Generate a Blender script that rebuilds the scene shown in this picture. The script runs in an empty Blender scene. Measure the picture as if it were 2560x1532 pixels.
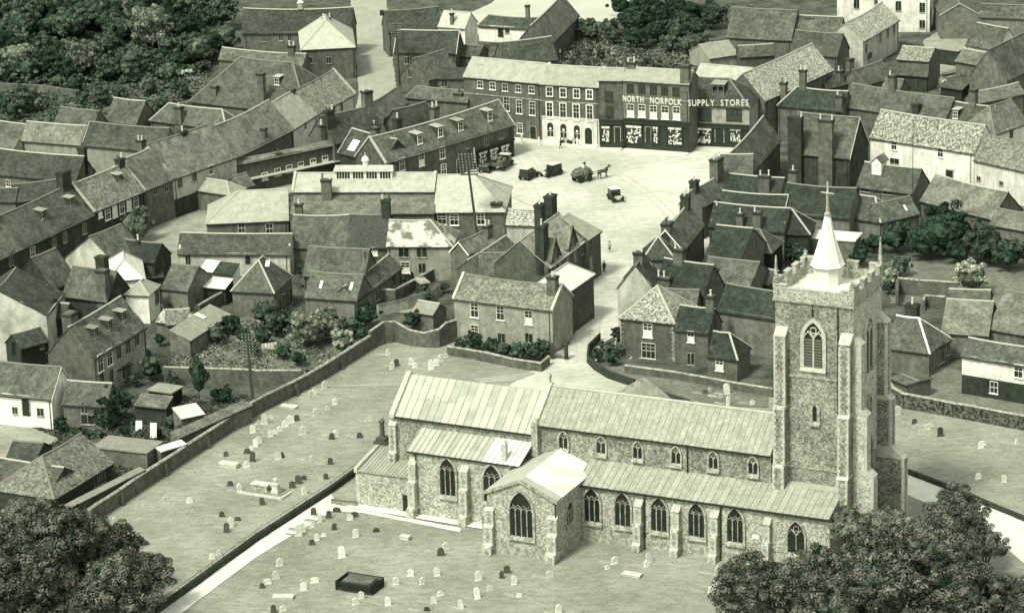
import bpy, bmesh, math, random
import numpy as np
from mathutils import Vector, Matrix, noise
random.seed(7)
sc=bpy.context.scene; C=sc.collection
R=math.radians
CAM={'loc': (0.0, -443.37, 142.52), 'pitch': 17.82, 'roll': -1.89, 'lens': 114.609}

# ---------------- camera, sky, sun, exposure ----------------
cd=bpy.data.cameras.new('camera'); cam=bpy.data.objects.new('camera',cd); C.objects.link(cam)
cam.location=CAM['loc']; cd.sensor_width=36.; cd.lens=CAM['lens']; cd.clip_start=5; cd.clip_end=4000
cam.rotation_euler=(Matrix.Rotation(R(90-CAM['pitch']),3,'X')@Matrix.Rotation(-R(-CAM['roll']),3,'Z')).to_euler()
sc.camera=cam
SUN_EL,SUN_AZ=52.,(-.62,-.785)        # direction towards the sun: elevation, ground heading
w=bpy.data.worlds.new('World'); sc.world=w; w.use_nodes=True
nt=w.node_tree; nt.nodes.clear()
out=nt.nodes.new('ShaderNodeOutputWorld'); bg=nt.nodes.new('ShaderNodeBackground'); sky=nt.nodes.new('ShaderNodeTexSky')
sky.sky_type='NISHITA'; sky.sun_disc=False; sky.sun_elevation=R(SUN_EL); sky.sun_rotation=math.atan2(SUN_AZ[0],SUN_AZ[1])
sky.air_density=1.; sky.dust_density=3.
hs=nt.nodes.new('ShaderNodeHueSaturation'); hs.inputs['Saturation'].default_value=0.
tint=nt.nodes.new('ShaderNodeMix'); tint.data_type='RGBA'; tint.blend_type='MULTIPLY'; tint.inputs[0].default_value=1.; tint.inputs[7].default_value=(.91,1.0,.86,1)
nt.links.new(sky.outputs[0],hs.inputs['Color']); nt.links.new(hs.outputs[0],tint.inputs[6]); nt.links.new(tint.outputs[2],bg.inputs[0])
bg.inputs[1].default_value=.15
nt.links.new(bg.outputs[0],out.inputs[0])
sl=bpy.data.lights.new('sun','SUN'); sl.energy=2.3; sl.angle=R(9.); sl.color=(1.,.955,.80)
so=bpy.data.objects.new('sun',sl); C.objects.link(so)
sd=Vector((SUN_AZ[0]*math.cos(R(SUN_EL)),SUN_AZ[1]*math.cos(R(SUN_EL)),math.sin(R(SUN_EL))))
so.rotation_euler=sd.to_track_quat('Z','Y').to_euler(); so.location=(0,0,200)
vs=sc.view_settings; sc.display_settings.display_device='sRGB'; vs.view_transform='Standard'; vs.look='None'; vs.gamma=1.; vs.use_curve_mapping=False; vs.exposure=.52
HOUSES=[
{'n': 'terrace_house', 'c': 'house', 'l': 'leftmost tiled terrace house at the left picture edge on the main street', 'x': -76.55, 'y': 6.68, 'a': 1.0831, 'L': 10.35, 'D': 8.21, 'he': 6.5, 'r': 4.11, 'k': 'gable', 'w': 'brickdark', 'f': 'tile', 'W': [('F', 7.49, 5.25, 0.9, 1.3, 'dark')], 'C': [(9.75, 4.11, 11.45, 1.2, 1.0, 2)]},
{'n': 'terrace_house', 'c': 'house', 'l': 'long brick terrace house with three small dormers on its tiled roof', 'x': -71.7, 'y': 15.82, 'a': 1.0915, 'L': 18.88, 'D': 8.42, 'he': 6.5, 'r': 4.21, 'k': 'gable', 'w': 'brickdark', 'f': 'tile', 'W': [('F', 2.55, 5.03, 1.1, 1.6, 'sash'), ('F', 8.17, 5.28, 0.9, 1.5, 'dark'), ('F', 10.96, 5.0, 0.9, 1.6, 'dark'), ('F', 16.12, 4.91, 1.0, 1.6, 'dark')], 'C': [(17.73, 4.21, 13.03, 2.3, 1.2, 0)], 'M': [(8.85, 2.29, 'flatd', 1.3, 1.0), (16.25, 2.3, 'flatd', 1.3, 1.0)]},
{'n': 'shop', 'c': 'shop', 'l': 'terrace shop with a row of large white sash windows above a dark front', 'x': -62.96, 'y': 32.78, 'a': 1.0259, 'L': 12.66, 'D': 7.62, 'he': 6.9, 'r': 3.81, 'k': 'gable', 'w': 'dark', 'f': 'mottle2', 'W': [('F', 1.41, 6.15, 0.8, 1.3, 'white'), ('F', 3.22, 5.7, 1.1, 2.0, 'sash'), ('F', 5.02, 5.6, 1.1, 2.0, 'white'), ('F', 6.83, 5.73, 1.1, 2.0, 'sash'), ('F', 8.6, 5.71, 1.1, 2.0, 'white'), ('F', 10.37, 5.76, 1.1, 2.0, 'sash')], 'C': [(12.01, 3.81, 11.67, 1.3, 1.0, 2)], 'M': [(9.5, 2.31, 'flatd', 1.3, 1.0)], 'cop': 'L'},
{'n': 'terrace_house', 'c': 'house', 'l': 'narrow tiled terrace house with a pale verge, right of the white-windowed shop', 'x': -56.48, 'y': 44.8, 'a': 1.0323, 'L': 7.45, 'D': 8.63, 'he': 6.6, 'r': 4.31, 'k': 'gable', 'w': 'brick', 'f': 'tile2', 'W': [('F', 2.78, 5.7, 0.9, 1.2, 'dark'), ('F', 5.61, 5.49, 0.9, 1.2, 'dark')], 'cop': 'L'},
{'n': 'terrace_house', 'c': 'house', 'l': 'terrace house with cream upper wall and a small gabled porch bay', 'x': -52.63, 'y': 51.19, 'a': 0.9259, 'L': 15.17, 'D': 9.73, 'he': 6.6, 'r': 4.86, 'k': 'gable', 'w': 'white2', 'f': 'tile2', 'W': [('F', 1.5, 5.62, 1.0, 1.7, 'dark'), ('F', 4.95, 5.7, 1.0, 1.6, 'dark'), ('F', 8.85, 5.8, 0.9, 1.4, 'sash')], 'C': [(8.13, 4.86, 11.7, 1.2, 1.0, 1)], 'tar': 3.0},
{'n': 'terrace_house', 'c': 'house', 'l': 'terrace house with a sagging tiled roof between two cream-walled terrace houses', 'x': -43.57, 'y': 63.67, 'a': 1.1092, 'L': 18.65, 'D': 8.98, 'he': 6.4, 'r': 4.49, 'k': 'gable', 'w': 'brick', 'f': 'tile2', 'C': [(10.61, 0.9, 8.33, 0.8, 0.8, 0)]},
{'n': 'terrace_house', 'c': 'house', 'l': 'small terrace house with a pale slate roof near the road junction', 'x': -35.33, 'y': 81.29, 'a': 1.2119, 'L': 9.56, 'D': 7.92, 'he': 6.2, 'r': 3.96, 'k': 'gable', 'w': 'white', 'f': 'slate', 'W': [('F', 4.83, 5.29, 0.9, 1.0, 'sash')], 'C': [(8.91, 3.96, 10.39, 1.0, 1.0, 0)]},
{'n': 'terrace_house', 'c': 'house', 'l': 'end terrace house with patchy tiles and white wall facing the road junction', 'x': -32.02, 'y': 91.02, 'a': 1.1612, 'L': 15.17, 'D': 7.71, 'he': 6.0, 'r': 3.86, 'k': 'gable', 'w': 'white', 'f': 'mottle2', 'W': [('F', 6.65, 4.95, 0.9, 1.9, 'dark'), ('F', 9.8, 5.05, 0.8, 1.7, 'dark')], 'cop': 'R'},
{'n': 'brick_house', 'c': 'house', 'l': 'low house at left edge behind the terrace, with long plain tiled roof', 'x': -84.09, 'y': 65.81, 'a': -0.4253, 'L': 16.58, 'D': 5.99, 'he': 4.6, 'r': 3.21, 'k': 'gable', 'w': 'brick', 'f': 'tiledk', 'W': [('F', 3.94, 3.03, 0.8, 1.0, 'sash')], 'C': [(15.98, 3.59, 9.01, 1.2, 1.0, 1)]},
{'n': 'brick_house', 'c': 'house', 'l': 'small dark gabled house squeezed between the terrace and the long back roof', 'x': -77.11, 'y': 48.87, 'a': 0.3312, 'L': 7.04, 'D': 3.98, 'he': 4.4, 'r': 2.13, 'k': 'gable', 'w': 'brick', 'f': 'tiledk'},
{'n': 'brick_house', 'c': 'house', 'l': 'low brick house with dark tiles nearest the left edge behind the terrace', 'x': -82.31, 'y': 49.76, 'a': -0.2025, 'L': 5.16, 'D': 2.93, 'he': 4.5, 'r': 1.57, 'k': 'gable', 'w': 'brick', 'f': 'tiledk'},
{'n': 'brick_house', 'c': 'house', 'l': 'large dark-roofed house with a pale yard in front, behind the street terrace', 'x': -70.08, 'y': 79.28, 'a': -0.4261, 'L': 14.94, 'D': 5.67, 'he': 5.2, 'r': 3.15, 'k': 'gable', 'w': 'pale', 'f': 'tiledk', 'C': [(10.83, 0.28, 6.63, 1.0, 1.0, 2)], 'vg': 'L'},
{'n': 'brick_house', 'c': 'house', 'l': 'small tiled house with a pale ridge beyond the dark-roofed yard house', 'x': -76.82, 'y': 96.08, 'a': -0.5052, 'L': 7.84, 'D': 4.14, 'he': 4.8, 'r': 2.22, 'k': 'gable', 'w': 'brick', 'f': 'tile'},
{'n': 'brick_house', 'c': 'house', 'l': 'square tiled house with a lead-capped gable next to the garden hedges', 'x': -68.25, 'y': 96.41, 'a': -0.5141, 'L': 6.36, 'D': 6.01, 'he': 4.8, 'r': 3.22, 'k': 'gable', 'w': 'brick', 'f': 'tile'},
{'n': 'brick_house', 'c': 'house', 'l': 'hip-roofed house with a tall white-potted chimney beside the street terrace', 'x': -60.44, 'y': 95.13, 'a': -0.5288, 'L': 15.66, 'D': 4.68, 'he': 5.0, 'r': 2.51, 'k': 'hip', 'w': 'brick', 'f': 'tile', 'C': [(5.87, 0.23, 7.7, 1.4, 1.0, 1)]},
{'n': 'brick_house', 'c': 'house', 'l': 'low grey-roofed cottage at the far left below the garden trees', 'x': -81.78, 'y': 89.79, 'a': -0.3959, 'L': 11.3, 'D': 4.77, 'he': 3.6, 'r': 2.56, 'k': 'gable', 'w': 'pale', 'f': 'tile2'},
{'n': 'outbuilding', 'c': 'outbuilding', 'l': 'long low outbuilding with dull roof at the left edge under the wood', 'x': -87.89, 'y': 96.55, 'a': -0.5241, 'L': 9.2, 'D': 3.56, 'he': 3.0, 'r': 1.91, 'k': 'gable', 'w': 'brick', 'f': 'tile'},
{'n': 'outbuilding', 'c': 'outbuilding', 'l': 'pale lean-to shed at the left edge beside the low cottages', 'x': -86.23, 'y': 87.21, 'a': -0.3294, 'L': 3.42, 'D': 2.99, 'he': 2.6, 'r': 1.39, 'k': 'shed', 'w': 'pale', 'f': 'tile2'},
{'n': 'large_house', 'c': 'house', 'l': 'big hipped house with tall chimney stacks between the wood and the terrace', 'x': -54.51, 'y': 105.01, 'a': -0.5208, 'L': 23.92, 'D': 13.14, 'he': 5.6, 'r': 6.8, 'k': 'hip', 'w': 'brick', 'f': 'tile', 'C': [(14.93, 0.26, 11.69, 1.2, 1.0, 1), (4.44, 1.31, 8.22, 1.0, 1.0, 0)], 'M': [(15.93, 3.79, 'white', 1.2, 1.1)]},
{'n': 'brick_house', 'c': 'house', 'l': 'low range with pale ridge tiles behind the big hipped house', 'x': -52.24, 'y': 140.49, 'a': -0.4326, 'L': 17.28, 'D': 3.18, 'he': 4.5, 'r': 1.71, 'k': 'gable', 'w': 'brick', 'f': 'tile', 'C': [(14.4, 1.59, 7.45, 1.2, 1.0, 2)]},
{'n': 'pavilion_house', 'c': 'house', 'l': 'square brick house with pale hipped slate roof beside the top road', 'x': -36.98, 'y': 139.25, 'a': 0.0766, 'L': 9.77, 'D': 14.5, 'he': 6.0, 'r': 4.02, 'k': 'hip', 'w': 'brick', 'f': 'slate', 'W': [('F', 4.92, 3.62, 0.9, 1.2, 'dark'), ('F', 1.47, 3.8, 0.9, 1.2, 'dark')], 'C': [(5.1, 8.99, 9.58, 1.5, 1.1, 2)]},
{'n': 'barn', 'c': 'barn', 'l': 'long brick barn with small white cupola at the top edge', 'x': -49.24, 'y': 158.91, 'a': -0.1022, 'L': 20.76, 'D': 7.14, 'he': 5.0, 'r': 3.83, 'k': 'gable', 'w': 'brick', 'f': 'tiledk', 'W': [('F', 4.16, 3.81, 0.7, 1.2, 'dark'), ('F', 7.36, 3.89, 0.7, 1.2, 'dark'), ('F', 9.0, 3.87, 0.7, 1.2, 'dark')], 'cup': 1},
{'n': 'brick_house', 'c': 'house', 'l': 'dark-roofed house at the top edge just right of the road', 'x': -21.56, 'y': 155.77, 'a': 0.2107, 'L': 10.24, 'D': 6.1, 'he': 5.0, 'r': 3.27, 'k': 'gable', 'w': 'brick', 'f': 'tiledk'},
{'n': 'brick_house', 'c': 'house', 'l': 'house with white barge boards on a pointed gable, right of the road', 'x': -19.89, 'y': 137.64, 'a': -0.2152, 'L': 11.41, 'D': 6.21, 'he': 5.4, 'r': 3.33, 'k': 'gable', 'w': 'brick', 'f': 'tiledk', 'W': [('F', 2.26, 3.72, 0.9, 1.3, 'dark')], 'vg': 'LR', 'wg': 1},
{'n': 'chapel_hall', 'c': 'hall', 'l': 'low hall with a round-topped gable end beside the road', 'x': -18.6, 'y': 128.68, 'a': -0.7131, 'L': 6.64, 'D': 8.0, 'he': 3.2, 'r': 3.42, 'k': 'front', 'w': 'brick', 'f': 'tile', 'W': [('F', 2.25, 3.7, 0.9, 1.4, 'dark')]},
{'n': 'outbuilding', 'c': 'outbuilding', 'l': 'dark lean-to outbuilding behind the three-storey shops', 'x': -12.84, 'y': 126.1, 'a': -0.1791, 'L': 5.71, 'D': 2.75, 'he': 3.0, 'r': 1.28, 'k': 'shed', 'w': 'brick', 'f': 'tiledk', 'W': [('F', 2.03, 1.97, 1.0, 1.2, 'dark')]},
{'n': 'brick_house', 'c': 'house', 'l': 'grey-walled low range behind the square, between gable house and shops', 'x': -12.59, 'y': 140.36, 'a': -0.3889, 'L': 8.56, 'D': 5.0, 'he': 4.0, 'r': 1.44, 'k': 'gable', 'w': 'brick', 'f': 'tile'},
{'n': 'white_house', 'c': 'house', 'l': 'white rendered house with pale gable at the top beside the road', 'x': -12.12, 'y': 156.72, 'a': -0.4421, 'L': 5.51, 'D': 5.48, 'he': 5.5, 'r': 2.3, 'k': 'gable', 'w': 'white', 'f': 'slate', 'C': [(2.65, 0.55, 7.94, 0.6, 0.6, 1)]},
{'n': 'cottage', 'c': 'cottage', 'l': 'single-storey white cottage with dark roof in front of the pale field', 'x': -4.65, 'y': 166.4, 'a': -0.3822, 'L': 11.63, 'D': 3.12, 'he': 3.2, 'r': 1.67, 'k': 'hipL', 'w': 'white', 'f': 'tiledk', 'W': [('F', 4.57, 2.02, 1.0, 2.0, 'door'), ('F', 5.91, 2.41, 0.8, 1.0, 'dark')], 'C': [(9.58, 1.56, 7.18, 0.7, 0.7, 1)]},
{'n': 'barn', 'c': 'barn', 'l': 'tall gabled barn in two tones beside the pale field', 'x': 8.13, 'y': 142.74, 'a': 1.3213, 'L': 26.22, 'D': 6.32, 'he': 4.2, 'r': 3.77, 'k': 'gable', 'w': 'brick', 'f': 'tile2'},
{'n': 'barn', 'c': 'barn', 'l': 'dark-roofed barn standing directly behind the three-storey shop row', 'x': 0.27, 'y': 128.49, 'a': 0.3711, 'L': 10.09, 'D': 5.85, 'he': 4.4, 'r': 3.49, 'k': 'gable', 'w': 'brick', 'f': 'tiledk'},
{'n': 'town_house', 'c': 'house', 'l': 'three-storey brick house with pale slate roof at the left of the shop row', 'x': -6.95, 'y': 97.86, 'a': -0.4775, 'L': 14.71, 'D': 7.03, 'he': 10.1, 'r': 2.46, 'k': 'gable', 'w': 'brick', 'f': 'slate', 'W': [('F', 3.16, 8.81, 0.95, 1.2, 'sash'), ('F', 5.55, 8.79, 0.95, 1.2, 'sash'), ('F', 7.93, 8.74, 0.95, 1.2, 'sash'), ('F', 10.43, 8.73, 0.95, 1.2, 'sash'), ('F', 12.93, 8.75, 0.95, 1.2, 'sash'), ('F', 10.48, 5.57, 1.0, 2.3, 'sash'), ('F', 12.97, 5.51, 1.0, 2.3, 'sash'), ('F', 8.1, 5.84, 1.0, 2.3, 'sash'), ('F', 10.49, 1.8, 0.95, 1.7, 'sash'), ('F', 12.97, 1.2, 1.1, 2.2, 'door')], 'cop': 'R'},
{'n': 'bank', 'c': 'bank', 'l': 'three-storey bank with white arched ground floor and white-framed windows', 'x': 6.1, 'y': 90.39, 'a': -0.3638, 'L': 10.2, 'D': 6.85, 'he': 10.2, 'r': 2.4, 'k': 'gable', 'w': 'brick', 'f': 'slate', 'W': [('F', 1.54, 8.83, 0.95, 1.45, 'sur'), ('F', 3.94, 8.78, 0.95, 1.45, 'sur'), ('F', 6.34, 8.77, 0.95, 1.45, 'sur'), ('F', 8.64, 8.77, 0.95, 1.45, 'sur'), ('F', 1.44, 5.61, 1.0, 2.6, 'sur'), ('F', 3.85, 5.6, 1.0, 2.6, 'sur'), ('F', 6.2, 5.55, 1.0, 2.6, 'sur'), ('F', 8.59, 5.51, 1.0, 2.6, 'sur'), ('F', 1.5, 2.27, 1.1, 2.4, 'arch'), ('F', 3.85, 2.19, 1.1, 2.4, 'arch'), ('F', 6.26, 2.09, 1.1, 2.4, 'arch'), ('F', 8.29, 1.55, 1.3, 2.9, 'archdoor')], 'cop': 'R', 'stucco': 4.3},
{'n': 'shop', 'c': 'shop', 'l': 'narrow dark brick shop between the bank and the lettered stores', 'x': 15.67, 'y': 85.16, 'a': -0.2112, 'L': 3.99, 'D': 4.47, 'he': 11.8, 'r': 1.45, 'k': 'gable', 'w': 'brick2', 'f': 'slate', 'W': [('F', 1.67, 8.96, 1.3, 1.6, 'green'), ('F', 1.74, 6.28, 1.2, 1.7, 'green'), ('F', 0.95, 2.5, 1.6, 2.8, 'shopw'), ('F', 3.02, 2.36, 0.9, 2.6, 'door')], 'fas': 4.9},
{'n': 'department_store', 'c': 'shop', 'l': 'three-storey brick stores carrying the first half of the big roof lettering', 'x': 19.64, 'y': 84.28, 'a': -0.3867, 'L': 11.61, 'D': 4.88, 'he': 11.9, 'r': 1.58, 'k': 'gable', 'w': 'brickl', 'f': 'slate', 'W': [('F', 1.34, 10.49, 1.1, 1.3, 'green'), ('F', 3.37, 10.47, 1.1, 1.3, 'green'), ('F', 5.36, 10.46, 1.1, 1.3, 'green'), ('F', 7.35, 10.46, 1.1, 1.3, 'green'), ('F', 9.33, 10.4, 1.1, 1.3, 'green'), ('F', 1.3, 6.66, 1.15, 2.1, 'halfw'), ('F', 3.3, 6.73, 1.15, 2.1, 'halfw'), ('F', 5.35, 6.64, 1.15, 2.1, 'halfw'), ('F', 7.38, 6.68, 1.15, 2.1, 'halfw'), ('F', 9.4, 6.72, 1.15, 2.1, 'halfw'), ('F', 1.78, 2.6, 2.9, 3.2, 'shopw'), ('F', 4.36, 2.69, 0.9, 2.6, 'door'), ('F', 5.6, 2.77, 1.1, 3.0, 'shopw'), ('F', 9.01, 2.82, 2.5, 3.1, 'shopw')], 'C': [(0.7, 2.44, 14.3, 1.4, 0.9, 2), (10.86, 0.49, 14.83, 1.5, 1.2, 1)], 'fas': 5.2},
{'n': 'corner_store', 'c': 'shop', 'l': 'cream corner store with steep dark roof under the second half of the lettering', 'x': 30.78, 'y': 84.31, 'a': -0.311, 'L': 10.14, 'D': 9.0, 'he': 7.3, 'r': 3.57, 'k': 'hipR', 'w': 'pale', 'f': 'tiledk', 'W': [('F', 2.35, 5.61, 2.6, 2.1, 'green'), ('F', 7.55, 5.85, 2.6, 2.1, 'green'), ('F', 2.15, 2.01, 3.1, 2.8, 'shopw'), ('F', 5.02, 2.25, 1.4, 2.7, 'door'), ('F', 7.7, 2.37, 2.0, 2.4, 'shopw')], 'M': [(4.37, 2.23, 'flatd', 2.2, 1.5)], 'fas': 4.1, 'wr': 1},
{'n': 'warehouse', 'c': 'warehouse', 'l': 'pale slate-roofed warehouse behind the lettered stores', 'x': 32.59, 'y': 98.35, 'a': -0.4624, 'L': 9.51, 'D': 4.99, 'he': 8.6, 'r': 1.56, 'k': 'gable', 'w': 'brick', 'f': 'slate'},
{'n': 'warehouse', 'c': 'warehouse', 'l': 'warehouse with big speckled pale tile roof behind the corner store', 'x': 43.46, 'y': 86.72, 'a': 0.9731, 'L': 23.88, 'D': 8.23, 'he': 7.0, 'r': 4.11, 'k': 'gable', 'w': 'brick', 'f': 'mottle'},
{'n': 'barn', 'c': 'barn', 'l': 'long tiled barn at the top, right of the dark garden trees', 'x': 41.42, 'y': 146.9, 'a': -0.3561, 'L': 12.36, 'D': 8.23, 'he': 4.0, 'r': 4.57, 'k': 'gable', 'w': 'brick', 'f': 'tile'},
{'n': 'brick_house', 'c': 'house', 'l': 'tiled house with dark chimney behind the cream house, top right', 'x': 53.94, 'y': 145.18, 'a': -0.3204, 'L': 8.52, 'D': 4.23, 'he': 5.2, 'r': 2.27, 'k': 'gable', 'w': 'brick', 'f': 'tile', 'C': [(2.37, 2.12, 7.06, 1.8, 1.0, 0)]},
{'n': 'brick_house', 'c': 'house', 'l': 'tiled house with gable touching the cream house wall', 'x': 51.61, 'y': 129.56, 'a': -0.4683, 'L': 9.0, 'D': 6.23, 'he': 4.8, 'r': 3.34, 'k': 'gable', 'w': 'brick', 'f': 'tile'},
{'n': 'outbuilding', 'c': 'outbuilding', 'l': 'small gabled shed roof left of the speckled warehouse roof', 'x': 42.97, 'y': 134.98, 'a': 0.1235, 'L': 6.4, 'D': 2.95, 'he': 3.0, 'r': 1.58, 'k': 'gable', 'w': 'brick', 'f': 'tile'},
{'n': 'glasshouse', 'c': 'glasshouse', 'l': 'low glazed lean-to roof with pale bars behind the stores', 'x': 37.44, 'y': 135.75, 'a': 0.4416, 'L': 6.09, 'D': 7.52, 'he': 2.6, 'r': 1.75, 'k': 'gable', 'w': 'pale', 'f': 'slate2'},
{'n': 'cream_house', 'c': 'house', 'l': 'cream rendered two-storey house with pale speckled slate roof, top right', 'x': 65.08, 'y': 132.27, 'a': 1.0845, 'L': 17.97, 'D': 6.73, 'he': 5.8, 'r': 3.03, 'k': 'gable', 'w': 'cream', 'f': 'mottle', 'W': [('F', 1.5, 3.96, 0.9, 1.6, 'dark'), ('F', 8.61, 4.29, 0.9, 1.7, 'dark'), ('F', 12.33, 4.38, 0.9, 1.6, 'dark'), ('F', 15.54, 4.39, 0.9, 1.6, 'dark'), ('F', 3.11, 2.19, 2.0, 1.1, 'dark')]},
{'n': 'white_building', 'c': 'house', 'l': 'tall white-walled building with dark windows at the top edge', 'x': 63.78, 'y': 164.77, 'a': -0.1958, 'L': 17.54, 'D': 9.0, 'he': 7.6, 'r': 3.78, 'k': 'gable', 'w': 'white', 'f': 'tile', 'W': [('F', 3.69, 5.44, 1.0, 1.8, 'dark'), ('F', 11.62, 5.04, 1.0, 1.8, 'dark'), ('F', 16.14, 4.79, 1.0, 1.8, 'dark'), ('F', 16.16, 1.59, 1.0, 1.5, 'dark'), ('F', 7.37, 5.79, 0.6, 0.8, 'dark')]},
{'n': 'brick_house', 'c': 'house', 'l': 'grey gabled house standing right of the tall white building', 'x': 82.24, 'y': 155.37, 'a': -0.0197, 'L': 7.07, 'D': 11.0, 'he': 4.8, 'r': 2.02, 'k': 'front', 'w': 'pale2', 'f': 'tile', 'vgf': 1},
{'n': 'brick_house', 'c': 'house', 'l': 'far tiled roof in the top right corner behind the grey gable', 'x': 88.73, 'y': 149.93, 'a': -0.3138, 'L': 10.83, 'D': 3.96, 'he': 5.5, 'r': 1.98, 'k': 'gable', 'w': 'pale2', 'f': 'tile'},
{'n': 'brick_house', 'c': 'house', 'l': 'tiled roof between the grey gable and the big steep gable at right', 'x': 83.78, 'y': 132.14, 'a': -0.8509, 'L': 7.07, 'D': 6.24, 'he': 4.6, 'r': 3.35, 'k': 'gable', 'w': 'white', 'f': 'tile'},
{'n': 'barn', 'c': 'barn', 'l': 'big steep-gabled barn with plain grey end wall, upper right edge', 'x': 80.65, 'y': 106.36, 'a': -0.5915, 'L': 7.05, 'D': 17.0, 'he': 5.2, 'r': 4.87, 'k': 'front', 'w': 'pale2', 'f': 'tile'},
{'n': 'outbuilding', 'c': 'outbuilding', 'l': 'open-fronted dark yard shed with flat pale roof, upper right', 'x': 78.26, 'y': 136.74, 'a': -0.6358, 'L': 5.32, 'D': 5.0, 'he': 2.8, 'r': 0.0, 'k': 'flat', 'w': 'dark', 'f': 'slate2'},
{'n': 'outbuilding', 'c': 'outbuilding', 'l': 'small pale yard building with mid-grey roof beside the open shed', 'x': 81.02, 'y': 126.26, 'a': -0.7784, 'L': 5.46, 'D': 4.98, 'he': 3.0, 'r': 1.75, 'k': 'gable', 'w': 'pale2', 'f': 'tile2'},
{'n': 'brick_house', 'c': 'house', 'l': 'tiled house with a lean-to in front, among the upper right yards', 'x': 69.58, 'y': 118.27, 'a': -0.4251, 'L': 5.73, 'D': 7.0, 'he': 5.6, 'r': 1.55, 'k': 'gable', 'w': 'brick', 'f': 'mottle2'},
{'n': 'outbuilding', 'c': 'outbuilding', 'l': 'low lean-to roof above a dark open yard, upper right', 'x': 69.33, 'y': 117.72, 'a': -0.4225, 'L': 5.63, 'D': 3.49, 'he': 3.0, 'r': 2.01, 'k': 'shed', 'w': 'dark', 'f': 'tile'},
{'n': 'brick_house', 'c': 'house', 'l': 'dark tiled house with pale ridge below the cream house', 'x': 61.86, 'y': 103.98, 'a': 0.8223, 'L': 8.51, 'D': 4.49, 'he': 4.6, 'r': 2.41, 'k': 'gable', 'w': 'brick', 'f': 'tile'},
{'n': 'brick_house', 'c': 'house', 'l': 'dark tiled house with a Y-shaped pale ridge near the speckled roof', 'x': 55.42, 'y': 102.94, 'a': 0.6967, 'L': 8.84, 'D': 2.93, 'he': 4.6, 'r': 1.57, 'k': 'gable', 'w': 'brick', 'f': 'tiledk', 'C': [(4.07, 0.59, 6.82, 1.1, 1.0, 2), (7.7, 1.76, 8.08, 1.1, 1.0, 0)]},
{'n': 'brick_house', 'c': 'house', 'l': 'hipped dark-green roof in front of the speckled warehouse', 'x': 45.87, 'y': 89.54, 'a': -0.4751, 'L': 11.63, 'D': 5.01, 'he': 5.4, 'r': 2.69, 'k': 'hipL', 'w': 'brick', 'f': 'green', 'C': [(3.6, 2.51, 11.05, 1.1, 0.9, 2), (10.96, 0.5, 7.76, 1.1, 1.0, 2), (0.5, 1.5, 8.89, 1.0, 1.0, 2)]},
{'n': 'brick_house', 'c': 'house', 'l': 'long grey-tiled range running behind the streaked white house', 'x': 56.67, 'y': 86.8, 'a': -0.6665, 'L': 19.54, 'D': 5.88, 'he': 5.6, 'r': 3.15, 'k': 'gable', 'w': 'brick', 'f': 'tile', 'C': [(7.75, 2.94, 11.05, 1.3, 1.0, 2), (13.75, 0.59, 7.45, 1.3, 1.0, 1)]},
{'n': 'brick_house', 'c': 'house', 'l': 'grey-tiled house with one white dormer, upper right', 'x': 72.13, 'y': 75.47, 'a': -0.6527, 'L': 7.92, 'D': 5.06, 'he': 5.4, 'r': 2.71, 'k': 'gable', 'w': 'brick', 'f': 'tile', 'C': [(3.85, 2.53, 10.52, 1.2, 1.0, 1)], 'M': [(1.71, 0.81, 'white', 1.1, 1.2)]},
{'n': 'white_house', 'c': 'house', 'l': 'long white-walled house with streaked mossy roof, right side', 'x': 58.53, 'y': 63.65, 'a': -0.6702, 'L': 19.11, 'D': 6.79, 'he': 6.3, 'r': 3.64, 'k': 'gable', 'w': 'white', 'f': 'streak', 'W': [('F', 4.45, 5.45, 0.9, 1.5, 'sash'), ('F', 13.01, 5.44, 0.9, 1.5, 'sash'), ('F', 4.56, 2.77, 1.6, 0.8, 'dark'), ('F', 1.94, 2.4, 0.8, 0.9, 'dark'), ('F', 14.72, 1.92, 1.2, 1.6, 'door')]},
{'n': 'white_house', 'c': 'house', 'l': 'white-walled house at the right edge, continuing the streaked row', 'x': 73.22, 'y': 49.45, 'a': -0.8347, 'L': 11.85, 'D': 6.19, 'he': 5.9, 'r': 3.32, 'k': 'gable', 'w': 'white', 'f': 'mottle2', 'W': [('F', 0.92, 2.86, 0.7, 0.6, 'dark'), ('F', 5.44, 2.9, 0.7, 0.6, 'dark')]},
{'n': 'brick_house', 'c': 'house', 'l': 'pale gabled house with white side wall at the right edge', 'x': 79.08, 'y': 67.42, 'a': 0.8206, 'L': 9.3, 'D': 6.46, 'he': 5.0, 'r': 3.46, 'k': 'hipL', 'w': 'white', 'f': 'tile2', 'W': [('F', 4.8, 3.96, 0.9, 1.2, 'dark')]},
{'n': 'brick_house', 'c': 'house', 'l': 'small pale roof behind the white dormer house, right edge', 'x': 80.04, 'y': 91.81, 'a': 0.5667, 'L': 10.37, 'D': 3.49, 'he': 4.0, 'r': 1.46, 'k': 'gable', 'w': 'pale2', 'f': 'tile2'},
{'n': 'large_house', 'c': 'house', 'l': 'dark brick house with two tall front chimney stacks above the square', 'x': 44.84, 'y': 56.24, 'a': -0.4535, 'L': 10.04, 'D': 8.92, 'he': 6.2, 'r': 5.32, 'k': 'gable', 'w': 'brickdark', 'f': 'tile', 'C': [(1.15, -0.36, 12.07, 2.3, 1.1, 3), (6.31, -0.36, 12.02, 2.3, 1.1, 2)], 'vg': 'R'},
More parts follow.
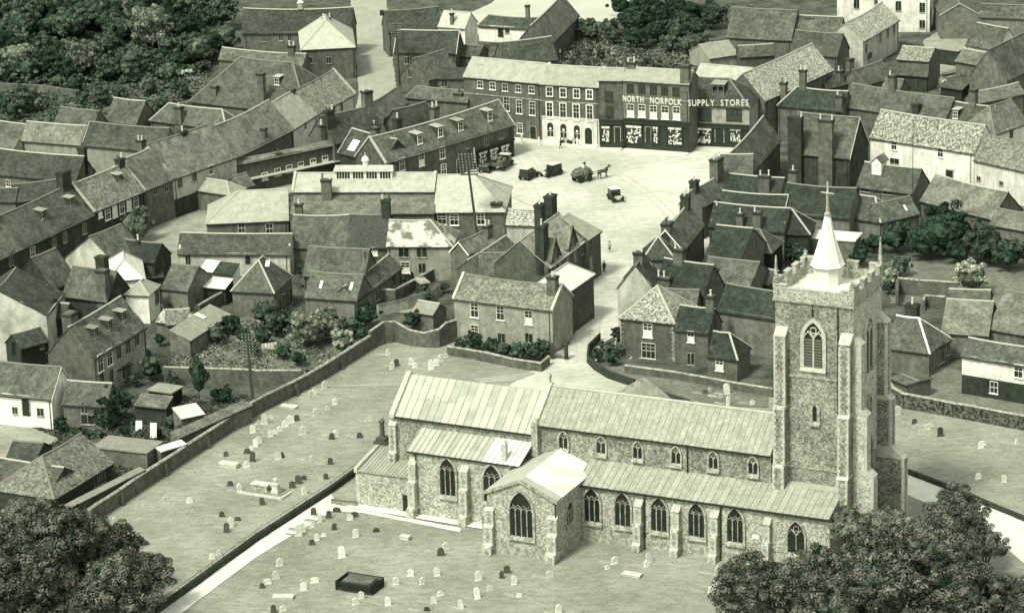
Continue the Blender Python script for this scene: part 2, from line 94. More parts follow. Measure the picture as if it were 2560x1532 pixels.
{'n': 'flat_range', 'c': 'shop', 'l': 'long low brick range with a line of small windows near the street bend', 'x': -43.36, 'y': 63.72, 'a': 0.5997, 'L': 18.7, 'D': 2.72, 'he': 5.1, 'r': 0.49, 'k': 'gable', 'w': 'brick', 'f': 'tile2', 'W': [('F', 4.83, 2.17, 1.0, 1.1, 'halfw'), ('F', 7.3, 2.44, 1.0, 1.1, 'halfw'), ('F', 9.49, 2.58, 1.0, 1.1, 'halfw'), ('F', 11.72, 2.72, 1.0, 1.1, 'halfw'), ('F', 14.06, 2.84, 1.0, 1.1, 'halfw'), ('F', 16.39, 2.91, 1.0, 1.1, 'halfw')], 'C': [(8.07, 0.82, 5.3, 0.8, 0.8, 1), (17.15, 1.9, 8.2, 0.9, 0.9, 1)], 'sill': 1},
{'n': 'shop', 'c': 'shop', 'l': 'small dark-roofed shop with one bright skylight beside the hall', 'x': -27.27, 'y': 69.27, 'a': -0.8141, 'L': 10.78, 'D': 6.24, 'he': 5.2, 'r': 3.23, 'k': 'gable', 'w': 'green', 'f': 'tiledk', 'C': [(5.17, 3.43, 9.36, 1.4, 1.0, 0)], 'M': [(7.48, 1.04, 'white', 1.2, 1.2)], 'S': [(2.53, 1.03, 1.7, 2.0)], 'vg': 'L'},
{'n': 'shop_range', 'c': 'shop', 'l': 'long range with four white dormers and a shopfront on the square', 'x': -19.48, 'y': 59.92, 'a': 0.8084, 'L': 30.04, 'D': 6.73, 'he': 5.6, 'r': 3.61, 'k': 'gable', 'w': 'brick2', 'f': 'tile', 'W': [('F', 3.67, 4.5, 1.1, 2.0, 'sash'), ('F', 8.14, 4.27, 1.1, 2.0, 'halfw'), ('F', 12.94, 4.39, 1.1, 1.9, 'sash'), ('F', 13.11, 1.52, 1.1, 1.7, 'sash'), ('F', 18.9, 4.64, 0.9, 1.6, 'dark'), ('F', 23.37, 4.22, 1.0, 1.7, 'dark'), ('F', 27.02, 4.54, 1.0, 1.7, 'dark'), ('F', 16.8, 1.29, 1.1, 2.2, 'door')], 'C': [(8.02, 5.04, 10.41, 1.2, 1.0, 1), (16.3, 4.71, 10.62, 1.3, 1.0, 2)], 'M': [(8.94, 1.35, 'white', 1.3, 1.4), (13.84, 1.45, 'white', 1.3, 1.4), (18.6, 1.49, 'white', 1.3, 1.4), (25.74, 1.61, 'white', 1.3, 1.4)], 'cop': 'L', 'vg': 'R', 'shopr': 1},
{'n': 'brick_house', 'c': 'house', 'l': 'dark steep roof with a big chimney just below the top road', 'x': -28.22, 'y': 73.19, 'a': 0.634, 'L': 10.34, 'D': 7.24, 'he': 5.6, 'r': 3.88, 'k': 'gable', 'w': 'brick', 'f': 'tiledk', 'C': [(9.54, 3.98, 11.92, 1.6, 1.2, 2), (0.75, 2.17, 10.56, 1.5, 1.0, 2), (9.0, 1.45, 6.65, 1.3, 1.0, 1)]},
{'n': 'brick_house', 'c': 'house', 'l': 'brown pitched roof below the road end, right of the big chimney', 'x': -20.62, 'y': 89.14, 'a': 1.1974, 'L': 10.77, 'D': 4.46, 'he': 5.6, 'r': 2.23, 'k': 'gable', 'w': 'brick', 'f': 'tile2'},
{'n': 'brick_house', 'c': 'house', 'l': 'pointed roof house nearest the foot of the top road, right side', 'x': -17.05, 'y': 102.1, 'a': -0.449, 'L': 11.74, 'D': 3.18, 'he': 5.8, 'r': 1.59, 'k': 'hipL', 'w': 'brick', 'f': 'tile', 'C': [(9.72, 0.95, 6.89, 1.6, 1.1, 1)]},
{'n': 'brick_house', 'c': 'house', 'l': 'dark back roof directly behind the dormered shop range', 'x': -16.93, 'y': 81.75, 'a': 0.7303, 'L': 6.97, 'D': 5.07, 'he': 5.4, 'r': 2.81, 'k': 'gable', 'w': 'brick', 'f': 'tiledk'},
{'n': 'market_hall', 'c': 'hall', 'l': 'market hall with glazed roof lantern and white cupola', 'x': -32.65, 'y': 32.8, 'a': -0.1123, 'L': 21.51, 'D': 6.07, 'he': 9.0, 'r': 1.97, 'k': 'gable', 'w': 'brickl', 'f': 'slate', 'cop': 'LR', 'lant': 1},
{'n': 'hall_aisle', 'c': 'hall', 'l': 'wide grey lean-to roof along the front of the lantern hall', 'x': -32.81, 'y': 28.26, 'a': -0.1045, 'L': 21.68, 'D': 6.2, 'he': 6.8, 'r': 2.26, 'k': 'shed', 'w': 'brick', 'f': 'tile2', 'C': [(5.08, 3.41, 11.07, 1.5, 1.0, 2)]},
{'n': 'hall_wing', 'c': 'hall', 'l': 'left wing of the market hall with pale hipped roof and two windows', 'x': -45.67, 'y': 29.47, 'a': 0.0383, 'L': 12.29, 'D': 9.68, 'he': 5.4, 'r': 3.39, 'k': 'hipL', 'w': 'brick', 'f': 'slate', 'W': [('F', 5.22, 4.31, 0.9, 1.4, 'sash'), ('F', 9.42, 4.04, 1.0, 1.5, 'sash')]},
{'n': 'hall_wing', 'c': 'hall', 'l': 'right wing of the market hall with pale roof hipped towards the square', 'x': -11.15, 'y': 26.68, 'a': -0.0905, 'L': 10.48, 'D': 13.27, 'he': 6.8, 'r': 3.83, 'k': 'hipR', 'w': 'brick', 'f': 'slate', 'W': [('F', 1.09, 5.61, 1.2, 1.6, 'sash'), ('F', 2.93, 5.48, 1.2, 1.6, 'sash'), ('F', 6.94, 5.53, 1.1, 1.6, 'sash')], 'C': [(9.31, 1.06, 7.76, 1.6, 1.1, 1)]},
{'n': 'malt_barn', 'c': 'barn', 'l': 'long brown-roofed shed left of the black-tiled roof, below the market hall', 'x': -32.53, 'y': 21.02, 'a': -0.1139, 'L': 8.43, 'D': 6.94, 'he': 3.8, 'r': 3.85, 'k': 'gable', 'w': 'brick', 'f': 'tile', 'C': [(0.55, 5.21, 8.83, 1.1, 1.0, 1)]},
{'n': 'malt_barn', 'c': 'barn', 'l': 'shed with black glazed tile roof below the market hall', 'x': -24.09, 'y': 19.72, 'a': -0.132, 'L': 6.1, 'D': 7.0, 'he': 3.9, 'r': 3.88, 'k': 'gable', 'w': 'brick', 'f': 'black', 'W': [('F', 4.05, 3.12, 0.8, 1.2, 'white')], 'C': [(5.45, 3.5, 10.1, 1.3, 1.0, 2)]},
{'n': 'low_range', 'c': 'outbuilding', 'l': 'long low dull-tiled range in front of the left hall wing', 'x': -49.31, 'y': 20.38, 'a': -0.1456, 'L': 16.87, 'D': 4.76, 'he': 3.6, 'r': 2.38, 'k': 'gable', 'w': 'white2', 'f': 'tile', 'W': [('F', 1.47, 2.27, 0.7, 1.6, 'dark'), ('F', 10.58, 2.7, 0.8, 1.6, 'door')]},
{'n': 'slate_house', 'c': 'house', 'l': 'pale two-storey house with stained white slate roof and two bay windows', 'x': -18.01, 'y': 14.59, 'a': -0.1254, 'L': 9.58, 'D': 7.18, 'he': 5.4, 'r': 2.81, 'k': 'hipR', 'w': 'pale', 'f': 'slatest', 'W': [('F', 2.43, 4.37, 1.5, 1.5, 'dark'), ('F', 5.1, 4.33, 1.5, 1.5, 'dark'), ('F', 2.57, 1.97, 1.2, 1.6, 'halfw'), ('F', 5.05, 1.85, 1.0, 1.5, 'dark')]},
{'n': 'shed', 'c': 'shed', 'l': 'small shed with bright white roof in the yard left of the outbuildings', 'x': -46.28, 'y': 7.03, 'a': -0.3882, 'L': 5.48, 'D': 2.57, 'he': 2.6, 'r': 0.69, 'k': 'shed', 'w': 'dark', 'f': 'white'},
{'n': 'shed', 'c': 'shed', 'l': 'yard shed half white and half dark green roofed', 'x': -45.56, 'y': 13.84, 'a': -0.4636, 'L': 5.49, 'D': 2.14, 'he': 2.7, 'r': 1.0, 'k': 'shed', 'w': 'white', 'f': 'green', 'half': 1},
{'n': 'outbuilding', 'c': 'outbuilding', 'l': 'plain flint outbuilding under the yard wall left of the white shed', 'x': -50.15, 'y': 3.91, 'a': -0.4344, 'L': 4.16, 'D': 7.0, 'he': 3.4, 'r': 2.57, 'k': 'gable', 'w': 'pale2', 'f': 'tile'},
{'n': 'coach_house', 'c': 'house', 'l': 'coach house with grey hipped roof and open dark doorways', 'x': -39.7, 'y': -0.78, 'a': -0.2686, 'L': 6.21, 'D': 8.0, 'he': 4.2, 'r': 3.6, 'k': 'hip', 'w': 'pale2', 'f': 'tile', 'W': [('R', 4.23, 3.35, 0.8, 1.5, 'dark'), ('R', 2.07, 1.77, 1.7, 2.2, 'dark'), ('R', 7.15, 1.3, 1.4, 2.4, 'dark')], 'S': [(4.58, 2.69, 0.6, 0.9)]},
{'n': 'barn', 'c': 'barn', 'l': 'upper tiled barn behind the yard between coach house and pale house', 'x': -29.87, 'y': 5.48, 'a': -0.2816, 'L': 9.15, 'D': 5.96, 'he': 4.2, 'r': 3.31, 'k': 'gable', 'w': 'brick', 'f': 'tile', 'W': [('R', 0.5, 7.43, 0.7, 1.0, 'dark')]},
{'n': 'barn', 'c': 'barn', 'l': 'big tiled barn with open dark bays towards the garden', 'x': -29.28, 'y': -1.81, 'a': -0.3179, 'L': 7.71, 'D': 6.06, 'he': 3.2, 'r': 2.73, 'k': 'gable', 'w': 'pale2', 'f': 'tile', 'S': [(1.94, 1.39, 0.4, 1.2), (6.5, 1.44, 0.4, 1.2)]},
{'n': 'cart_shed', 'c': 'shed', 'l': 'cart shed wing with open dark front running to the right of the barn', 'x': -21.92, 'y': -3.49, 'a': 1.1921, 'L': 16.04, 'D': 3.84, 'he': 3.0, 'r': 1.73, 'k': 'gable', 'w': 'pale2', 'f': 'tile', 'W': [('F', 7.48, 1.8, 2.2, 2.2, 'dark'), ('F', 13.17, 1.9, 1.4, 2.0, 'dark')]},
{'n': 'inn', 'c': 'inn', 'l': 'inn with pale slate roof, two steep gabled dormers and tall chimneys', 'x': 5.3, 'y': -2.52, 'a': 1.1663, 'L': 14.57, 'D': 8.32, 'he': 6.6, 'r': 3.49, 'k': 'gable', 'w': 'brick2', 'f': 'slate2', 'W': [('F', 2.37, 5.7, 0.8, 1.6, 'dark'), ('F', 4.33, 5.58, 0.8, 1.5, 'dark'), ('F', 7.28, 5.02, 0.8, 1.7, 'dark'), ('F', 10.17, 5.23, 0.8, 1.7, 'dark'), ('F', 13.09, 5.43, 0.8, 1.7, 'dark')], 'C': [(9.84, 5.16, 12.58, 1.5, 1.1, 1), (13.62, 4.99, 12.89, 1.9, 1.3, 1), (0.95, 1.25, 12.29, 1.9, 1.3, 1)], 'gd': [(('e3', 1400, 720), 3.4, 3.2), (('e3', 1710, 450), 3.4, 3.2)]},
{'n': 'shop', 'c': 'shop', 'l': 'corner shop with pale hipped roof where the lane meets the square', 'x': 11.31, 'y': 9.63, 'a': 1.1341, 'L': 4.69, 'D': 8.0, 'he': 6.8, 'r': 2.84, 'k': 'hipR', 'w': 'brick2', 'f': 'slate2', 'W': [('F', 0.92, 2.86, 0.9, 1.8, 'dark')]},
{'n': 'brick_house', 'c': 'house', 'l': 'brown tiled roof with curved coping, left of the inn', 'x': -4.53, 'y': 1.56, 'a': 1.1224, 'L': 12.78, 'D': 3.54, 'he': 5.0, 'r': 1.48, 'k': 'gable', 'w': 'brick', 'f': 'tile'},
{'n': 'brick_house', 'c': 'house', 'l': 'house with pale left verge rising behind the pale slate house', 'x': -6.13, 'y': 9.05, 'a': 0.9771, 'L': 7.14, 'D': 3.09, 'he': 5.4, 'r': 1.55, 'k': 'gable', 'w': 'brick', 'f': 'tile2', 'C': [(6.54, 0.93, 7.75, 1.2, 1.0, 2)], 'vg': 'L'},
{'n': 'brick_house', 'c': 'house', 'l': 'mottled roof house between inn chimneys and the hall wing', 'x': -0.41, 'y': 21.17, 'a': -0.2487, 'L': 5.56, 'D': 3.74, 'he': 6.2, 'r': 1.68, 'k': 'gable', 'w': 'white2', 'f': 'mottle'},
{'n': 'brick_house', 'c': 'house', 'l': 'plain grey wall and tiled roof below the inn, behind the bank house', 'x': -4.54, 'y': 1.16, 'a': -0.0237, 'L': 7.71, 'D': 4.98, 'he': 4.6, 'r': 2.49, 'k': 'gable', 'w': 'pale2', 'f': 'tile', 'W': [('F', 7.11, 3.7, 0.9, 1.6, 'dark')], 'C': [(7.11, -0.1, 6.71, 1.2, 0.9, 1)]},
{'n': 'georgian_house', 'c': 'house', 'l': 'pale two-storey garden-front house with lichen-patched roof above the churchyard', 'x': -7.97, 'y': -14.57, 'a': -0.471, 'L': 15.05, 'D': 6.36, 'he': 6.3, 'r': 2.48, 'k': 'gable', 'w': 'pale', 'f': 'mottle2', 'W': [('F', 3.17, 4.81, 1.1, 2.0, 'sash'), ('F', 3.08, 1.75, 1.1, 1.7, 'sash'), ('F', 7.16, 4.85, 1.1, 1.9, 'sash'), ('F', 7.19, 1.18, 1.1, 1.4, 'dark'), ('F', 11.45, 4.69, 1.1, 1.9, 'halfw'), ('F', 11.4, 1.77, 1.1, 1.3, 'dark')], 'C': [(14.15, 2.23, 10.24, 1.3, 1.2, 1)], 'cop': 'LR'},
{'n': 'georgian_wing', 'c': 'house', 'l': 'side wing with bright white hipped roof on the lane corner', 'x': 2.31, 'y': -13.14, 'a': -0.4495, 'L': 5.44, 'D': 10.05, 'he': 6.6, 'r': 2.03, 'k': 'hip', 'w': 'brick2', 'f': 'white', 'W': [('R', 1.26, 4.84, 0.9, 1.6, 'dark'), ('R', 1.54, 1.4, 1.0, 2.6, 'door')]},
{'n': 'white_gable_house', 'c': 'house', 'l': 'house whose broad pale plastered gable faces the churchyard beside the lane', 'x': 14.67, 'y': -13.01, 'a': -0.2323, 'L': 5.22, 'D': 6.0, 'he': 6.4, 'r': 3.31, 'k': 'front', 'w': 'plaster', 'f': 'tiledk', 'C': [(2.54, 2.7, 10.85, 1.3, 1.1, 2)]},
{'n': 'hip_house', 'c': 'house', 'l': 'brick house with pale speckled hipped roof and white sash windows by the gate garden', 'x': 14.61, 'y': -23.42, 'a': -0.4224, 'L': 7.82, 'D': 8.0, 'he': 5.6, 'r': 3.6, 'k': 'hip', 'w': 'brick', 'f': 'mottle', 'W': [('F', 3.99, 4.06, 1.2, 1.9, 'halfw'), ('F', 4.05, 1.15, 1.9, 2.1, 'sash')], 'quoin': 1},
{'n': 'rear_wing', 'c': 'house', 'l': 'dark-tiled wing joined to the right of the hip-roofed gate house', 'x': 21.69, 'y': -27.37, 'a': -0.4497, 'L': 4.87, 'D': 5.04, 'he': 5.0, 'r': 2.52, 'k': 'gable', 'w': 'brick', 'f': 'green', 'W': [('F', 2.42, 4.08, 0.9, 1.5, 'halfw'), ('F', 2.37, 0.9, 1.0, 1.6, 'dark')], 'C': [(4.32, 2.52, 9.26, 1.1, 1.0, 1)]},
{'n': 'outbuilding', 'c': 'outbuilding', 'l': 'long building with green-black tile roof and blank grey wall left of the tower', 'x': 27.9, 'y': -22.22, 'a': -0.56, 'L': 10.11, 'D': 5.77, 'he': 5.8, 'r': 2.88, 'k': 'gable', 'w': 'pale2', 'f': 'green'},
{'n': 'outbuilding', 'c': 'outbuilding', 'l': 'small low wing with dark hipped roof and two black windows near the tower', 'x': 25.72, 'y': -34.27, 'a': -0.4319, 'L': 4.11, 'D': 5.06, 'he': 3.4, 'r': 2.53, 'k': 'hipR', 'w': 'brick', 'f': 'green', 'W': [('F', 1.66, 2.23, 1.0, 1.6, 'halfw')]},
{'n': 'brick_house', 'c': 'house', 'l': 'dark green roof carrying a wide chimney with three white pots behind the plastered gable', 'x': 19.7, 'y': -16.81, 'a': -0.2732, 'L': 5.7, 'D': 3.75, 'he': 5.2, 'r': 1.69, 'k': 'gable', 'w': 'brick', 'f': 'tile2'},
{'n': 'brick_house', 'c': 'house', 'l': 'deep dark-tiled house with white-potted stack in the lane block', 'x': 19.98, 'y': -11.38, 'a': -0.5454, 'L': 7.56, 'D': 6.03, 'he': 5.6, 'r': 3.59, 'k': 'gable', 'w': 'brick', 'f': 'green', 'C': [(1.05, 0.72, 7.16, 2.1, 1.1, 3), (2.24, 3.01, 10.75, 1.5, 1.0, 2)]},
{'n': 'brick_house', 'c': 'house', 'l': 'steep grey roof slope behind the square, with broad stack at its near end', 'x': 24.92, 'y': 7.58, 'a': 1.277, 'L': 13.43, 'D': 5.02, 'he': 5.4, 'r': 2.79, 'k': 'gable', 'w': 'brick', 'f': 'tile', 'C': [(0.95, 2.51, 8.99, 1.9, 1.3, 3), (12.61, 2.51, 9.83, 1.5, 1.2, 2)], 'vg': 'L'},
{'n': 'brick_house', 'c': 'house', 'l': 'small dark hipped roof cap between the plastered gable and the broad stack', 'x': 18.95, 'y': 1.3, 'a': -0.035, 'L': 4.4, 'D': 4.6, 'he': 6.2, 'r': 2.55, 'k': 'hip', 'w': 'brick', 'f': 'tiledk'},
{'n': 'brick_house', 'c': 'house', 'l': 'brown roof slope next up the square side, with tall narrow stack', 'x': 29.22, 'y': 29.79, 'a': 1.035, 'L': 9.72, 'D': 3.88, 'he': 5.4, 'r': 2.16, 'k': 'gable', 'w': 'brick', 'f': 'tile', 'C': [(1.23, 1.94, 8.82, 1.2, 1.1, 1), (8.72, 1.94, 10.37, 2.0, 1.4, 3)]},
{'n': 'brick_house', 'c': 'house', 'l': 'green-black roof row nearest the tall twin-stack house', 'x': 33.28, 'y': 37.67, 'a': -0.4156, 'L': 8.71, 'D': 4.72, 'he': 5.4, 'r': 2.12, 'k': 'gable', 'w': 'brick', 'f': 'green', 'C': [(6.21, 0.47, 8.17, 1.7, 1.0, 2)]},
{'n': 'brick_house', 'c': 'house', 'l': 'green-black roof second in the row below the twin-stack house', 'x': 31.97, 'y': 31.31, 'a': -0.3653, 'L': 10.12, 'D': 3.58, 'he': 5.2, 'r': 1.61, 'k': 'gable', 'w': 'brick', 'f': 'green', 'vg': 'R'},
{'n': 'brick_house', 'c': 'house', 'l': 'green-black roof third in the row, with two white-potted chimneys in front', 'x': 29.67, 'y': 20.96, 'a': -0.4015, 'L': 11.63, 'D': 5.38, 'he': 5.0, 'r': 2.78, 'k': 'gable', 'w': 'brick', 'f': 'green', 'C': [(4.81, 0.11, 7.1, 1.0, 0.9, 1), (7.53, 0.11, 7.54, 1.2, 1.0, 2), (0.4, 2.42, 7.06, 0.8, 0.8, 1)]},
{'n': 'brick_house', 'c': 'house', 'l': 'wide green-tiled house above the open black cart shed', 'x': 27.47, 'y': 1.7, 'a': -0.4342, 'L': 5.33, 'D': 12.0, 'he': 5.0, 'r': 4.05, 'k': 'gable', 'w': 'brick', 'f': 'green'},
{'n': 'cart_shed', 'c': 'shed', 'l': 'hip-roofed cart shed with a wide black open front, left of the spire', 'x': 32.91, 'y': 10.83, 'a': -0.3823, 'L': 5.27, 'D': 5.68, 'he': 4.2, 'r': 2.38, 'k': 'hipR', 'w': 'black', 'f': 'tile'},
{'n': 'brick_house', 'c': 'house', 'l': 'grey sloping roof house with a white pot below the cart shed', 'x': 26.6, 'y': -2.12, 'a': -0.4594, 'L': 7.69, 'D': 8.0, 'he': 3.6, 'r': 2.45, 'k': 'gable', 'w': 'pale2', 'f': 'tile', 'C': [(1.45, 1.6, 4.95, 1.5, 1.1, 2)]},
{'n': 'brick_house', 'c': 'house', 'l': 'dark green hipped roof immediately left of the spire shaft', 'x': 37.19, 'y': 17.95, 'a': -0.2329, 'L': 7.12, 'D': 6.08, 'he': 4.6, 'r': 2.74, 'k': 'hipR', 'w': 'dark', 'f': 'green'},
{'n': 'brick_house', 'c': 'house', 'l': 'long dark green roof passing behind the spire cross', 'x': 40.94, 'y': 27.81, 'a': -0.3905, 'L': 10.68, 'D': 7.16, 'he': 4.6, 'r': 3.58, 'k': 'gable', 'w': 'pale2', 'f': 'green', 'C': [(0.6, 4.29, 9.96, 1.2, 0.9, 1)]},
{'n': 'workshop', 'c': 'workshop', 'l': 'workshop with louvred white dormer on its grey roof, right of the cross', 'x': 53.92, 'y': 41.64, 'a': -0.5515, 'L': 9.45, 'D': 6.1, 'he': 4.4, 'r': 3.05, 'k': 'gable', 'w': 'brick', 'f': 'tile', 'W': [('F', 1.47, 3.95, 1.6, 0.7, 'dark'), ('F', 5.2, 3.95, 1.6, 0.7, 'dark')], 'M': [(2.46, 2.16, 'gab', 1.6, 1.5)]},
{'n': 'brick_house', 'c': 'house', 'l': 'low tiled house with hipped end right of the spire mast', 'x': 51.38, 'y': 26.71, 'a': -0.602, 'L': 4.92, 'D': 5.79, 'he': 3.8, 'r': 2.7, 'k': 'hipR', 'w': 'pale2', 'f': 'tile'},
{'n': 'brick_house', 'c': 'house', 'l': 'low tiled house with one skylight left of the big dark tree', 'x': 55.74, 'y': 23.89, 'a': 0.5798, 'L': 7.16, 'D': 4.51, 'he': 3.8, 'r': 2.1, 'k': 'gable', 'w': 'pale2', 'f': 'tile', 'S': [(5.21, 0.83, 0.4, 1.0)]},
{'n': 'brick_house', 'c': 'house', 'l': 'wide pale-tiled house above the big dark tree', 'x': 62.6, 'y': 32.01, 'a': -0.8776, 'L': 14.32, 'D': 6.68, 'he': 4.6, 'r': 3.34, 'k': 'gable', 'w': 'brick', 'f': 'tile2', 'vg': ''},
{'n': 'brick_house', 'c': 'house', 'l': 'low tiled house at the right edge below the white row', 'x': 71.22, 'y': 19.57, 'a': -0.695, 'L': 7.15, 'D': 4.11, 'he': 4.2, 'r': 1.85, 'k': 'gable', 'w': 'pale2', 'f': 'tile2'},
{'n': 'outbuilding', 'c': 'outbuilding', 'l': 'pale flat-roofed yard building half hidden by the spire', 'x': 44.29, 'y': 18.87, 'a': -0.3579, 'L': 6.88, 'D': 4.0, 'he': 3.0, 'r': 0.0, 'k': 'flat', 'w': 'pale2', 'f': 'white'},
{'n': 'barn', 'c': 'barn', 'l': 'barn with bright pale verge lines just right of the tower buttress', 'x': 49.56, 'y': -33.77, 'a': -0.5039, 'L': 5.94, 'D': 7.04, 'he': 3.6, 'r': 3.28, 'k': 'hipR', 'w': 'pale2', 'f': 'tile', 'C': [(1.45, 5.28, 8.07, 1.7, 1.2, 1)], 'bright': 1},
{'n': 'barn', 'c': 'barn', 'l': 'plain tiled barn running up to the right edge behind the farm yard', 'x': 57.55, 'y': -28.38, 'a': -0.2977, 'L': 6.21, 'D': 9.0, 'he': 3.6, 'r': 3.23, 'k': 'gable', 'w': 'pale2', 'f': 'tile2'},
{'n': 'barn', 'c': 'barn', 'l': 'barn with white ridge end below the pale rounded bush', 'x': 59.06, 'y': -22.14, 'a': -0.2182, 'L': 5.49, 'D': 10.0, 'he': 3.6, 'r': 2.46, 'k': 'gable', 'w': 'pale2', 'f': 'tile'},
{'n': 'barn', 'c': 'barn', 'l': 'large plain roof filling the right edge below the garden wall', 'x': 63.84, 'y': -28.45, 'a': -0.635, 'L': 6.47, 'D': 10.0, 'he': 4.0, 'r': 3.96, 'k': 'gable', 'w': 'pale2', 'f': 'tile2'},
{'n': 'cottage', 'c': 'cottage', 'l': 'small brick cottage with dark doorway beside the white and black house', 'x': 54.18, 'y': -36.32, 'a': 0.9164, 'L': 6.85, 'D': 5.0, 'he': 3.4, 'r': 2.1, 'k': 'hip', 'w': 'brick', 'f': 'tile', 'W': [('F', 6.25, 2.1, 0.9, 1.5, 'dark'), ('F', 4.29, 1.55, 1.6, 1.6, 'dark')]},
{'n': 'two_tone_house', 'c': 'house', 'l': 'house with white upper wall and dark tarred lower wall at the right edge', 'x': 58.13, 'y': -43.45, 'a': -0.5805, 'L': 9.53, 'D': 4.39, 'he': 5.4, 'r': 1.72, 'k': 'gable', 'w': 'white', 'f': 'tile', 'W': [('F', 7.97, 4.45, 1.1, 1.7, 'sash'), ('F', 4.59, 1.67, 1.0, 1.5, 'sash')], 'tar': 2.7, 'C0': 1},
{'n': 'outbuilding', 'c': 'outbuilding', 'l': 'low flint outbuilding with a black doorway left of the two-tone house', 'x': 48.83, 'y': -42.9, 'a': -1.0069, 'L': 3.51, 'D': 4.0, 'he': 2.4, 'r': 0.1, 'k': 'gable', 'w': 'pale2', 'f': 'tile'},
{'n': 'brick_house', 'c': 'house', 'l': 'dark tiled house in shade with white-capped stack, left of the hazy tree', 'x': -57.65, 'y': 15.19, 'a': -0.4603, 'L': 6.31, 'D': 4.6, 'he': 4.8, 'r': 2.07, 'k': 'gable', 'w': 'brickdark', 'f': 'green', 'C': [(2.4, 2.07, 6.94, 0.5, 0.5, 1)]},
{'n': 'plaster_house', 'c': 'house', 'l': 'small pale plastered gable house above the white pavilion roof', 'x': -65.52, 'y': 16.57, 'a': -0.5789, 'L': 10.07, 'D': 7.0, 'he': 4.6, 'r': 3.87, 'k': 'front', 'w': 'plaster', 'f': 'tile'},
{'n': 'white_pavilion', 'c': 'house', 'l': 'large white zinc-roofed hip building behind the smaller white one', 'x': -57.82, 'y': 3.65, 'a': 0.1503, 'L': 5.21, 'D': 9.0, 'he': 4.8, 'r': 2.19, 'k': 'hip', 'w': 'white', 'f': 'white'},
{'n': 'white_pavilion', 'c': 'house', 'l': 'white house with pale zinc hipped roof and corner window', 'x': -54.77, 'y': -1.74, 'a': -0.2339, 'L': 3.4, 'D': 4.6, 'he': 4.4, 'r': 1.33, 'k': 'hip', 'w': 'white', 'f': 'slate2', 'W': [('R', 3.4, 2.93, 1.6, 1.9, 'dark')], 'vg': ''},
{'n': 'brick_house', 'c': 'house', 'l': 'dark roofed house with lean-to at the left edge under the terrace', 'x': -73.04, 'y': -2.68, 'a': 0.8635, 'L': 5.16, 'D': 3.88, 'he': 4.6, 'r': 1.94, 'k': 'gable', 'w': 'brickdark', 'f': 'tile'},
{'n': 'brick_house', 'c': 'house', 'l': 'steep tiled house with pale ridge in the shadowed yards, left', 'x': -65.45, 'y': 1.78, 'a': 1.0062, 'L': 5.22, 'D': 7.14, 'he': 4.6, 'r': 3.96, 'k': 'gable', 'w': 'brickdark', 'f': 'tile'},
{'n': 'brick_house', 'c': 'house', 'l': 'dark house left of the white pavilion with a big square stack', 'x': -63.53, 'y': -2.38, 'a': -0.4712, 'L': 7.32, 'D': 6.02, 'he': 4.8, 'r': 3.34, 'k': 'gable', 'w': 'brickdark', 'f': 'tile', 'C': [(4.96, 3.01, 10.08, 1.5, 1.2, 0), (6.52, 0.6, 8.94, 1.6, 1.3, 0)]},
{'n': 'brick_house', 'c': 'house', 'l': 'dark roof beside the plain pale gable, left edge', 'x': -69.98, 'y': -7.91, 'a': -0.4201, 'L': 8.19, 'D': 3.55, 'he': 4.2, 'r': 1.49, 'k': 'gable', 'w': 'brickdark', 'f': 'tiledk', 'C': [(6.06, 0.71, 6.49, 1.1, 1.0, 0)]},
{'n': 'pale_gable_house', 'c': 'house', 'l': 'house with huge plain pale gable wall at the left edge', 'x': -77.55, 'y': -13.93, 'a': -0.1296, 'L': 13.52, 'D': 10.0, 'he': 6.0, 'r': 3.72, 'k': 'front', 'w': 'plaster', 'f': 'tiledk'},
{'n': 'dormer_house', 'c': 'house', 'l': 'three-dormer brick house with pale bay-windowed front, left middle', 'x': -55.39, 'y': -35.18, 'a': 1.1621, 'L': 13.91, 'D': 7.0, 'he': 6.2, 'r': 3.89, 'k': 'gable', 'w': 'brick', 'f': 'tile', 'W': [('F', 1.4, 4.95, 1.3, 2.3, 'sash'), ('F', 3.85, 4.98, 1.3, 2.2, 'sash'), ('F', 6.36, 5.05, 1.2, 2.1, 'dark'), ('F', 8.84, 5.0, 1.2, 2.2, 'dark'), ('F', 11.3, 5.15, 1.2, 1.9, 'dark'), ('F', 1.51, 2.72, 1.0, 1.5, 'dark'), ('F', 4.04, 2.18, 0.9, 2.0, 'dark')], 'C': [(1.65, 4.2, 11.45, 1.9, 1.4, 0)], 'M': [(3.41, 1.79, 'flatd', 1.2, 1.1), (7.12, 1.77, 'flatd', 1.2, 1.1), (10.96, 1.78, 'flatd', 1.2, 1.1)], 'wf': 'pale'},
{'n': 'porch_room', 'c': 'outbuilding', 'l': 'small slate-roofed porch in front of the three-dormer house', 'x': -53.28, 'y': -29.86, 'a': 1.0231, 'L': 3.21, 'D': 2.6, 'he': 2.6, 'r': 1.21, 'k': 'shed', 'w': 'brick', 'f': 'tile', 'W': [('F', 1.3, 1.51, 0.9, 1.6, 'dark')]},
{'n': 'outbuilding', 'c': 'outbuilding', 'l': 'little dark back building in front of the plain pale gable', 'x': -67.12, 'y': -21.49, 'a': 0.7219, 'L': 4.41, 'D': 3.63, 'he': 3.4, 'r': 1.52, 'k': 'gable', 'w': 'dark', 'f': 'tiledk', 'W': [('F', 3.4, 2.85, 0.6, 0.9, 'dark')], 'C': [(0.55, 1.82, 3.99, 1.1, 1.0, 0)]},
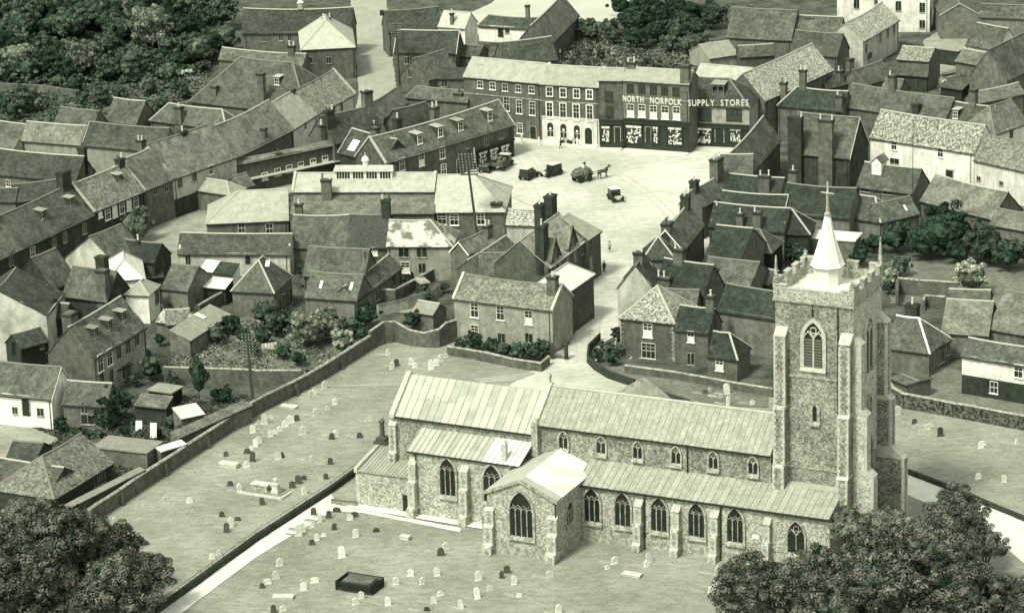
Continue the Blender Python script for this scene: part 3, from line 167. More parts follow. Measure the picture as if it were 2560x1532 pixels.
{'n': 'white_cottage', 'c': 'cottage', 'l': 'whitewashed cottage with dark door and tiled roof at the left edge', 'x': -69.2, 'y': -42.14, 'a': -0.3659, 'L': 10.03, 'D': 6.04, 'he': 4.4, 'r': 3.24, 'k': 'gable', 'w': 'white', 'f': 'tile', 'W': [('F', 6.25, 2.83, 1.0, 2.6, 'door'), ('F', 4.56, 2.15, 0.7, 0.9, 'dark'), ('F', 8.28, 2.28, 0.9, 1.0, 'dark')], 'vg': 'R'},
{'n': 'white_cottage', 'c': 'cottage', 'l': 'far left cottage roof with pale party verge, cut by the picture edge', 'x': -77.31, 'y': -38.84, 'a': -0.3988, 'L': 8.66, 'D': 5.75, 'he': 4.5, 'r': 3.08, 'k': 'gable', 'w': 'white', 'f': 'tile', 'vg': 'R'},
{'n': 'ivy_cottage', 'c': 'cottage', 'l': 'flint cottage overgrown with ivy beside the whitewashed cottage', 'x': -58.45, 'y': -45.28, 'a': -0.2848, 'L': 6.04, 'D': 4.36, 'he': 3.6, 'r': 2.26, 'k': 'gable', 'w': 'pale2', 'f': 'tile', 'W': [('F', 2.98, 2.88, 0.9, 1.1, 'dark'), ('F', 3.32, 1.42, 1.8, 1.2, 'dark')]},
{'n': 'shed', 'c': 'shed', 'l': 'tarred shed with plank doors right of the ivy cottage', 'x': -49.26, 'y': -44.64, 'a': -0.3768, 'L': 4.52, 'D': 2.07, 'he': 2.8, 'r': 0.84, 'k': 'shed', 'w': 'dark', 'f': 'tile2'},
{'n': 'shed', 'c': 'shed', 'l': 'low dark hutch with pale front edge behind the plank-doored shed', 'x': -48.21, 'y': -37.17, 'a': -0.4723, 'L': 3.51, 'D': 2.6, 'he': 2.0, 'r': 0.0, 'k': 'flat', 'w': 'black', 'f': 'slate2'},
{'n': 'shed', 'c': 'shed', 'l': 'corrugated white-roofed shed beside the churchyard wall', 'x': -42.85, 'y': -49.52, 'a': 0.5154, 'L': 3.19, 'D': 2.55, 'he': 2.4, 'r': 0.68, 'k': 'shed', 'w': 'pale2', 'f': 'white'},
{'n': 'barn', 'c': 'barn', 'l': 'hip-roofed barn with patchy pale roof at the lower left corner of the yards', 'x': -55.6, 'y': -78.0, 'a': 1.1112, 'L': 12.95, 'D': 8.7, 'he': 3.0, 'r': 3.16, 'k': 'hipL', 'w': 'brickdark', 'f': 'mottle2', 'W': [('F', 9.87, 1.97, 2.4, 1.8, 'dark')]},
{'n': 'barn', 'c': 'barn', 'l': 'dull roof cut by the left edge below the patchy hip-roofed barn', 'x': -65.45, 'y': -72.6, 'a': -0.4658, 'L': 9.86, 'D': 8.0, 'he': 2.8, 'r': 2.31, 'k': 'gable', 'w': 'brickdark', 'f': 'tile'},
{'n': 'lean_to', 'c': 'shed', 'l': 'long pale lean-to roof behind the lower end of the long churchyard wall', 'x': -53.62, 'y': -79.83, 'a': 1.0007, 'L': 14.29, 'D': 0.72, 'he': 2.4, 'r': 0.18, 'k': 'shed', 'w': 'pale2', 'f': 'slate2'},
{'n': 'lean_to', 'c': 'shed', 'l': 'grey lean-to roof behind the middle of the long churchyard wall', 'x': -42.51, 'y': -56.58, 'a': 0.9367, 'L': 14.12, 'D': 1.42, 'he': 2.4, 'r': 0.36, 'k': 'shed', 'w': 'pale2', 'f': 'tile2'},
{'n': 'lean_to', 'c': 'shed', 'l': 'small bright white lean-to roof against the long churchyard wall', 'x': -44.4, 'y': -61.22, 'a': 0.7033, 'L': 3.79, 'D': 1.07, 'he': 2.3, 'r': 0.23, 'k': 'shed', 'w': 'pale2', 'f': 'white'},
{'n': 'barn', 'c': 'barn', 'l': 'dark-roofed wing behind the patchy barn roof, left edge', 'x': -63.27, 'y': -63.62, 'a': -0.2889, 'L': 3.92, 'D': 5.0, 'he': 3.0, 'r': 1.33, 'k': 'gable', 'w': 'brickdark', 'f': 'tiledk'},
{'n': 'shed', 'c': 'shed', 'l': 'flat-roofed shed behind the patchy hip-roofed barn, beside the yard', 'x': -52.93, 'y': -59.51, 'a': -0.3837, 'L': 7.43, 'D': 4.0, 'he': 2.4, 'r': 0.0, 'k': 'flat', 'w': 'pale2', 'f': 'slate2'},
{'n': 'greenhouse', 'c': 'greenhouse', 'l': 'small gabled glasshouse roof in the garden left of the flint wall', 'x': -49.89, 'y': -8.4, 'a': -0.5386, 'L': 5.75, 'D': 3.71, 'he': 2.4, 'r': 1.07, 'k': 'gable', 'w': 'pale2', 'f': 'mottle'},
{'n': 'outbuilding', 'c': 'outbuilding', 'l': 'long narrow lean-to with one white skylight behind the garden wall', 'x': -44.36, 'y': -18.2, 'a': 1.1695, 'L': 11.99, 'D': 3.11, 'he': 2.6, 'r': 1.13, 'k': 'shed', 'w': 'pale2', 'f': 'slate2', 'S': [(7.49, 2.2, 0.9, 1.6)]},
{'n': 'brick_house', 'c': 'house', 'l': 'brown rear roof slope lining the square, right of the corner store', 'x': 37.2, 'y': 44.83, 'a': 1.2618, 'L': 23.2, 'D': 5.54, 'he': 5.6, 'r': 3.55, 'k': 'gable', 'w': 'brick', 'f': 'tile'},
{'n': 'brick_house', 'c': 'house', 'l': 'brown roof with a pale verge between the square and the twin-stack house', 'x': 32.57, 'y': 39.23, 'a': -0.121, 'L': 4.91, 'D': 7.39, 'he': 5.4, 'r': 4.4, 'k': 'gable', 'w': 'brick', 'f': 'tile', 'vg': 'L'},
{'n': 'outbuilding', 'c': 'outbuilding', 'l': 'small flat-topped yard building behind the curved garden wall', 'x': -13.97, 'y': -8.45, 'a': -0.5516, 'L': 3.4, 'D': 3.5, 'he': 2.6, 'r': 1.01, 'k': 'gable', 'w': 'pale2', 'f': 'slate2'},
{'n': 'shed', 'c': 'shed', 'l': 'lean-to shed with plank roof beside the walled shrubbery', 'x': -13.02, 'y': 5.7, 'a': 0.3541, 'L': 1.16, 'D': 2.4, 'he': 2.0, 'r': 0.0, 'k': 'flat', 'w': 'dark', 'f': 'slate'},
{'n': 'outbuilding', 'c': 'outbuilding', 'l': 'small tiled outhouse between coach house and upper barn', 'x': -30.32, 'y': 6.48, 'a': -0.3662, 'L': 2.04, 'D': 3.0, 'he': 2.6, 'r': 1.05, 'k': 'gable', 'w': 'pale2', 'f': 'tile'},
{'n': 'outbuilding', 'c': 'outbuilding', 'l': 'low tiled washhouse below the big square stack, left yards', 'x': -62.71, 'y': -2.09, 'a': -0.3438, 'L': 2.76, 'D': 1.89, 'he': 2.8, 'r': 0.74, 'k': 'gable', 'w': 'brickdark', 'f': 'tile'},
{'n': 'shed', 'c': 'shed', 'l': 'narrow dark-roofed privy row behind the white pavilion', 'x': -53.16, 'y': 12.19, 'a': 0.1845, 'L': 2.36, 'D': 2.6, 'he': 2.4, 'r': 0.95, 'k': 'shed', 'w': 'brickdark', 'f': 'tiledk'},
{'n': 'outbuilding', 'c': 'outbuilding', 'l': 'low pantiled store against the left of the coach house yard wall', 'x': -48.27, 'y': -10.69, 'a': 0.0901, 'L': 3.22, 'D': 4.0, 'he': 2.6, 'r': 1.4, 'k': 'gable', 'w': 'pale2', 'f': 'mottle2'},
{'n': 'outbuilding', 'c': 'outbuilding', 'l': 'small brick store between the street bend range and hall wing', 'x': -42.47, 'y': 56.4, 'a': 0.7069, 'L': 2.57, 'D': 4.0, 'he': 3.2, 'r': 1.56, 'k': 'gable', 'w': 'brick', 'f': 'tile2'},
{'n': 'shop_extension', 'c': 'outbuilding', 'l': 'pale roofed extension with gable below the cream-walled terrace house', 'x': -50.03, 'y': 55.98, 'a': -0.5653, 'L': 7.24, 'D': 3.93, 'he': 3.4, 'r': 1.37, 'k': 'hipR', 'w': 'brick', 'f': 'slate2'},
{'n': 'outbuilding', 'c': 'outbuilding', 'l': 'long dark back building joining the inn and the brown coping roof', 'x': 0.97, 'y': 4.42, 'a': 0.3651, 'L': 3.7, 'D': 4.5, 'he': 3.4, 'r': 1.76, 'k': 'gable', 'w': 'brick', 'f': 'tiledk'},
{'n': 'outbuilding', 'c': 'outbuilding', 'l': 'small dark outhouse roof below the black-fronted cart shed', 'x': 33.9, 'y': 0.94, 'a': -0.6755, 'L': 3.73, 'D': 4.0, 'he': 2.6, 'r': 1.4, 'k': 'gable', 'w': 'dark', 'f': 'tiledk'},
{'n': 'brick_house', 'c': 'house', 'l': 'tiled cottage squeezed behind the hipped dark-green roof, upper right', 'x': 64.54, 'y': 101.42, 'a': -0.6048, 'L': 3.33, 'D': 4.5, 'he': 4.0, 'r': 2.03, 'k': 'gable', 'w': 'brick', 'f': 'tile'},
{'n': 'outbuilding', 'c': 'outbuilding', 'l': 'low store roof among the scrap of the upper right yard', 'x': 76.13, 'y': 110.12, 'a': -0.6907, 'L': 4.38, 'D': 4.0, 'he': 2.4, 'r': 1.07, 'k': 'shed', 'w': 'dark', 'f': 'tile'},
]
SHEETS=[
('market_square', 'pave', [(-13.47, 56.93), (1.27, 91.71), (2.97, 92.02), (15.35, 86.77), (24.91, 82.97), (42.03, 79.78), (43.37, 50.11), (20.92, 6.45), (16.56, 12.78), (15.0, -13.25), (10.28, -21.47), (9.82, -25.66), (10.98, -29.62), (14.5, -35.2), (19.49, -40.96), (25.91, -46.58), (24.33, -54.72), (-0.02, -52.38), (-2.49, -37.51), (2.41, -28.25), (3.66, -24.7), (7.81, -17.77), (9.5, -7.28), (7.15, 11.86), (-7.56, 25.59)]),
('top_road', 'road', [(-32.16, 230.5), (-24.39, 229.28), (-22.97, 194.71), (-19.46, 127.07), (-20.21, 108.56), (-31.05, 78.34), (-43.67, 33.87), (-55.03, 7.07), (-72.74, -26.44), (-75.81, -5.5), (-62.4, 31.8), (-48.83, 68.29), (-37.1, 91.88), (-26.48, 117.84), (-26.26, 127.99)]),
('yard', 'yard', [(-54.27, 39.36), (-49.47, 60.08), (-44.15, 40.35), (-48.87, 30.27), (-52.02, 18.4)]),
('yard', 'yard', [(-70.04, -44.88), (-64.24, -41.62), (-58.91, -46.71), (-58.6, -53.43), (-62.05, -58.17), (-67.75, -60.48)]),
('yard', 'yard', [(-47.19, 163.86), (-45.95, 144.71), (-37.77, 148.63), (-39.09, 166.27)]),
('field', 'field', [(-13.4, 177.34), (-2.01, 199.62), (3.99, 228.81), (28.15, 224.98), (23.59, 177.11), (14.39, 181.98), (-1.28, 186.08), (-7.49, 161.29)]),
('yard', 'yard', [(-76.11, 94.87), (-72.96, 99.46), (-65.33, 95.63), (-65.23, 87.64)]),
('yard', 'yard', [(78.94, 154.65), (84.49, 165.58), (89.31, 145.27), (85.39, 134.78), (83.83, 110.9), (77.14, 111.8), (76.6, 127.76)]),
('yard', 'yard', [(5.15, 143.44), (22.59, 153.72), (31.55, 139.76), (24.69, 134.55)]),
('yard', 'yard', [(-19.21, 1.18), (-15.09, 3.77), (-11.33, 1.34), (-11.58, -2.65), (-19.18, 0.17)]),
('garden_path', 'path', [(42.38, -65.85), (47.35, -72.02), (50.61, -76.4), (59.78, -89.74), (57.58, -103.32), (54.66, -92.79), (51.79, -86.87), (46.51, -78.7), (41.69, -72.04)]),
('garden_path', 'path', [(-41.12, -108.75), (-40.3, -107.02), (-30.94, -87.36), (-22.76, -72.09), (-21.92, -75.92), (-6.91, -84.81), (-6.99, -86.08), (-18.78, -78.84), (-22.41, -77.99), (-30.65, -91.84), (-38.0, -107.77), (-38.43, -108.97)]),
('side_path', 'road', [(-26.75, -31.72), (-14.34, -32.58), (-14.33, -33.19), (-26.73, -32.21)]),
('side_path', 'road', [(-5.85, -31.32), (-0.3, -29.89), (2.46, -29.15), (2.81, -29.76), (-0.33, -32.76), (-4.27, -33.02)]),
('garden_soil', 'paddock', [(-47.46, -18.95), (-44.03, -7.04), (-33.43, 4.74), (-23.87, -3.73), (-19.55, -14.92), (-28.16, -30.92), (-46.22, -26.64)]),
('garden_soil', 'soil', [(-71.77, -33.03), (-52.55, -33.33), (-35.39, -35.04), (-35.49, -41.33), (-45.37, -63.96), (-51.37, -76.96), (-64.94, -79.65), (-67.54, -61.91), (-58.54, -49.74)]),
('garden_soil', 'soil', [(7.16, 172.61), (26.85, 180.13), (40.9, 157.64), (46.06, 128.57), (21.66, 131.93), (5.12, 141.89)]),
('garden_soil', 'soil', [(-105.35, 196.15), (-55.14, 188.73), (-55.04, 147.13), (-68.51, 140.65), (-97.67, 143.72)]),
('paddock', 'paddock', [(-97.58, 143.09), (-68.45, 140.03), (-54.99, 146.5), (-54.93, 127.44), (-65.16, 114.46), (-91.48, 101.44)]),
('paddock', 'paddock', [(56.29, 16.33), (76.79, 8.05), (73.45, -12.29), (53.47, -4.66)]),
('paddock', 'paddock', [(49.36, -38.62), (50.91, -44.32), (66.21, -54.48), (68.22, -42.23), (55.57, -31.34)]),
('paddock', 'paddock', [(14.87, -27.18), (33.23, -39.59), (32.66, -46.29), (26.15, -44.81), (16.05, -36.15), (10.74, -28.56)]),
]
WALLS=[
('boundary_wall', 'long brick churchyard wall running diagonally past the yards', 'wallbrick', 2.0, 0.45, [(-51.68, -80.57), (-45.01, -66.22), (-33.85, -42.42), (-27.64, -32.92), (-23.58, -25.11), (-19.75, -17.33)], 1),
('garden_wall', 'curved swooping garden wall left of the garden-front house', 'wallbrick', 2.6, 0.35, [(-19.75, -17.33), (-17.84, -14.82), (-16.21, -14.28), (-14.23, -16.13), (-12.28, -17.04), (-10.19, -17.26), (-9.24, -16.18), (-7.53, -14.24)], 1),
('garden_wall', 'brick garden wall between the shrubbery and the two poplar gardens', 'wallbrick', 2.3, 0.35, [(-46.98, -28.73), (-43.74, -29.27), (-34.58, -31.07), (-34.57, -31.29), (-28.32, -32.14)], 1),
('low_wall', 'low dark wall with railing along the upper side of the diagonal path', 'walldark', 0.75, 0.4, [(-40.77, -107.66), (-30.98, -86.73), (-22.79, -71.55), (-19.83, -65.36)], 0),
('low_wall', 'low white-capped wall enclosing the corner plot by the vestry', 'pale', 0.5, 0.25, [(-22.58, -75.42), (-19.41, -76.68)], 0),
('garden_wall', 'stone-capped front garden wall of the garden-front house', 'wallbrick', 1.2, 0.4, [(-8.98, -20.63), (-3.52, -23.94), (-0.27, -26.77), (3.62, -28.95), (4.7, -26.15)], 1),
('garden_wall', 'low curving wall around the gate garden beside the lane', 'walldark', 1.0, 0.3, [(11.96, -16.75), (10.33, -21.24), (10.03, -26.01), (10.87, -29.02), (12.61, -32.74), (15.89, -36.56)], 0),
('boundary_wall', 'curved kerb wall beside the pale church drive on the right', 'walldark', 0.45, 0.3, [(15.89, -36.56), (19.39, -40.35), (23.36, -44.75), (26.05, -46.26)], 0),
('garden_wall', 'flint wall below the brick gate house running to the tower', 'wallbrick', 1.1, 0.4, [(14.86, -30.76), (21.17, -34.05), (28.0, -38.64), (33.66, -42.19)], 1),
('boundary_wall', 'long ivy-hung boundary wall right of the tower', 'ivywall', 1.9, 0.5, [(48.63, -41.13), (48.96, -45.39), (50.03, -48.0), (55.62, -51.83), (65.5, -58.81)], 1),
('low_wall', 'dark kerb wall along the drive right of the tower', 'walldark', 0.5, 0.4, [(45.4, -67.54), (47.41, -71.48), (50.68, -75.87), (60.58, -90.57)], 0),
('garden_wall', 'long brick wall closing the lawn under the dark tree, right', 'wallbrick', 2.4, 0.4, [(55.09, -0.27), (58.12, -1.59), (63.2, -3.13)], 1),
('garden_wall', 'brick wall climbing from the farmyard to the pale bush, right', 'wallbrick', 2.2, 0.4, [(54.32, -5.75), (55.09, -0.27)], 0),
('garden_wall', 'wall with round arch over the farmyard gateway, right', 'wallbrick', 1.6, 0.4, [(57.74, -8.37), (58.22, -6.17), (60.96, -7.11)], 1),
('garden_wall', 'angled yard wall in front of the open cart shed', 'wallbrick', 1.7, 0.35, [(-20.73, 5.38), (-16.81, 4.18), (-11.18, 14.25), (-6.44, 22.38)], 1),
('yard_wall', 'pale-topped lane wall between the barn and garden-front house', 'pale', 1.6, 0.5, [(-19.1, -2.34), (-15.01, 0.22), (-11.37, 4.36), (-10.46, 6.32)], 0),
('yard_wall', 'sloping yard wall left of the coach house', 'wallbrick', 1.9, 0.35, [(-44.66, -0.56), (-42.77, 3.48), (-40.54, 7.55)], 1),
('yard_wall', 'low wall with gate left of the ivy cottage yards', 'pale', 1.1, 0.3, [(-58.87, -55.6), (-53.0, -53.02), (-46.77, -56.36)], 0),
('garden_wall', 'hedge-backed wall crossing the gardens below the wood', 'wallbrick', 1.8, 0.35, [(-93.63, 138.05), (-85.17, 135.28), (-77.3, 130.22)], 0),
]
TREES=[
{'z': 'wood', 'x': -90.3, 'y': 149.14, 'zc': 3.51, 'r': 4.05, 's': 'pale', 'q': 1.0, 'l': 'eighth from left, tree of the wood at the top left of the picture'},
{'z': 'wood', 'x': -78.36, 'y': 146.75, 'zc': 3.68, 'r': 4.25, 's': 'pale', 'q': 1.0, 'l': '26th from left, tree of the wood at the top left of the picture'},
{'z': 'wood', 'x': -67.34, 'y': 167.98, 'zc': 4.36, 'r': 5.09, 's': 'pale', 'q': 1.0, 'l': '39th from left, tree of the wood at the top left of the picture'},
{'z': 'wood', 'x': -74.13, 'y': 172.74, 'zc': 3.07, 'r': 3.5, 's': 'mid', 'q': 1.0, 'l': '35th from left, tree of the wood at the top left of the picture'},
{'z': 'wood', 'x': -85.36, 'y': 157.53, 'zc': 3.0, 'r': 3.42, 's': 'mid', 'q': 1.0, 'l': '16th from left, tree of the wood at the top left of the picture'},
{'z': 'wood', 'x': -69.15, 'y': 144.33, 'zc': 3.13, 'r': 3.57, 's': 'dull', 'q': 1.0, 'l': '36th from left, tree of the wood at the top left of the picture'},
{'z': 'wood', 'x': -84.4, 'y': 175.54, 'zc': 3.84, 'r': 4.45, 's': 'mid', 'q': 1.0, 'l': '22nd from left, tree of the wood at the top left of the picture'},
{'z': 'wood', 'x': -93.78, 'y': 176.99, 'zc': 4.04, 'r': 4.69, 's': 'mid', 'q': 1.0, 'l': 'ninth from left, tree of the wood at the top left of the picture'},
{'z': 'wood', 'x': -79.5, 'y': 184.11, 'zc': 3.88, 'r': 4.5, 's': 'mid', 'q': 1.0, 'l': '29th from left, tree of the wood at the top left of the picture'},
{'z': 'wood', 'x': -60.26, 'y': 169.15, 'zc': 3.43, 'r': 3.94, 's': 'dark', 'q': 1.0, 'l': '48th from left, tree of the wood at the top left of the picture'},
{'z': 'wood', 'x': -57.02, 'y': 154.41, 'zc': 2.99, 'r': 3.4, 's': 'dull', 'q': 1.0, 'l': '51th from left, tree of the wood at the top left of the picture'},
{'z': 'wood', 'x': -53.04, 'y': 163.36, 'zc': 2.84, 'r': 3.22, 's': 'dull', 'q': 1.0, 'l': '57th from left, tree of the wood at the top left of the picture'},
{'z': 'wood', 'x': -61.67, 'y': 140.31, 'zc': 2.22, 'r': 2.44, 's': 'dull', 'q': 1.0, 'l': '43th from left, tree of the wood at the top left of the picture'},
{'z': 'wood', 'x': -87.61, 'y': 144.81, 'zc': 2.41, 'r': 2.68, 's': 'mid', 'q': 1.0, 'l': 'twelfth from left, tree of the wood at the top left of the picture'},
{'z': 'wood', 'x': -92.6, 'y': 146.21, 'zc': 2.24, 'r': 2.46, 's': 'dull', 'q': 1.0, 'l': 'third from left, tree of the wood at the top left of the picture'},
{'z': 'wood', 'x': -63.92, 'y': 187.28, 'zc': 3.51, 'r': 4.05, 's': 'mid', 'q': 1.0, 'l': '47th from left, tree of the wood at the top left of the picture'},
{'z': 'wood', 'x': -55.1, 'y': 183.15, 'zc': 3.49, 'r': 4.02, 's': 'mid', 'q': 1.0, 'l': '56th from left, tree of the wood at the top left of the picture'},
{'z': 'wood', 'x': -91.02, 'y': 191.48, 'zc': 3.92, 'r': 4.55, 's': 'mid', 'q': 1.0, 'l': '13th from left, tree of the wood at the top left of the picture'},
{'z': 'wood', 'x': -71.2, 'y': 192.15, 'zc': 3.54, 'r': 4.08, 's': 'mid', 'q': 1.0, 'l': '38th from left, tree of the wood at the top left of the picture'},
{'z': 'wood', 'x': -99.45, 'y': 193.64, 'zc': 3.94, 'r': 4.57, 's': 'mid', 'q': 1.0, 'l': 'leftmost, tree of the wood at the top left of the picture'},
{'z': 'wood', 'x': -74.58, 'y': 159.48, 'zc': 3.01, 'r': 3.43, 's': 'mid', 'q': 1.0, 'l': '32th from left, tree of the wood at the top left of the picture'},
{'z': 'wood', 'x': -62.56, 'y': 155.2, 'zc': 2.99, 'r': 3.4, 's': 'mid', 'q': 1.0, 'l': '45th from left, tree of the wood at the top left of the picture'},
{'z': 'wood', 'x': -59.47, 'y': 184.3, 'zc': 2.73, 'r': 3.08, 's': 'mid', 'q': 1.0, 'l': '52th from left, tree of the wood at the top left of the picture'},
{'z': 'wood', 'x': -90.48, 'y': 201.09, 'zc': 2.64, 'r': 2.95, 's': 'dark', 'q': 1.0, 'l': '17th from left, tree of the wood at the top left of the picture'},
{'z': 'wood', 'x': -98.61, 'y': 207.18, 'zc': 2.83, 'r': 3.19, 's': 'dark', 'q': 1.0, 'l': 'sixth from left, tree of the wood at the top left of the picture'},
{'z': 'wood', 'x': -59.14, 'y': 164.6, 'zc': 2.32, 'r': 2.56, 's': 'mid', 'q': 1.0, 'l': '50th from left, tree of the wood at the top left of the picture'},
{'z': 'wood', 'x': -78.94, 'y': 155.14, 'zc': 2.93, 'r': 3.32, 's': 'dark', 'q': 1.0, 'l': '27th from left, tree of the wood at the top left of the picture'},
{'z': 'wood', 'x': -84.8, 'y': 147.42, 'zc': 2.9, 'r': 3.28, 's': 'dark', 'q': 1.0, 'l': '14th from left, tree of the wood at the top left of the picture'},
{'z': 'wood', 'x': -61.55, 'y': 193.71, 'zc': 2.51, 'r': 2.8, 's': 'mid', 'q': 1.0, 'l': '49th from left, tree of the wood at the top left of the picture'},
{'z': 'wood', 'x': -55.38, 'y': 157.64, 'zc': 2.97, 'r': 3.36, 's': 'dark', 'q': 1.0, 'l': '54th from left, tree of the wood at the top left of the picture'},
{'z': 'wood', 'x': -93.52, 'y': 168.22, 'zc': 2.82, 'r': 3.18, 's': 'mid', 'q': 1.0, 'l': 'fifth from left, tree of the wood at the top left of the picture'},
{'z': 'wood', 'x': -88.72, 'y': 191.93, 'zc': 2.47, 'r': 2.75, 's': 'mid', 'q': 1.0, 'l': '18th from left, tree of the wood at the top left of the picture'},
{'z': 'wood', 'x': -60.37, 'y': 203.69, 'zc': 2.53, 'r': 2.81, 's': 'mid', 'q': 1.0, 'l': '53th from left, tree of the wood at the top left of the picture'},
{'z': 'wood', 'x': -55.27, 'y': 165.11, 'zc': 2.63, 'r': 2.94, 's': 'dark', 'q': 1.0, 'l': '55th from left, tree of the wood at the top left of the picture'},
{'z': 'wood', 'x': -79.51, 'y': 187.07, 'zc': 2.65, 'r': 2.96, 's': 'dark', 'q': 1.0, 'l': '30th from left, tree of the wood at the top left of the picture'},
{'z': 'wood', 'x': -81.81, 'y': 157.04, 'zc': 2.11, 'r': 2.29, 's': 'dark', 'q': 1.0, 'l': '23rd from left, tree of the wood at the top left of the picture'},
{'z': 'wood', 'x': -72.87, 'y': 143.13, 'zc': 2.56, 'r': 2.86, 's': 'mid', 'q': 1.0, 'l': '31th from left, tree of the wood at the top left of the picture'},
{'z': 'wood', 'x': -76.44, 'y': 180.51, 'zc': 3.23, 'r': 3.68, 's': 'dark', 'q': 1.0, 'l': '33th from left, tree of the wood at the top left of the picture'},
{'z': 'wood', 'x': -92.02, 'y': 150.04, 'zc': 2.71, 'r': 3.04, 's': 'dark', 'q': 1.0, 'l': 'fourth from left, tree of the wood at the top left of the picture'},
{'z': 'wood', 'x': -86.16, 'y': 182.3, 'zc': 2.96, 'r': 3.35, 's': 'dark', 'q': 1.0, 'l': '19th from left, tree of the wood at the top left of the picture'},
{'z': 'wood', 'x': -69.64, 'y': 192.06, 'zc': 2.52, 'r': 2.81, 's': 'dark', 'q': 1.0, 'l': '40th from left, tree of the wood at the top left of the picture'},
{'z': 'wood', 'x': -65.42, 'y': 185.96, 'zc': 2.79, 'r': 3.14, 's': 'dark', 'q': 1.0, 'l': '44th from left, tree of the wood at the top left of the picture'},
{'z': 'wood', 'x': -89.44, 'y': 149.94, 'zc': 2.35, 'r': 2.59, 's': 'dark', 'q': 1.0, 'l': 'eleventh from left, tree of the wood at the top left of the picture'},
{'z': 'wood', 'x': -94.73, 'y': 161.87, 'zc': 3.04, 'r': 3.44, 's': 'dark', 'q': 1.0, 'l': 'second from left, tree of the wood at the top left of the picture'},
{'z': 'wood', 'x': -61.06, 'y': 150.74, 'zc': 2.07, 'r': 2.24, 's': 'dark', 'q': 1.0, 'l': '46th from left, tree of the wood at the top left of the picture'},
{'z': 'wood', 'x': -85.54, 'y': 195.77, 'zc': 2.91, 'r': 3.28, 's': 'mid', 'q': 1.0, 'l': '24th from left, tree of the wood at the top left of the picture'},
{'z': 'wood', 'x': -67.93, 'y': 198.35, 'zc': 2.88, 'r': 3.25, 's': 'dark', 'q': 1.0, 'l': '42th from left, tree of the wood at the top left of the picture'},
{'z': 'wood', 'x': -86.31, 'y': 189.83, 'zc': 2.82, 'r': 3.18, 's': 'dark', 'q': 1.0, 'l': '20th from left, tree of the wood at the top left of the picture'},
{'z': 'wood', 'x': -86.62, 'y': 208.66, 'zc': 2.26, 'r': 2.48, 's': 'dark', 'q': 1.0, 'l': '25th from left, tree of the wood at the top left of the picture'},
{'z': 'wood', 'x': -78.43, 'y': 152.85, 'zc': 3.11, 'r': 3.53, 's': 'mid', 'q': 1.0, 'l': '28th from left, tree of the wood at the top left of the picture'},
{'z': 'wood', 'x': -90.17, 'y': 146.78, 'zc': 2.48, 'r': 2.75, 's': 'dark', 'q': 1.0, 'l': 'seventh from left, tree of the wood at the top left of the picture'},
{'z': 'wood', 'x': -96.86, 'y': 203.09, 'zc': 3.03, 'r': 3.44, 's': 'mid', 'q': 1.0, 'l': 'tenth from left, tree of the wood at the top left of the picture'},
{'z': 'wood', 'x': -67.96, 'y': 196.46, 'zc': 2.22, 'r': 2.43, 's': 'dark', 'q': 1.0, 'l': '41th from left, tree of the wood at the top left of the picture'},
{'z': 'wood', 'x': -71.61, 'y': 185.8, 'zc': 2.18, 'r': 2.39, 's': 'mid', 'q': 1.0, 'l': '37th from left, tree of the wood at the top left of the picture'},
{'z': 'wood', 'x': -80.73, 'y': 143.68, 'zc': 2.7, 'r': 3.03, 's': 'dark', 'q': 1.0, 'l': '21st from left, tree of the wood at the top left of the picture'},
{'z': 'wood', 'x': -77.17, 'y': 189.94, 'zc': 2.61, 'r': 2.92, 's': 'dark', 'q': 1.0, 'l': '34th from left, tree of the wood at the top left of the picture'},
{'z': 'wood', 'x': -88.37, 'y': 177.58, 'zc': 2.83, 'r': 3.19, 's': 'dark', 'q': 1.0, 'l': '15th from left, tree of the wood at the top left of the picture'},
{'z': 'hedge', 'x': -85.18, 'y': 121.8, 'zc': 2.4, 'r': 3.27, 's': 'dull', 'q': 1.0, 'l': 'third from left, bush or small tree in the gardens below the wood, top left'},
{'z': 'hedge', 'x': -89.03, 'y': 121.59, 'zc': 1.99, 'r': 2.11, 's': 'mid', 'q': 1.0, 'l': 'leftmost, bush or small tree in the gardens below the wood, top left'},
{'z': 'hedge', 'x': -86.83, 'y': 116.74, 'zc': 1.97, 'r': 2.1, 's': 'mid', 'q': 1.0, 'l': 'second from left, bush or small tree in the gardens below the wood, top left'},
{'z': 'hedge', 'x': -78.02, 'y': 134.32, 'zc': 2.02, 'r': 2.16, 's': 'mid', 'q': 1.0, 'l': 'fifth from left, bush or small tree in the gardens below the wood, top left'},
{'z': 'hedge', 'x': -81.8, 'y': 137.72, 'zc': 1.71, 'r': 1.78, 's': 'dull', 'q': 1.0, 'l': 'fourth from left, bush or small tree in the gardens below the wood, top left'},
{'z': 'hedge', 'x': -72.06, 'y': 124.61, 'zc': 1.84, 'r': 1.93, 's': 'mid', 'q': 1.0, 'l': 'seventh from left, bush or small tree in the gardens below the wood, top left'},
{'z': 'hedge', 'x': -75.77, 'y': 124.76, 'zc': 1.53, 'r': 1.55, 's': 'mid', 'q': 1.0, 'l': 'sixth from left, bush or small tree in the gardens below the wood, top left'},
{'z': 'hedge', 'x': -69.53, 'y': 128.04, 'zc': 1.69, 'r': 1.75, 's': 'dull', 'q': 1.0, 'l': 'eighth from left, bush or small tree in the gardens below the wood, top left'},
{'z': 'hedge', 'x': -64.41, 'y': 131.48, 'zc': 1.86, 'r': 1.95, 's': 'dull', 'q': 1.0, 'l': 'tenth from left, bush or small tree in the gardens below the wood, top left'},
{'z': 'hedge', 'x': -59.07, 'y': 130.59, 'zc': 1.7, 'r': 1.76, 's': 'mid', 'q': 1.0, 'l': 'twelfth from left, bush or small tree in the gardens below the wood, top left'},
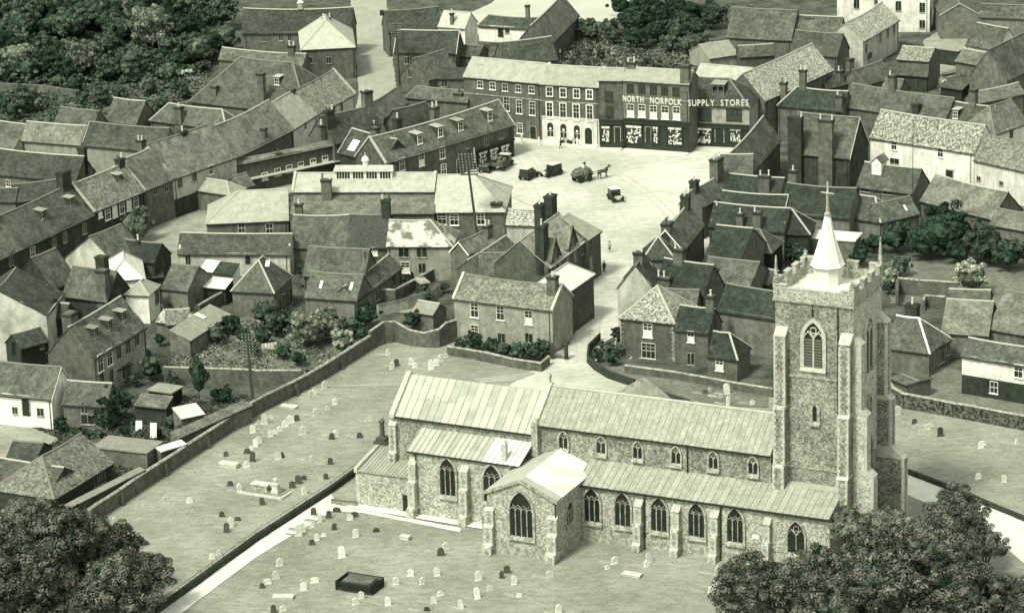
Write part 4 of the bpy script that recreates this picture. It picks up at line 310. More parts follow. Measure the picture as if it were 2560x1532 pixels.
{'z': 'hedge', 'x': -61.23, 'y': 120.04, 'zc': 1.44, 'r': 1.44, 's': 'mid', 'q': 1.0, 'l': 'eleventh from left, bush or small tree in the gardens below the wood, top left'},
{'z': 'hedge', 'x': -47.14, 'y': 119.46, 'zc': 2.29, 'r': 2.49, 's': 'dull', 'q': 1.0, 'l': '15th from left, bush or small tree in the gardens below the wood, top left'},
{'z': 'hedge', 'x': -48.95, 'y': 117.49, 'zc': 1.67, 'r': 1.72, 's': 'dull', 'q': 1.0, 'l': '14th from left, bush or small tree in the gardens below the wood, top left'},
{'z': 'hedge', 'x': -57.86, 'y': 127.69, 'zc': 1.38, 'r': 1.36, 's': 'mid', 'q': 1.0, 'l': '13th from left, bush or small tree in the gardens below the wood, top left'},
{'z': 'hedge', 'x': -64.14, 'y': 118.23, 'zc': 1.21, 'r': 1.15, 's': 'mid', 'q': 1.0, 'l': 'ninth from left, bush or small tree in the gardens below the wood, top left'},
{'z': 'garden', 'x': 25.46, 'y': 165.47, 'zc': 3.49, 'r': 4.12, 's': 'dark', 'q': 1.0, 'l': 'seventh from left, tree of the dark garden at the top, beyond the shop row'},
{'z': 'garden', 'x': 30.56, 'y': 172.36, 'zc': 3.03, 'r': 3.54, 's': 'dark', 'q': 1.0, 'l': 'eleventh from left, tree of the dark garden at the top, beyond the shop row'},
{'z': 'garden', 'x': 35.4, 'y': 169.8, 'zc': 3.02, 'r': 3.52, 's': 'dark', 'q': 1.0, 'l': '15th from left, tree of the dark garden at the top, beyond the shop row'},
{'z': 'garden', 'x': 40.15, 'y': 169.53, 'zc': 2.71, 'r': 3.11, 's': 'mid', 'q': 1.0, 'l': '19th from left, tree of the dark garden at the top, beyond the shop row'},
{'z': 'garden', 'x': 29.19, 'y': 158.31, 'zc': 2.7, 'r': 3.05, 's': 'dark', 'q': 1.0, 'l': 'tenth from left, tree of the dark garden at the top, beyond the shop row'},
{'z': 'garden', 'x': 32.81, 'y': 157.57, 'zc': 2.54, 'r': 2.85, 's': 'mid', 'q': 1.0, 'l': '14th from left, tree of the dark garden at the top, beyond the shop row'},
{'z': 'garden', 'x': 36.96, 'y': 161.94, 'zc': 2.23, 'r': 2.46, 's': 'mid', 'q': 1.0, 'l': '17th from left, tree of the dark garden at the top, beyond the shop row'},
{'z': 'garden', 'x': 24.95, 'y': 154.93, 'zc': 2.38, 'r': 2.63, 's': 'dark', 'q': 1.0, 'l': 'eighth from left, tree of the dark garden at the top, beyond the shop row'},
{'z': 'garden', 'x': 15.76, 'y': 165.66, 'zc': 2.09, 'r': 2.27, 's': 'mid', 'q': 1.0, 'l': 'second from left, tree of the dark garden at the top, beyond the shop row'},
{'z': 'garden', 'x': 13.57, 'y': 169.04, 'zc': 1.6, 'r': 1.66, 's': 'mid', 'q': 1.0, 'l': 'leftmost, tree of the dark garden at the top, beyond the shop row'},
{'z': 'garden', 'x': 20.12, 'y': 166.64, 'zc': 1.93, 'r': 2.06, 's': 'dull', 'q': 1.0, 'l': 'fourth from left, tree of the dark garden at the top, beyond the shop row'},
{'z': 'garden', 'x': 16.88, 'y': 162.37, 'zc': 1.76, 'r': 1.85, 's': 'mid', 'q': 1.0, 'l': 'third from left, tree of the dark garden at the top, beyond the shop row'},
{'z': 'garden', 'x': 34.1, 'y': 148.84, 'zc': 2.05, 'r': 2.21, 's': 'dull', 'q': 1.0, 'l': '16th from left, tree of the dark garden at the top, beyond the shop row'},
{'z': 'garden', 'x': 30.85, 'y': 151.7, 'zc': 1.9, 'r': 2.02, 's': 'dull', 'q': 1.0, 'l': 'twelfth from left, tree of the dark garden at the top, beyond the shop row'},
{'z': 'garden', 'x': 23.07, 'y': 182.81, 'zc': 2.23, 'r': 2.54, 's': 'dark', 'q': 1.0, 'l': 'sixth from left, tree of the dark garden at the top, beyond the shop row'},
{'z': 'garden', 'x': 28.1, 'y': 181.78, 'zc': 2.72, 'r': 3.17, 's': 'dark', 'q': 1.0, 'l': 'ninth from left, tree of the dark garden at the top, beyond the shop row'},
{'z': 'garden', 'x': 33.63, 'y': 182.43, 'zc': 2.39, 'r': 2.75, 's': 'dark', 'q': 1.0, 'l': '13th from left, tree of the dark garden at the top, beyond the shop row'},
{'z': 'garden', 'x': 36.86, 'y': 154.17, 'zc': 1.74, 'r': 1.82, 's': 'dull', 'q': 1.0, 'l': '18th from left, tree of the dark garden at the top, beyond the shop row'},
{'z': 'garden', 'x': 46.99, 'y': 169.61, 'zc': 2.25, 'r': 2.49, 's': 'mid', 'q': 1.0, 'l': '21st from left, tree of the dark garden at the top, beyond the shop row'},
{'z': 'garden', 'x': 44.35, 'y': 162.2, 'zc': 1.92, 'r': 2.05, 's': 'mid', 'q': 1.0, 'l': '20th from left, tree of the dark garden at the top, beyond the shop row'},
{'z': 'garden', 'x': 20.87, 'y': 159.81, 'zc': 1.59, 'r': 1.63, 's': 'mid', 'q': 1.0, 'l': 'fifth from left, tree of the dark garden at the top, beyond the shop row'},
{'z': 'bushes', 'x': 13.6, 'y': 149.25, 'zc': 1.0, 'r': 1.0, 's': 'dull', 'q': 1.0, 'l': 'second from left, low flowering bush in the garden behind the shop row'},
{'z': 'bushes', 'x': 16.06, 'y': 150.63, 'zc': 1.0, 'r': 0.91, 's': 'dull', 'q': 1.0, 'l': 'fourth from left, low flowering bush in the garden behind the shop row'},
{'z': 'bushes', 'x': 17.97, 'y': 147.76, 'zc': 1.0, 'r': 1.1, 's': 'dull', 'q': 1.0, 'l': 'fifth from left, low flowering bush in the garden behind the shop row'},
{'z': 'bushes', 'x': 12.64, 'y': 143.38, 'zc': 1.0, 'r': 0.9, 's': 'dull', 'q': 1.0, 'l': 'leftmost, low flowering bush in the garden behind the shop row'},
{'z': 'bushes', 'x': 15.19, 'y': 142.17, 'zc': 1.0, 'r': 0.99, 's': 'dull', 'q': 1.0, 'l': 'third from left, low flowering bush in the garden behind the shop row'},
{'z': 'bushes', 'x': 26.33, 'y': 142.3, 'zc': 1.0, 'r': 1.19, 's': 'dull', 'q': 1.0, 'l': 'seventh from left, low flowering bush in the garden behind the shop row'},
{'z': 'bushes', 'x': 27.97, 'y': 139.53, 'zc': 1.0, 'r': 1.09, 's': 'dull', 'q': 1.0, 'l': 'eighth from left, low flowering bush in the garden behind the shop row'},
{'z': 'bushes', 'x': 25.19, 'y': 139.37, 'zc': 0.93, 'r': 0.79, 's': 'dull', 'q': 1.0, 'l': 'sixth from left, low flowering bush in the garden behind the shop row'},
{'z': 'right', 'x': 64.14, 'y': 16.87, 'zc': 3.91, 'r': 4.61, 's': 'dark', 'q': 1.0, 'l': 'eleventh from left, tree or bush around the walled lawn right of the spire'},
{'z': 'right', 'x': 60.97, 'y': 15.68, 'zc': 2.55, 'r': 2.86, 's': 'dark', 'q': 1.0, 'l': 'tenth from left, tree or bush around the walled lawn right of the spire'},
{'z': 'right', 'x': 57.19, 'y': 19.82, 'zc': 2.44, 'r': 2.72, 's': 'dark', 'q': 1.0, 'l': 'eighth from left, tree or bush around the walled lawn right of the spire'},
{'z': 'right', 'x': 51.22, 'y': 13.65, 'zc': 1.68, 'r': 1.74, 's': 'dark', 'q': 1.0, 'l': 'fourth from left, tree or bush around the walled lawn right of the spire'},
{'z': 'right', 'x': 54.0, 'y': 19.9, 'zc': 1.69, 'r': 1.76, 's': 'dark', 'q': 1.0, 'l': 'fifth from left, tree or bush around the walled lawn right of the spire'},
{'z': 'right', 'x': 69.55, 'y': 12.52, 'zc': 3.04, 'r': 3.47, 's': 'mid', 'q': 1.0, 'l': '14th from left, tree or bush around the walled lawn right of the spire'},
{'z': 'right', 'x': 72.26, 'y': 8.61, 'zc': 2.65, 'r': 2.97, 's': 'mid', 'q': 1.0, 'l': '15th from left, tree or bush around the walled lawn right of the spire'},
{'z': 'right', 'x': 65.46, 'y': -1.59, 'zc': 2.62, 'r': 2.91, 's': 'palest', 'q': 1.0, 'l': '13th from left, tree or bush around the walled lawn right of the spire'},
{'z': 'right', 'x': 54.32, 'y': 2.65, 'zc': 1.52, 'r': 1.55, 's': 'palest', 'q': 1.0, 'l': 'seventh from left, tree or bush around the walled lawn right of the spire'},
{'z': 'right', 'x': 56.5, 'y': 7.74, 'zc': 1.66, 'r': 1.72, 's': 'dull', 'q': 1.0, 'l': 'ninth from left, tree or bush around the walled lawn right of the spire'},
{'z': 'right', 'x': 53.77, 'y': -0.65, 'zc': 1.28, 'r': 1.23, 's': 'dark', 'q': 1.0, 'l': 'sixth from left, tree or bush around the walled lawn right of the spire'},
{'z': 'right', 'x': 65.51, 'y': 12.87, 'zc': 1.92, 'r': 2.05, 's': 'dark', 'q': 1.0, 'l': 'twelfth from left, tree or bush around the walled lawn right of the spire'},
{'z': 'right', 'x': 41.33, 'y': 18.02, 'zc': 1.69, 'r': 1.76, 's': 'dark', 'q': 1.0, 'l': 'second from left, tree or bush around the walled lawn right of the spire'},
{'z': 'right', 'x': 42.36, 'y': 15.47, 'zc': 1.43, 'r': 1.43, 's': 'mid', 'q': 1.0, 'l': 'third from left, tree or bush around the walled lawn right of the spire'},
{'z': 'right', 'x': 40.01, 'y': 21.22, 'zc': 1.44, 'r': 1.45, 's': 'dark', 'q': 1.0, 'l': 'leftmost, tree or bush around the walled lawn right of the spire'},
{'z': 'shrubbery', 'x': -28.43, 'y': -15.57, 'zc': 2.74, 'r': 3.09, 's': 'palem', 'q': 1.0, 'l': 'seventh from left, shrub in the walled shrubbery above the churchyard wall'},
{'z': 'shrubbery', 'x': -26.19, 'y': -9.82, 'zc': 2.04, 'r': 2.21, 's': 'palem', 'q': 1.0, 'l': 'eighth from left, shrub in the walled shrubbery above the churchyard wall'},
{'z': 'shrubbery', 'x': -30.87, 'y': -9.86, 'zc': 1.9, 'r': 2.02, 's': 'mid', 'q': 1.0, 'l': 'fifth from left, shrub in the walled shrubbery above the churchyard wall'},
{'z': 'shrubbery', 'x': -34.9, 'y': -5.55, 'zc': 2.07, 'r': 2.23, 's': 'mid', 'q': 1.0, 'l': 'second from left, shrub in the walled shrubbery above the churchyard wall'},
{'z': 'shrubbery', 'x': -33.09, 'y': -10.6, 'zc': 1.9, 'r': 2.02, 's': 'mid', 'q': 1.0, 'l': 'third from left, shrub in the walled shrubbery above the churchyard wall'},
{'z': 'shrubbery', 'x': -23.41, 'y': -19.17, 'zc': 1.88, 'r': 1.98, 's': 'palest', 'q': 1.0, 'l': 'tenth from left, shrub in the walled shrubbery above the churchyard wall'},
{'z': 'shrubbery', 'x': -20.67, 'y': -8.03, 'zc': 2.06, 'r': 2.22, 's': 'dark', 'q': 1.0, 'l': '13th from left, shrub in the walled shrubbery above the churchyard wall'},
{'z': 'shrubbery', 'x': -22.47, 'y': -12.71, 'zc': 1.75, 'r': 1.83, 's': 'mid', 'q': 1.0, 'l': 'eleventh from left, shrub in the walled shrubbery above the churchyard wall'},
{'z': 'shrubbery', 'x': -14.0, 'y': -9.37, 'zc': 1.47, 'r': 1.47, 's': 'dark', 'q': 1.0, 'l': '14th from left, shrub in the walled shrubbery above the churchyard wall'},
{'z': 'shrubbery', 'x': -34.67, 'y': -14.49, 'zc': 1.5, 'r': 1.64, 's': 'mid', 'q': 1.0, 'l': 'leftmost, shrub in the walled shrubbery above the churchyard wall'},
{'z': 'shrubbery', 'x': -31.51, 'y': -20.48, 'zc': 1.2, 'r': 1.44, 's': 'mid', 'q': 1.0, 'l': 'fourth from left, shrub in the walled shrubbery above the churchyard wall'},
{'z': 'shrubbery', 'x': -20.63, 'y': -14.42, 'zc': 1.46, 'r': 1.46, 's': 'dark', 'q': 1.0, 'l': 'twelfth from left, shrub in the walled shrubbery above the churchyard wall'},
{'z': 'shrubbery', 'x': -29.29, 'y': -23.47, 'zc': 1.2, 'r': 1.25, 's': 'mid', 'q': 1.0, 'l': 'sixth from left, shrub in the walled shrubbery above the churchyard wall'},
{'z': 'shrubbery', 'x': -25.14, 'y': -13.33, 'zc': 1.89, 'r': 2.01, 's': 'palem', 'q': 1.0, 'l': 'ninth from left, shrub in the walled shrubbery above the churchyard wall'},
{'z': 'frontgarden', 'x': -7.16, 'y': -19.88, 'zc': 1.24, 'r': 1.18, 's': 'mid', 'q': 1.0, 'l': 'leftmost, clipped shrub in front of the garden-front house'},
{'z': 'frontgarden', 'x': -5.24, 'y': -19.32, 'zc': 1.3, 'r': 1.48, 's': 'mid', 'q': 1.0, 'l': 'second from left, clipped shrub in front of the garden-front house'},
{'z': 'frontgarden', 'x': -3.03, 'y': -20.95, 'zc': 1.3, 'r': 1.33, 's': 'mid', 'q': 1.0, 'l': 'third from left, clipped shrub in front of the garden-front house'},
{'z': 'frontgarden', 'x': -1.27, 'y': -22.98, 'zc': 1.3, 'r': 1.32, 's': 'mid', 'q': 1.0, 'l': 'fourth from left, clipped shrub in front of the garden-front house'},
{'z': 'frontgarden', 'x': 0.68, 'y': -24.61, 'zc': 1.47, 'r': 1.46, 's': 'mid', 'q': 1.0, 'l': 'fifth from left, clipped shrub in front of the garden-front house'},
{'z': 'frontgarden', 'x': 2.72, 'y': -24.91, 'zc': 1.5, 'r': 1.61, 's': 'mid', 'q': 1.0, 'l': 'sixth from left, clipped shrub in front of the garden-front house'},
{'z': 'frontgarden', 'x': 4.07, 'y': -22.79, 'zc': 1.36, 'r': 1.32, 's': 'mid', 'q': 1.0, 'l': 'seventh from left, clipped shrub in front of the garden-front house'},
{'z': 'gategarden', 'x': 14.42, 'y': -17.47, 'zc': 1.25, 'r': 1.19, 's': 'dark', 'q': 1.0, 'l': 'fifth from left, shrub in the small gate garden beside the lane'},
{'z': 'gategarden', 'x': 13.01, 'y': -23.01, 'zc': 1.12, 'r': 1.03, 's': 'dull', 'q': 1.0, 'l': 'third from left, shrub in the small gate garden beside the lane'},
{'z': 'gategarden', 'x': 11.44, 'y': -26.02, 'zc': 1.11, 'r': 1.02, 's': 'mid', 'q': 1.0, 'l': 'leftmost, shrub in the small gate garden beside the lane'},
{'z': 'gategarden', 'x': 13.26, 'y': -27.93, 'zc': 1.23, 'r': 1.16, 's': 'mid', 'q': 1.0, 'l': 'fourth from left, shrub in the small gate garden beside the lane'},
{'z': 'gategarden', 'x': 14.3, 'y': -23.7, 'zc': 1.0, 'r': 0.88, 's': 'dull', 'q': 1.0, 'l': 'sixth from left, shrub in the small gate garden beside the lane'},
{'z': 'gategarden', 'x': 12.19, 'y': -21.31, 'zc': 0.89, 'r': 0.74, 's': 'dark', 'q': 1.0, 'l': 'second from left, shrub in the small gate garden beside the lane'},
{'z': 'yards', 'x': -48.84, 'y': -27.72, 'zc': 1.79, 'r': 1.89, 's': 'mid', 'q': 1.0, 'l': 'twelfth from left, bush among the cottage yards left of the churchyard'},
{'z': 'yards', 'x': -50.31, 'y': -20.48, 'zc': 1.23, 'r': 1.18, 's': 'mid', 'q': 1.0, 'l': 'eleventh from left, bush among the cottage yards left of the churchyard'},
{'z': 'yards', 'x': -45.7, 'y': -30.83, 'zc': 1.22, 'r': 1.15, 's': 'mid', 'q': 1.0, 'l': '17th from left, bush among the cottage yards left of the churchyard'},
{'z': 'yards', 'x': -53.11, 'y': -42.15, 'zc': 1.53, 'r': 1.55, 's': 'mid', 'q': 1.0, 'l': 'fifth from left, bush among the cottage yards left of the churchyard'},
{'z': 'yards', 'x': -51.7, 'y': -38.29, 'zc': 1.31, 'r': 1.28, 's': 'dark', 'q': 1.0, 'l': 'seventh from left, bush among the cottage yards left of the churchyard'},
{'z': 'yards', 'x': -53.39, 'y': -46.18, 'zc': 1.2, 'r': 1.39, 's': 'dark', 'q': 1.0, 'l': 'fourth from left, bush among the cottage yards left of the churchyard'},
{'z': 'yards', 'x': -40.77, 'y': -47.27, 'zc': 1.0, 'r': 1.11, 's': 'dull', 'q': 1.0, 'l': '22nd from left, bush among the cottage yards left of the churchyard'},
{'z': 'yards', 'x': -44.31, 'y': -46.51, 'zc': 1.0, 'r': 1.25, 's': 'mid', 'q': 1.0, 'l': '18th from left, bush among the cottage yards left of the churchyard'},
{'z': 'yards', 'x': -56.0, 'y': -51.47, 'zc': 1.0, 'r': 1.52, 's': 'dark', 'q': 1.0, 'l': 'second from left, bush among the cottage yards left of the churchyard'},
{'z': 'yards', 'x': -53.54, 'y': -51.3, 'zc': 1.0, 'r': 1.24, 's': 'mid', 'q': 1.0, 'l': 'third from left, bush among the cottage yards left of the churchyard'},
{'z': 'yards', 'x': -48.0, 'y': -51.69, 'zc': 0.8, 'r': 1.1, 's': 'dull', 'q': 1.0, 'l': 'tenth from left, bush among the cottage yards left of the churchyard'},
{'z': 'yards', 'x': -58.7, 'y': -47.31, 'zc': 1.2, 'r': 1.25, 's': 'dark', 'q': 1.0, 'l': 'leftmost, bush among the cottage yards left of the churchyard'},
{'z': 'yards', 'x': -38.29, 'y': -37.46, 'zc': 1.0, 'r': 1.28, 's': 'dark', 'q': 1.0, 'l': '25th from left, bush among the cottage yards left of the churchyard'},
{'z': 'yards', 'x': -46.03, 'y': -50.67, 'zc': 0.8, 'r': 0.97, 's': 'mid', 'q': 1.0, 'l': '13th from left, bush among the cottage yards left of the churchyard'},
{'z': 'yards', 'x': -42.61, 'y': -50.2, 'zc': 0.8, 'r': 1.11, 's': 'mid', 'q': 1.0, 'l': '20th from left, bush among the cottage yards left of the churchyard'},
{'z': 'yards', 'x': -41.28, 'y': -12.84, 'zc': 1.5, 'r': 1.65, 's': 'dull', 'q': 1.0, 'l': '24th from left, bush among the cottage yards left of the churchyard'},
{'z': 'yards', 'x': -46.26, 'y': -16.16, 'zc': 1.2, 'r': 1.34, 's': 'dull', 'q': 1.0, 'l': '19th from left, bush among the cottage yards left of the churchyard'},
{'z': 'yards', 'x': -39.29, 'y': -9.12, 'zc': 1.63, 'r': 1.66, 's': 'dark', 'q': 1.0, 'l': '26th from left, bush among the cottage yards left of the churchyard'},
{'z': 'yards', 'x': -50.24, 'y': -49.9, 'zc': 0.96, 'r': 0.83, 's': 'dark', 'q': 1.0, 'l': 'eighth from left, bush among the cottage yards left of the churchyard'},
{'z': 'yards', 'x': -51.26, 'y': -52.05, 'zc': 0.9, 'r': 0.76, 's': 'mid', 'q': 1.0, 'l': 'sixth from left, bush among the cottage yards left of the churchyard'},
{'z': 'yards', 'x': -45.86, 'y': -12.23, 'zc': 1.14, 'r': 1.05, 's': 'mid', 'q': 1.0, 'l': '21st from left, bush among the cottage yards left of the churchyard'},
{'z': 'yards', 'x': -49.1, 'y': -12.96, 'zc': 1.02, 'r': 0.9, 's': 'dark', 'q': 1.0, 'l': '14th from left, bush among the cottage yards left of the churchyard'},
{'z': 'yards', 'x': -37.54, 'y': -13.1, 'zc': 1.14, 'r': 1.05, 's': 'dark', 'q': 1.0, 'l': '27th from left, bush among the cottage yards left of the churchyard'},
{'z': 'yards', 'x': -35.64, 'y': -19.13, 'zc': 1.2, 'r': 1.18, 's': 'dull', 'q': 1.0, 'l': '28th from left, bush among the cottage yards left of the churchyard'},
{'z': 'yards', 'x': -46.46, 'y': -25.66, 'zc': 1.0, 'r': 0.88, 's': 'dark', 'q': 1.0, 'l': '16th from left, bush among the cottage yards left of the churchyard'},
{'z': 'yards', 'x': -39.65, 'y': -36.41, 'zc': 0.98, 'r': 0.86, 's': 'mid', 'q': 1.0, 'l': '23rd from left, bush among the cottage yards left of the churchyard'},
{'z': 'yards', 'x': -50.84, 'y': -29.99, 'zc': 1.11, 'r': 1.01, 's': 'mid', 'q': 1.0, 'l': 'ninth from left, bush among the cottage yards left of the churchyard'},
{'z': 'yards', 'x': -45.41, 'y': -40.52, 'zc': 0.98, 'r': 0.85, 's': 'mid', 'q': 1.0, 'l': '15th from left, bush among the cottage yards left of the churchyard'},
{'z': 'courts', 'x': -30.77, 'y': 16.89, 'zc': 1.19, 'r': 1.11, 's': 'dark', 'q': 1.0, 'l': 'tenth from left, bush in the back courts between the market hall and the churchyard'},
{'z': 'courts', 'x': -32.63, 'y': 21.84, 'zc': 1.07, 'r': 0.97, 's': 'dark', 'q': 1.0, 'l': 'ninth from left, bush in the back courts between the market hall and the churchyard'},
{'z': 'courts', 'x': -13.05, 'y': 5.35, 'zc': 1.05, 'r': 0.93, 's': 'mid', 'q': 1.0, 'l': '14th from left, bush in the back courts between the market hall and the churchyard'},
{'z': 'courts', 'x': -14.88, 'y': 11.27, 'zc': 1.06, 'r': 0.95, 's': 'dark', 'q': 1.0, 'l': '13th from left, bush in the back courts between the market hall and the churchyard'},
{'z': 'courts', 'x': -20.01, 'y': 13.85, 'zc': 0.93, 'r': 0.79, 's': 'dark', 'q': 1.0, 'l': 'eleventh from left, bush in the back courts between the market hall and the churchyard'},
{'z': 'courts', 'x': -11.92, 'y': 2.79, 'zc': 1.17, 'r': 1.08, 's': 'dull', 'q': 1.0, 'l': '15th from left, bush in the back courts between the market hall and the churchyard'},
{'z': 'courts', 'x': -17.14, 'y': 0.58, 'zc': 0.92, 'r': 0.77, 's': 'mid', 'q': 1.0, 'l': 'twelfth from left, bush in the back courts between the market hall and the churchyard'},
{'z': 'courts', 'x': -35.59, 'y': 31.05, 'zc': 1.09, 'r': 0.98, 's': 'dark', 'q': 1.0, 'l': 'eighth from left, bush in the back courts between the market hall and the churchyard'},
{'z': 'courts', 'x': -35.83, 'y': -1.29, 'zc': 1.2, 'r': 1.23, 's': 'dark', 'q': 1.0, 'l': 'seventh from left, bush in the back courts between the market hall and the churchyard'},
{'z': 'courts', 'x': -9.8, 'y': 7.07, 'zc': 1.05, 'r': 0.94, 's': 'mid', 'q': 1.0, 'l': '16th from left, bush in the back courts between the market hall and the churchyard'},
{'z': 'courts', 'x': -45.98, 'y': 6.42, 'zc': 0.87, 'r': 0.71, 's': 'dark', 'q': 1.0, 'l': 'third from left, bush in the back courts between the market hall and the churchyard'},
{'z': 'courts', 'x': -47.34, 'y': 0.9, 'zc': 0.78, 'r': 0.6, 's': 'dark', 'q': 1.0, 'l': 'second from left, bush in the back courts between the market hall and the churchyard'},
{'z': 'courts', 'x': -43.27, 'y': 8.05, 'zc': 0.79, 'r': 0.61, 's': 'dark', 'q': 1.0, 'l': 'fifth from left, bush in the back courts between the market hall and the churchyard'},
{'z': 'courts', 'x': -49.09, 'y': 3.71, 'zc': 0.78, 'r': 0.61, 's': 'mid', 'q': 1.0, 'l': 'leftmost, bush in the back courts between the market hall and the churchyard'},
{'z': 'courts', 'x': -41.87, 'y': 5.5, 'zc': 0.7, 'r': 0.51, 's': 'mid', 'q': 1.0, 'l': 'sixth from left, bush in the back courts between the market hall and the churchyard'},
{'z': 'courts', 'x': -45.19, 'y': 1.65, 'zc': 0.78, 'r': 0.6, 's': 'mid', 'q': 1.0, 'l': 'fourth from left, bush in the back courts between the market hall and the churchyard'},
{'z': 'street', 'x': -57.55, 'y': 38.1, 'zc': 2.67, 'r': 2.98, 's': 'dull', 'q': 1.0, 'l': 'hazy grey-green leafless-looking tree standing in the street below the white-windowed shop'},
{'z': 'poplar', 'x': -41.35, 'y': -39.44, 'zc': 4.2, 'r': 1.34, 's': 'dark', 'q': 2.4, 'l': 'tall dark columnar cypress in the garden left of the telegraph pole'},
{'z': 'towerside', 'x': 52.14, 'y': -42.35, 'zc': 1.2, 'r': 1.12, 's': 'dark', 'q': 1.0, 'l': 'second from left, bush in the yard right of the tower'},
{'z': 'towerside', 'x': 51.22, 'y': -31.47, 'zc': 1.11, 'r': 1.01, 's': 'mid', 'q': 1.0, 'l': 'leftmost, bush in the yard right of the tower'},
{'z': 'foreleft', 'x': -52.14, 'y': -110.89, 'zc': 7.5, 'r': 6.63, 's': 'fore', 'q': 1.0, 'l': 'fourth from left, big foreground tree in the lower left corner'},
{'z': 'foreleft', 'x': -44.19, 'y': -116.5, 'zc': 6.0, 'r': 5.6, 's': 'fore', 'q': 1.0, 'l': 'eighth from left, big foreground tree in the lower left corner'},
{'z': 'foreleft', 'x': -56.48, 'y': -119.9, 'zc': 7.0, 'r': 6.47, 's': 'fore', 'q': 1.0, 'l': 'leftmost, big foreground tree in the lower left corner'},
{'z': 'foreleft', 'x': -55.65, 'y': -96.04, 'zc': 5.5, 'r': 3.7, 's': 'fore', 'q': 1.0, 'l': 'third from left, big foreground tree in the lower left corner'},
{'z': 'foreleft', 'x': -47.01, 'y': -101.7, 'zc': 5.5, 'r': 4.01, 's': 'fore', 'q': 1.0, 'l': 'seventh from left, big foreground tree in the lower left corner'},
{'z': 'foreleft', 'x': -49.32, 'y': -118.17, 'zc': 5.0, 'r': 4.89, 's': 'fore', 'q': 1.0, 'l': 'fifth from left, big foreground tree in the lower left corner'},
{'z': 'foreleft', 'x': -56.97, 'y': -90.98, 'zc': 5.0, 'r': 2.87, 's': 'forep', 'q': 1.0, 'l': 'second from left, big foreground tree in the lower left corner'},
{'z': 'foreleft', 'x': -50.81, 'y': -95.55, 'zc': 5.0, 'r': 2.96, 's': 'forep', 'q': 1.0, 'l': 'sixth from left, big foreground tree in the lower left corner'},
{'z': 'foreleft', 'x': -42.06, 'y': -106.99, 'zc': 4.5, 'r': 3.12, 's': 'fore', 'q': 1.0, 'l': 'ninth from left, big foreground tree in the lower left corner'},
{'z': 'foreright', 'x': 30.94, 'y': -121.37, 'zc': 6.5, 'r': 4.15, 's': 'fore', 'q': 1.0, 'l': 'second from left, big foreground tree in the lower right corner'},
{'z': 'foreright', 'x': 24.53, 'y': -122.3, 'zc': 6.0, 'r': 4.6, 's': 'fore', 'q': 1.0, 'l': 'leftmost, big foreground tree in the lower right corner'},
{'z': 'foreright', 'x': 38.19, 'y': -123.48, 'zc': 7.0, 'r': 5.95, 's': 'fore', 'q': 1.0, 'l': 'fifth from left, big foreground tree in the lower right corner'},
{'z': 'foreright', 'x': 48.84, 'y': -105.5, 'zc': 7.0, 'r': 4.32, 's': 'fore', 'q': 1.0, 'l': 'ninth from left, big foreground tree in the lower right corner'},
{'z': 'foreright', 'x': 45.77, 'y': -124.12, 'zc': 7.0, 'r': 5.37, 's': 'fore', 'q': 1.0, 'l': 'eighth from left, big foreground tree in the lower right corner'},
{'z': 'foreright', 'x': 41.04, 'y': -107.43, 'zc': 6.5, 'r': 3.23, 's': 'forep', 'q': 1.0, 'l': 'sixth from left, big foreground tree in the lower right corner'},
{'z': 'foreright', 'x': 51.92, 'y': -122.25, 'zc': 5, 'r': 2.99, 's': 'fore', 'q': 1.0, 'l': 'eleventh from left, big foreground tree in the lower right corner'},
{'z': 'foreright', 'x': 52.74, 'y': -125.82, 'zc': 5, 'r': 3.42, 's': 'fore', 'q': 1.0, 'l': 'twelfth from left, big foreground tree in the lower right corner'},
{'z': 'foreright', 'x': 36.88, 'y': -103.87, 'zc': 6.0, 'r': 2.9, 's': 'forep', 'q': 1.0, 'l': 'fourth from left, big foreground tree in the lower right corner'},
{'z': 'foreright', 'x': 44.47, 'y': -114.95, 'zc': 7.0, 'r': 4.45, 's': 'fore', 'q': 1.0, 'l': 'seventh from left, big foreground tree in the lower right corner'},
{'z': 'foreright', 'x': 32.57, 'y': -127.91, 'zc': 6, 'r': 4.87, 's': 'fore', 'q': 1.0, 'l': 'third from left, big foreground tree in the lower right corner'},
{'z': 'foreright', 'x': 51.27, 'y': -110.27, 'zc': 6, 'r': 2.37, 's': 'fore', 'q': 1.0, 'l': 'tenth from left, big foreground tree in the lower right corner'},
]
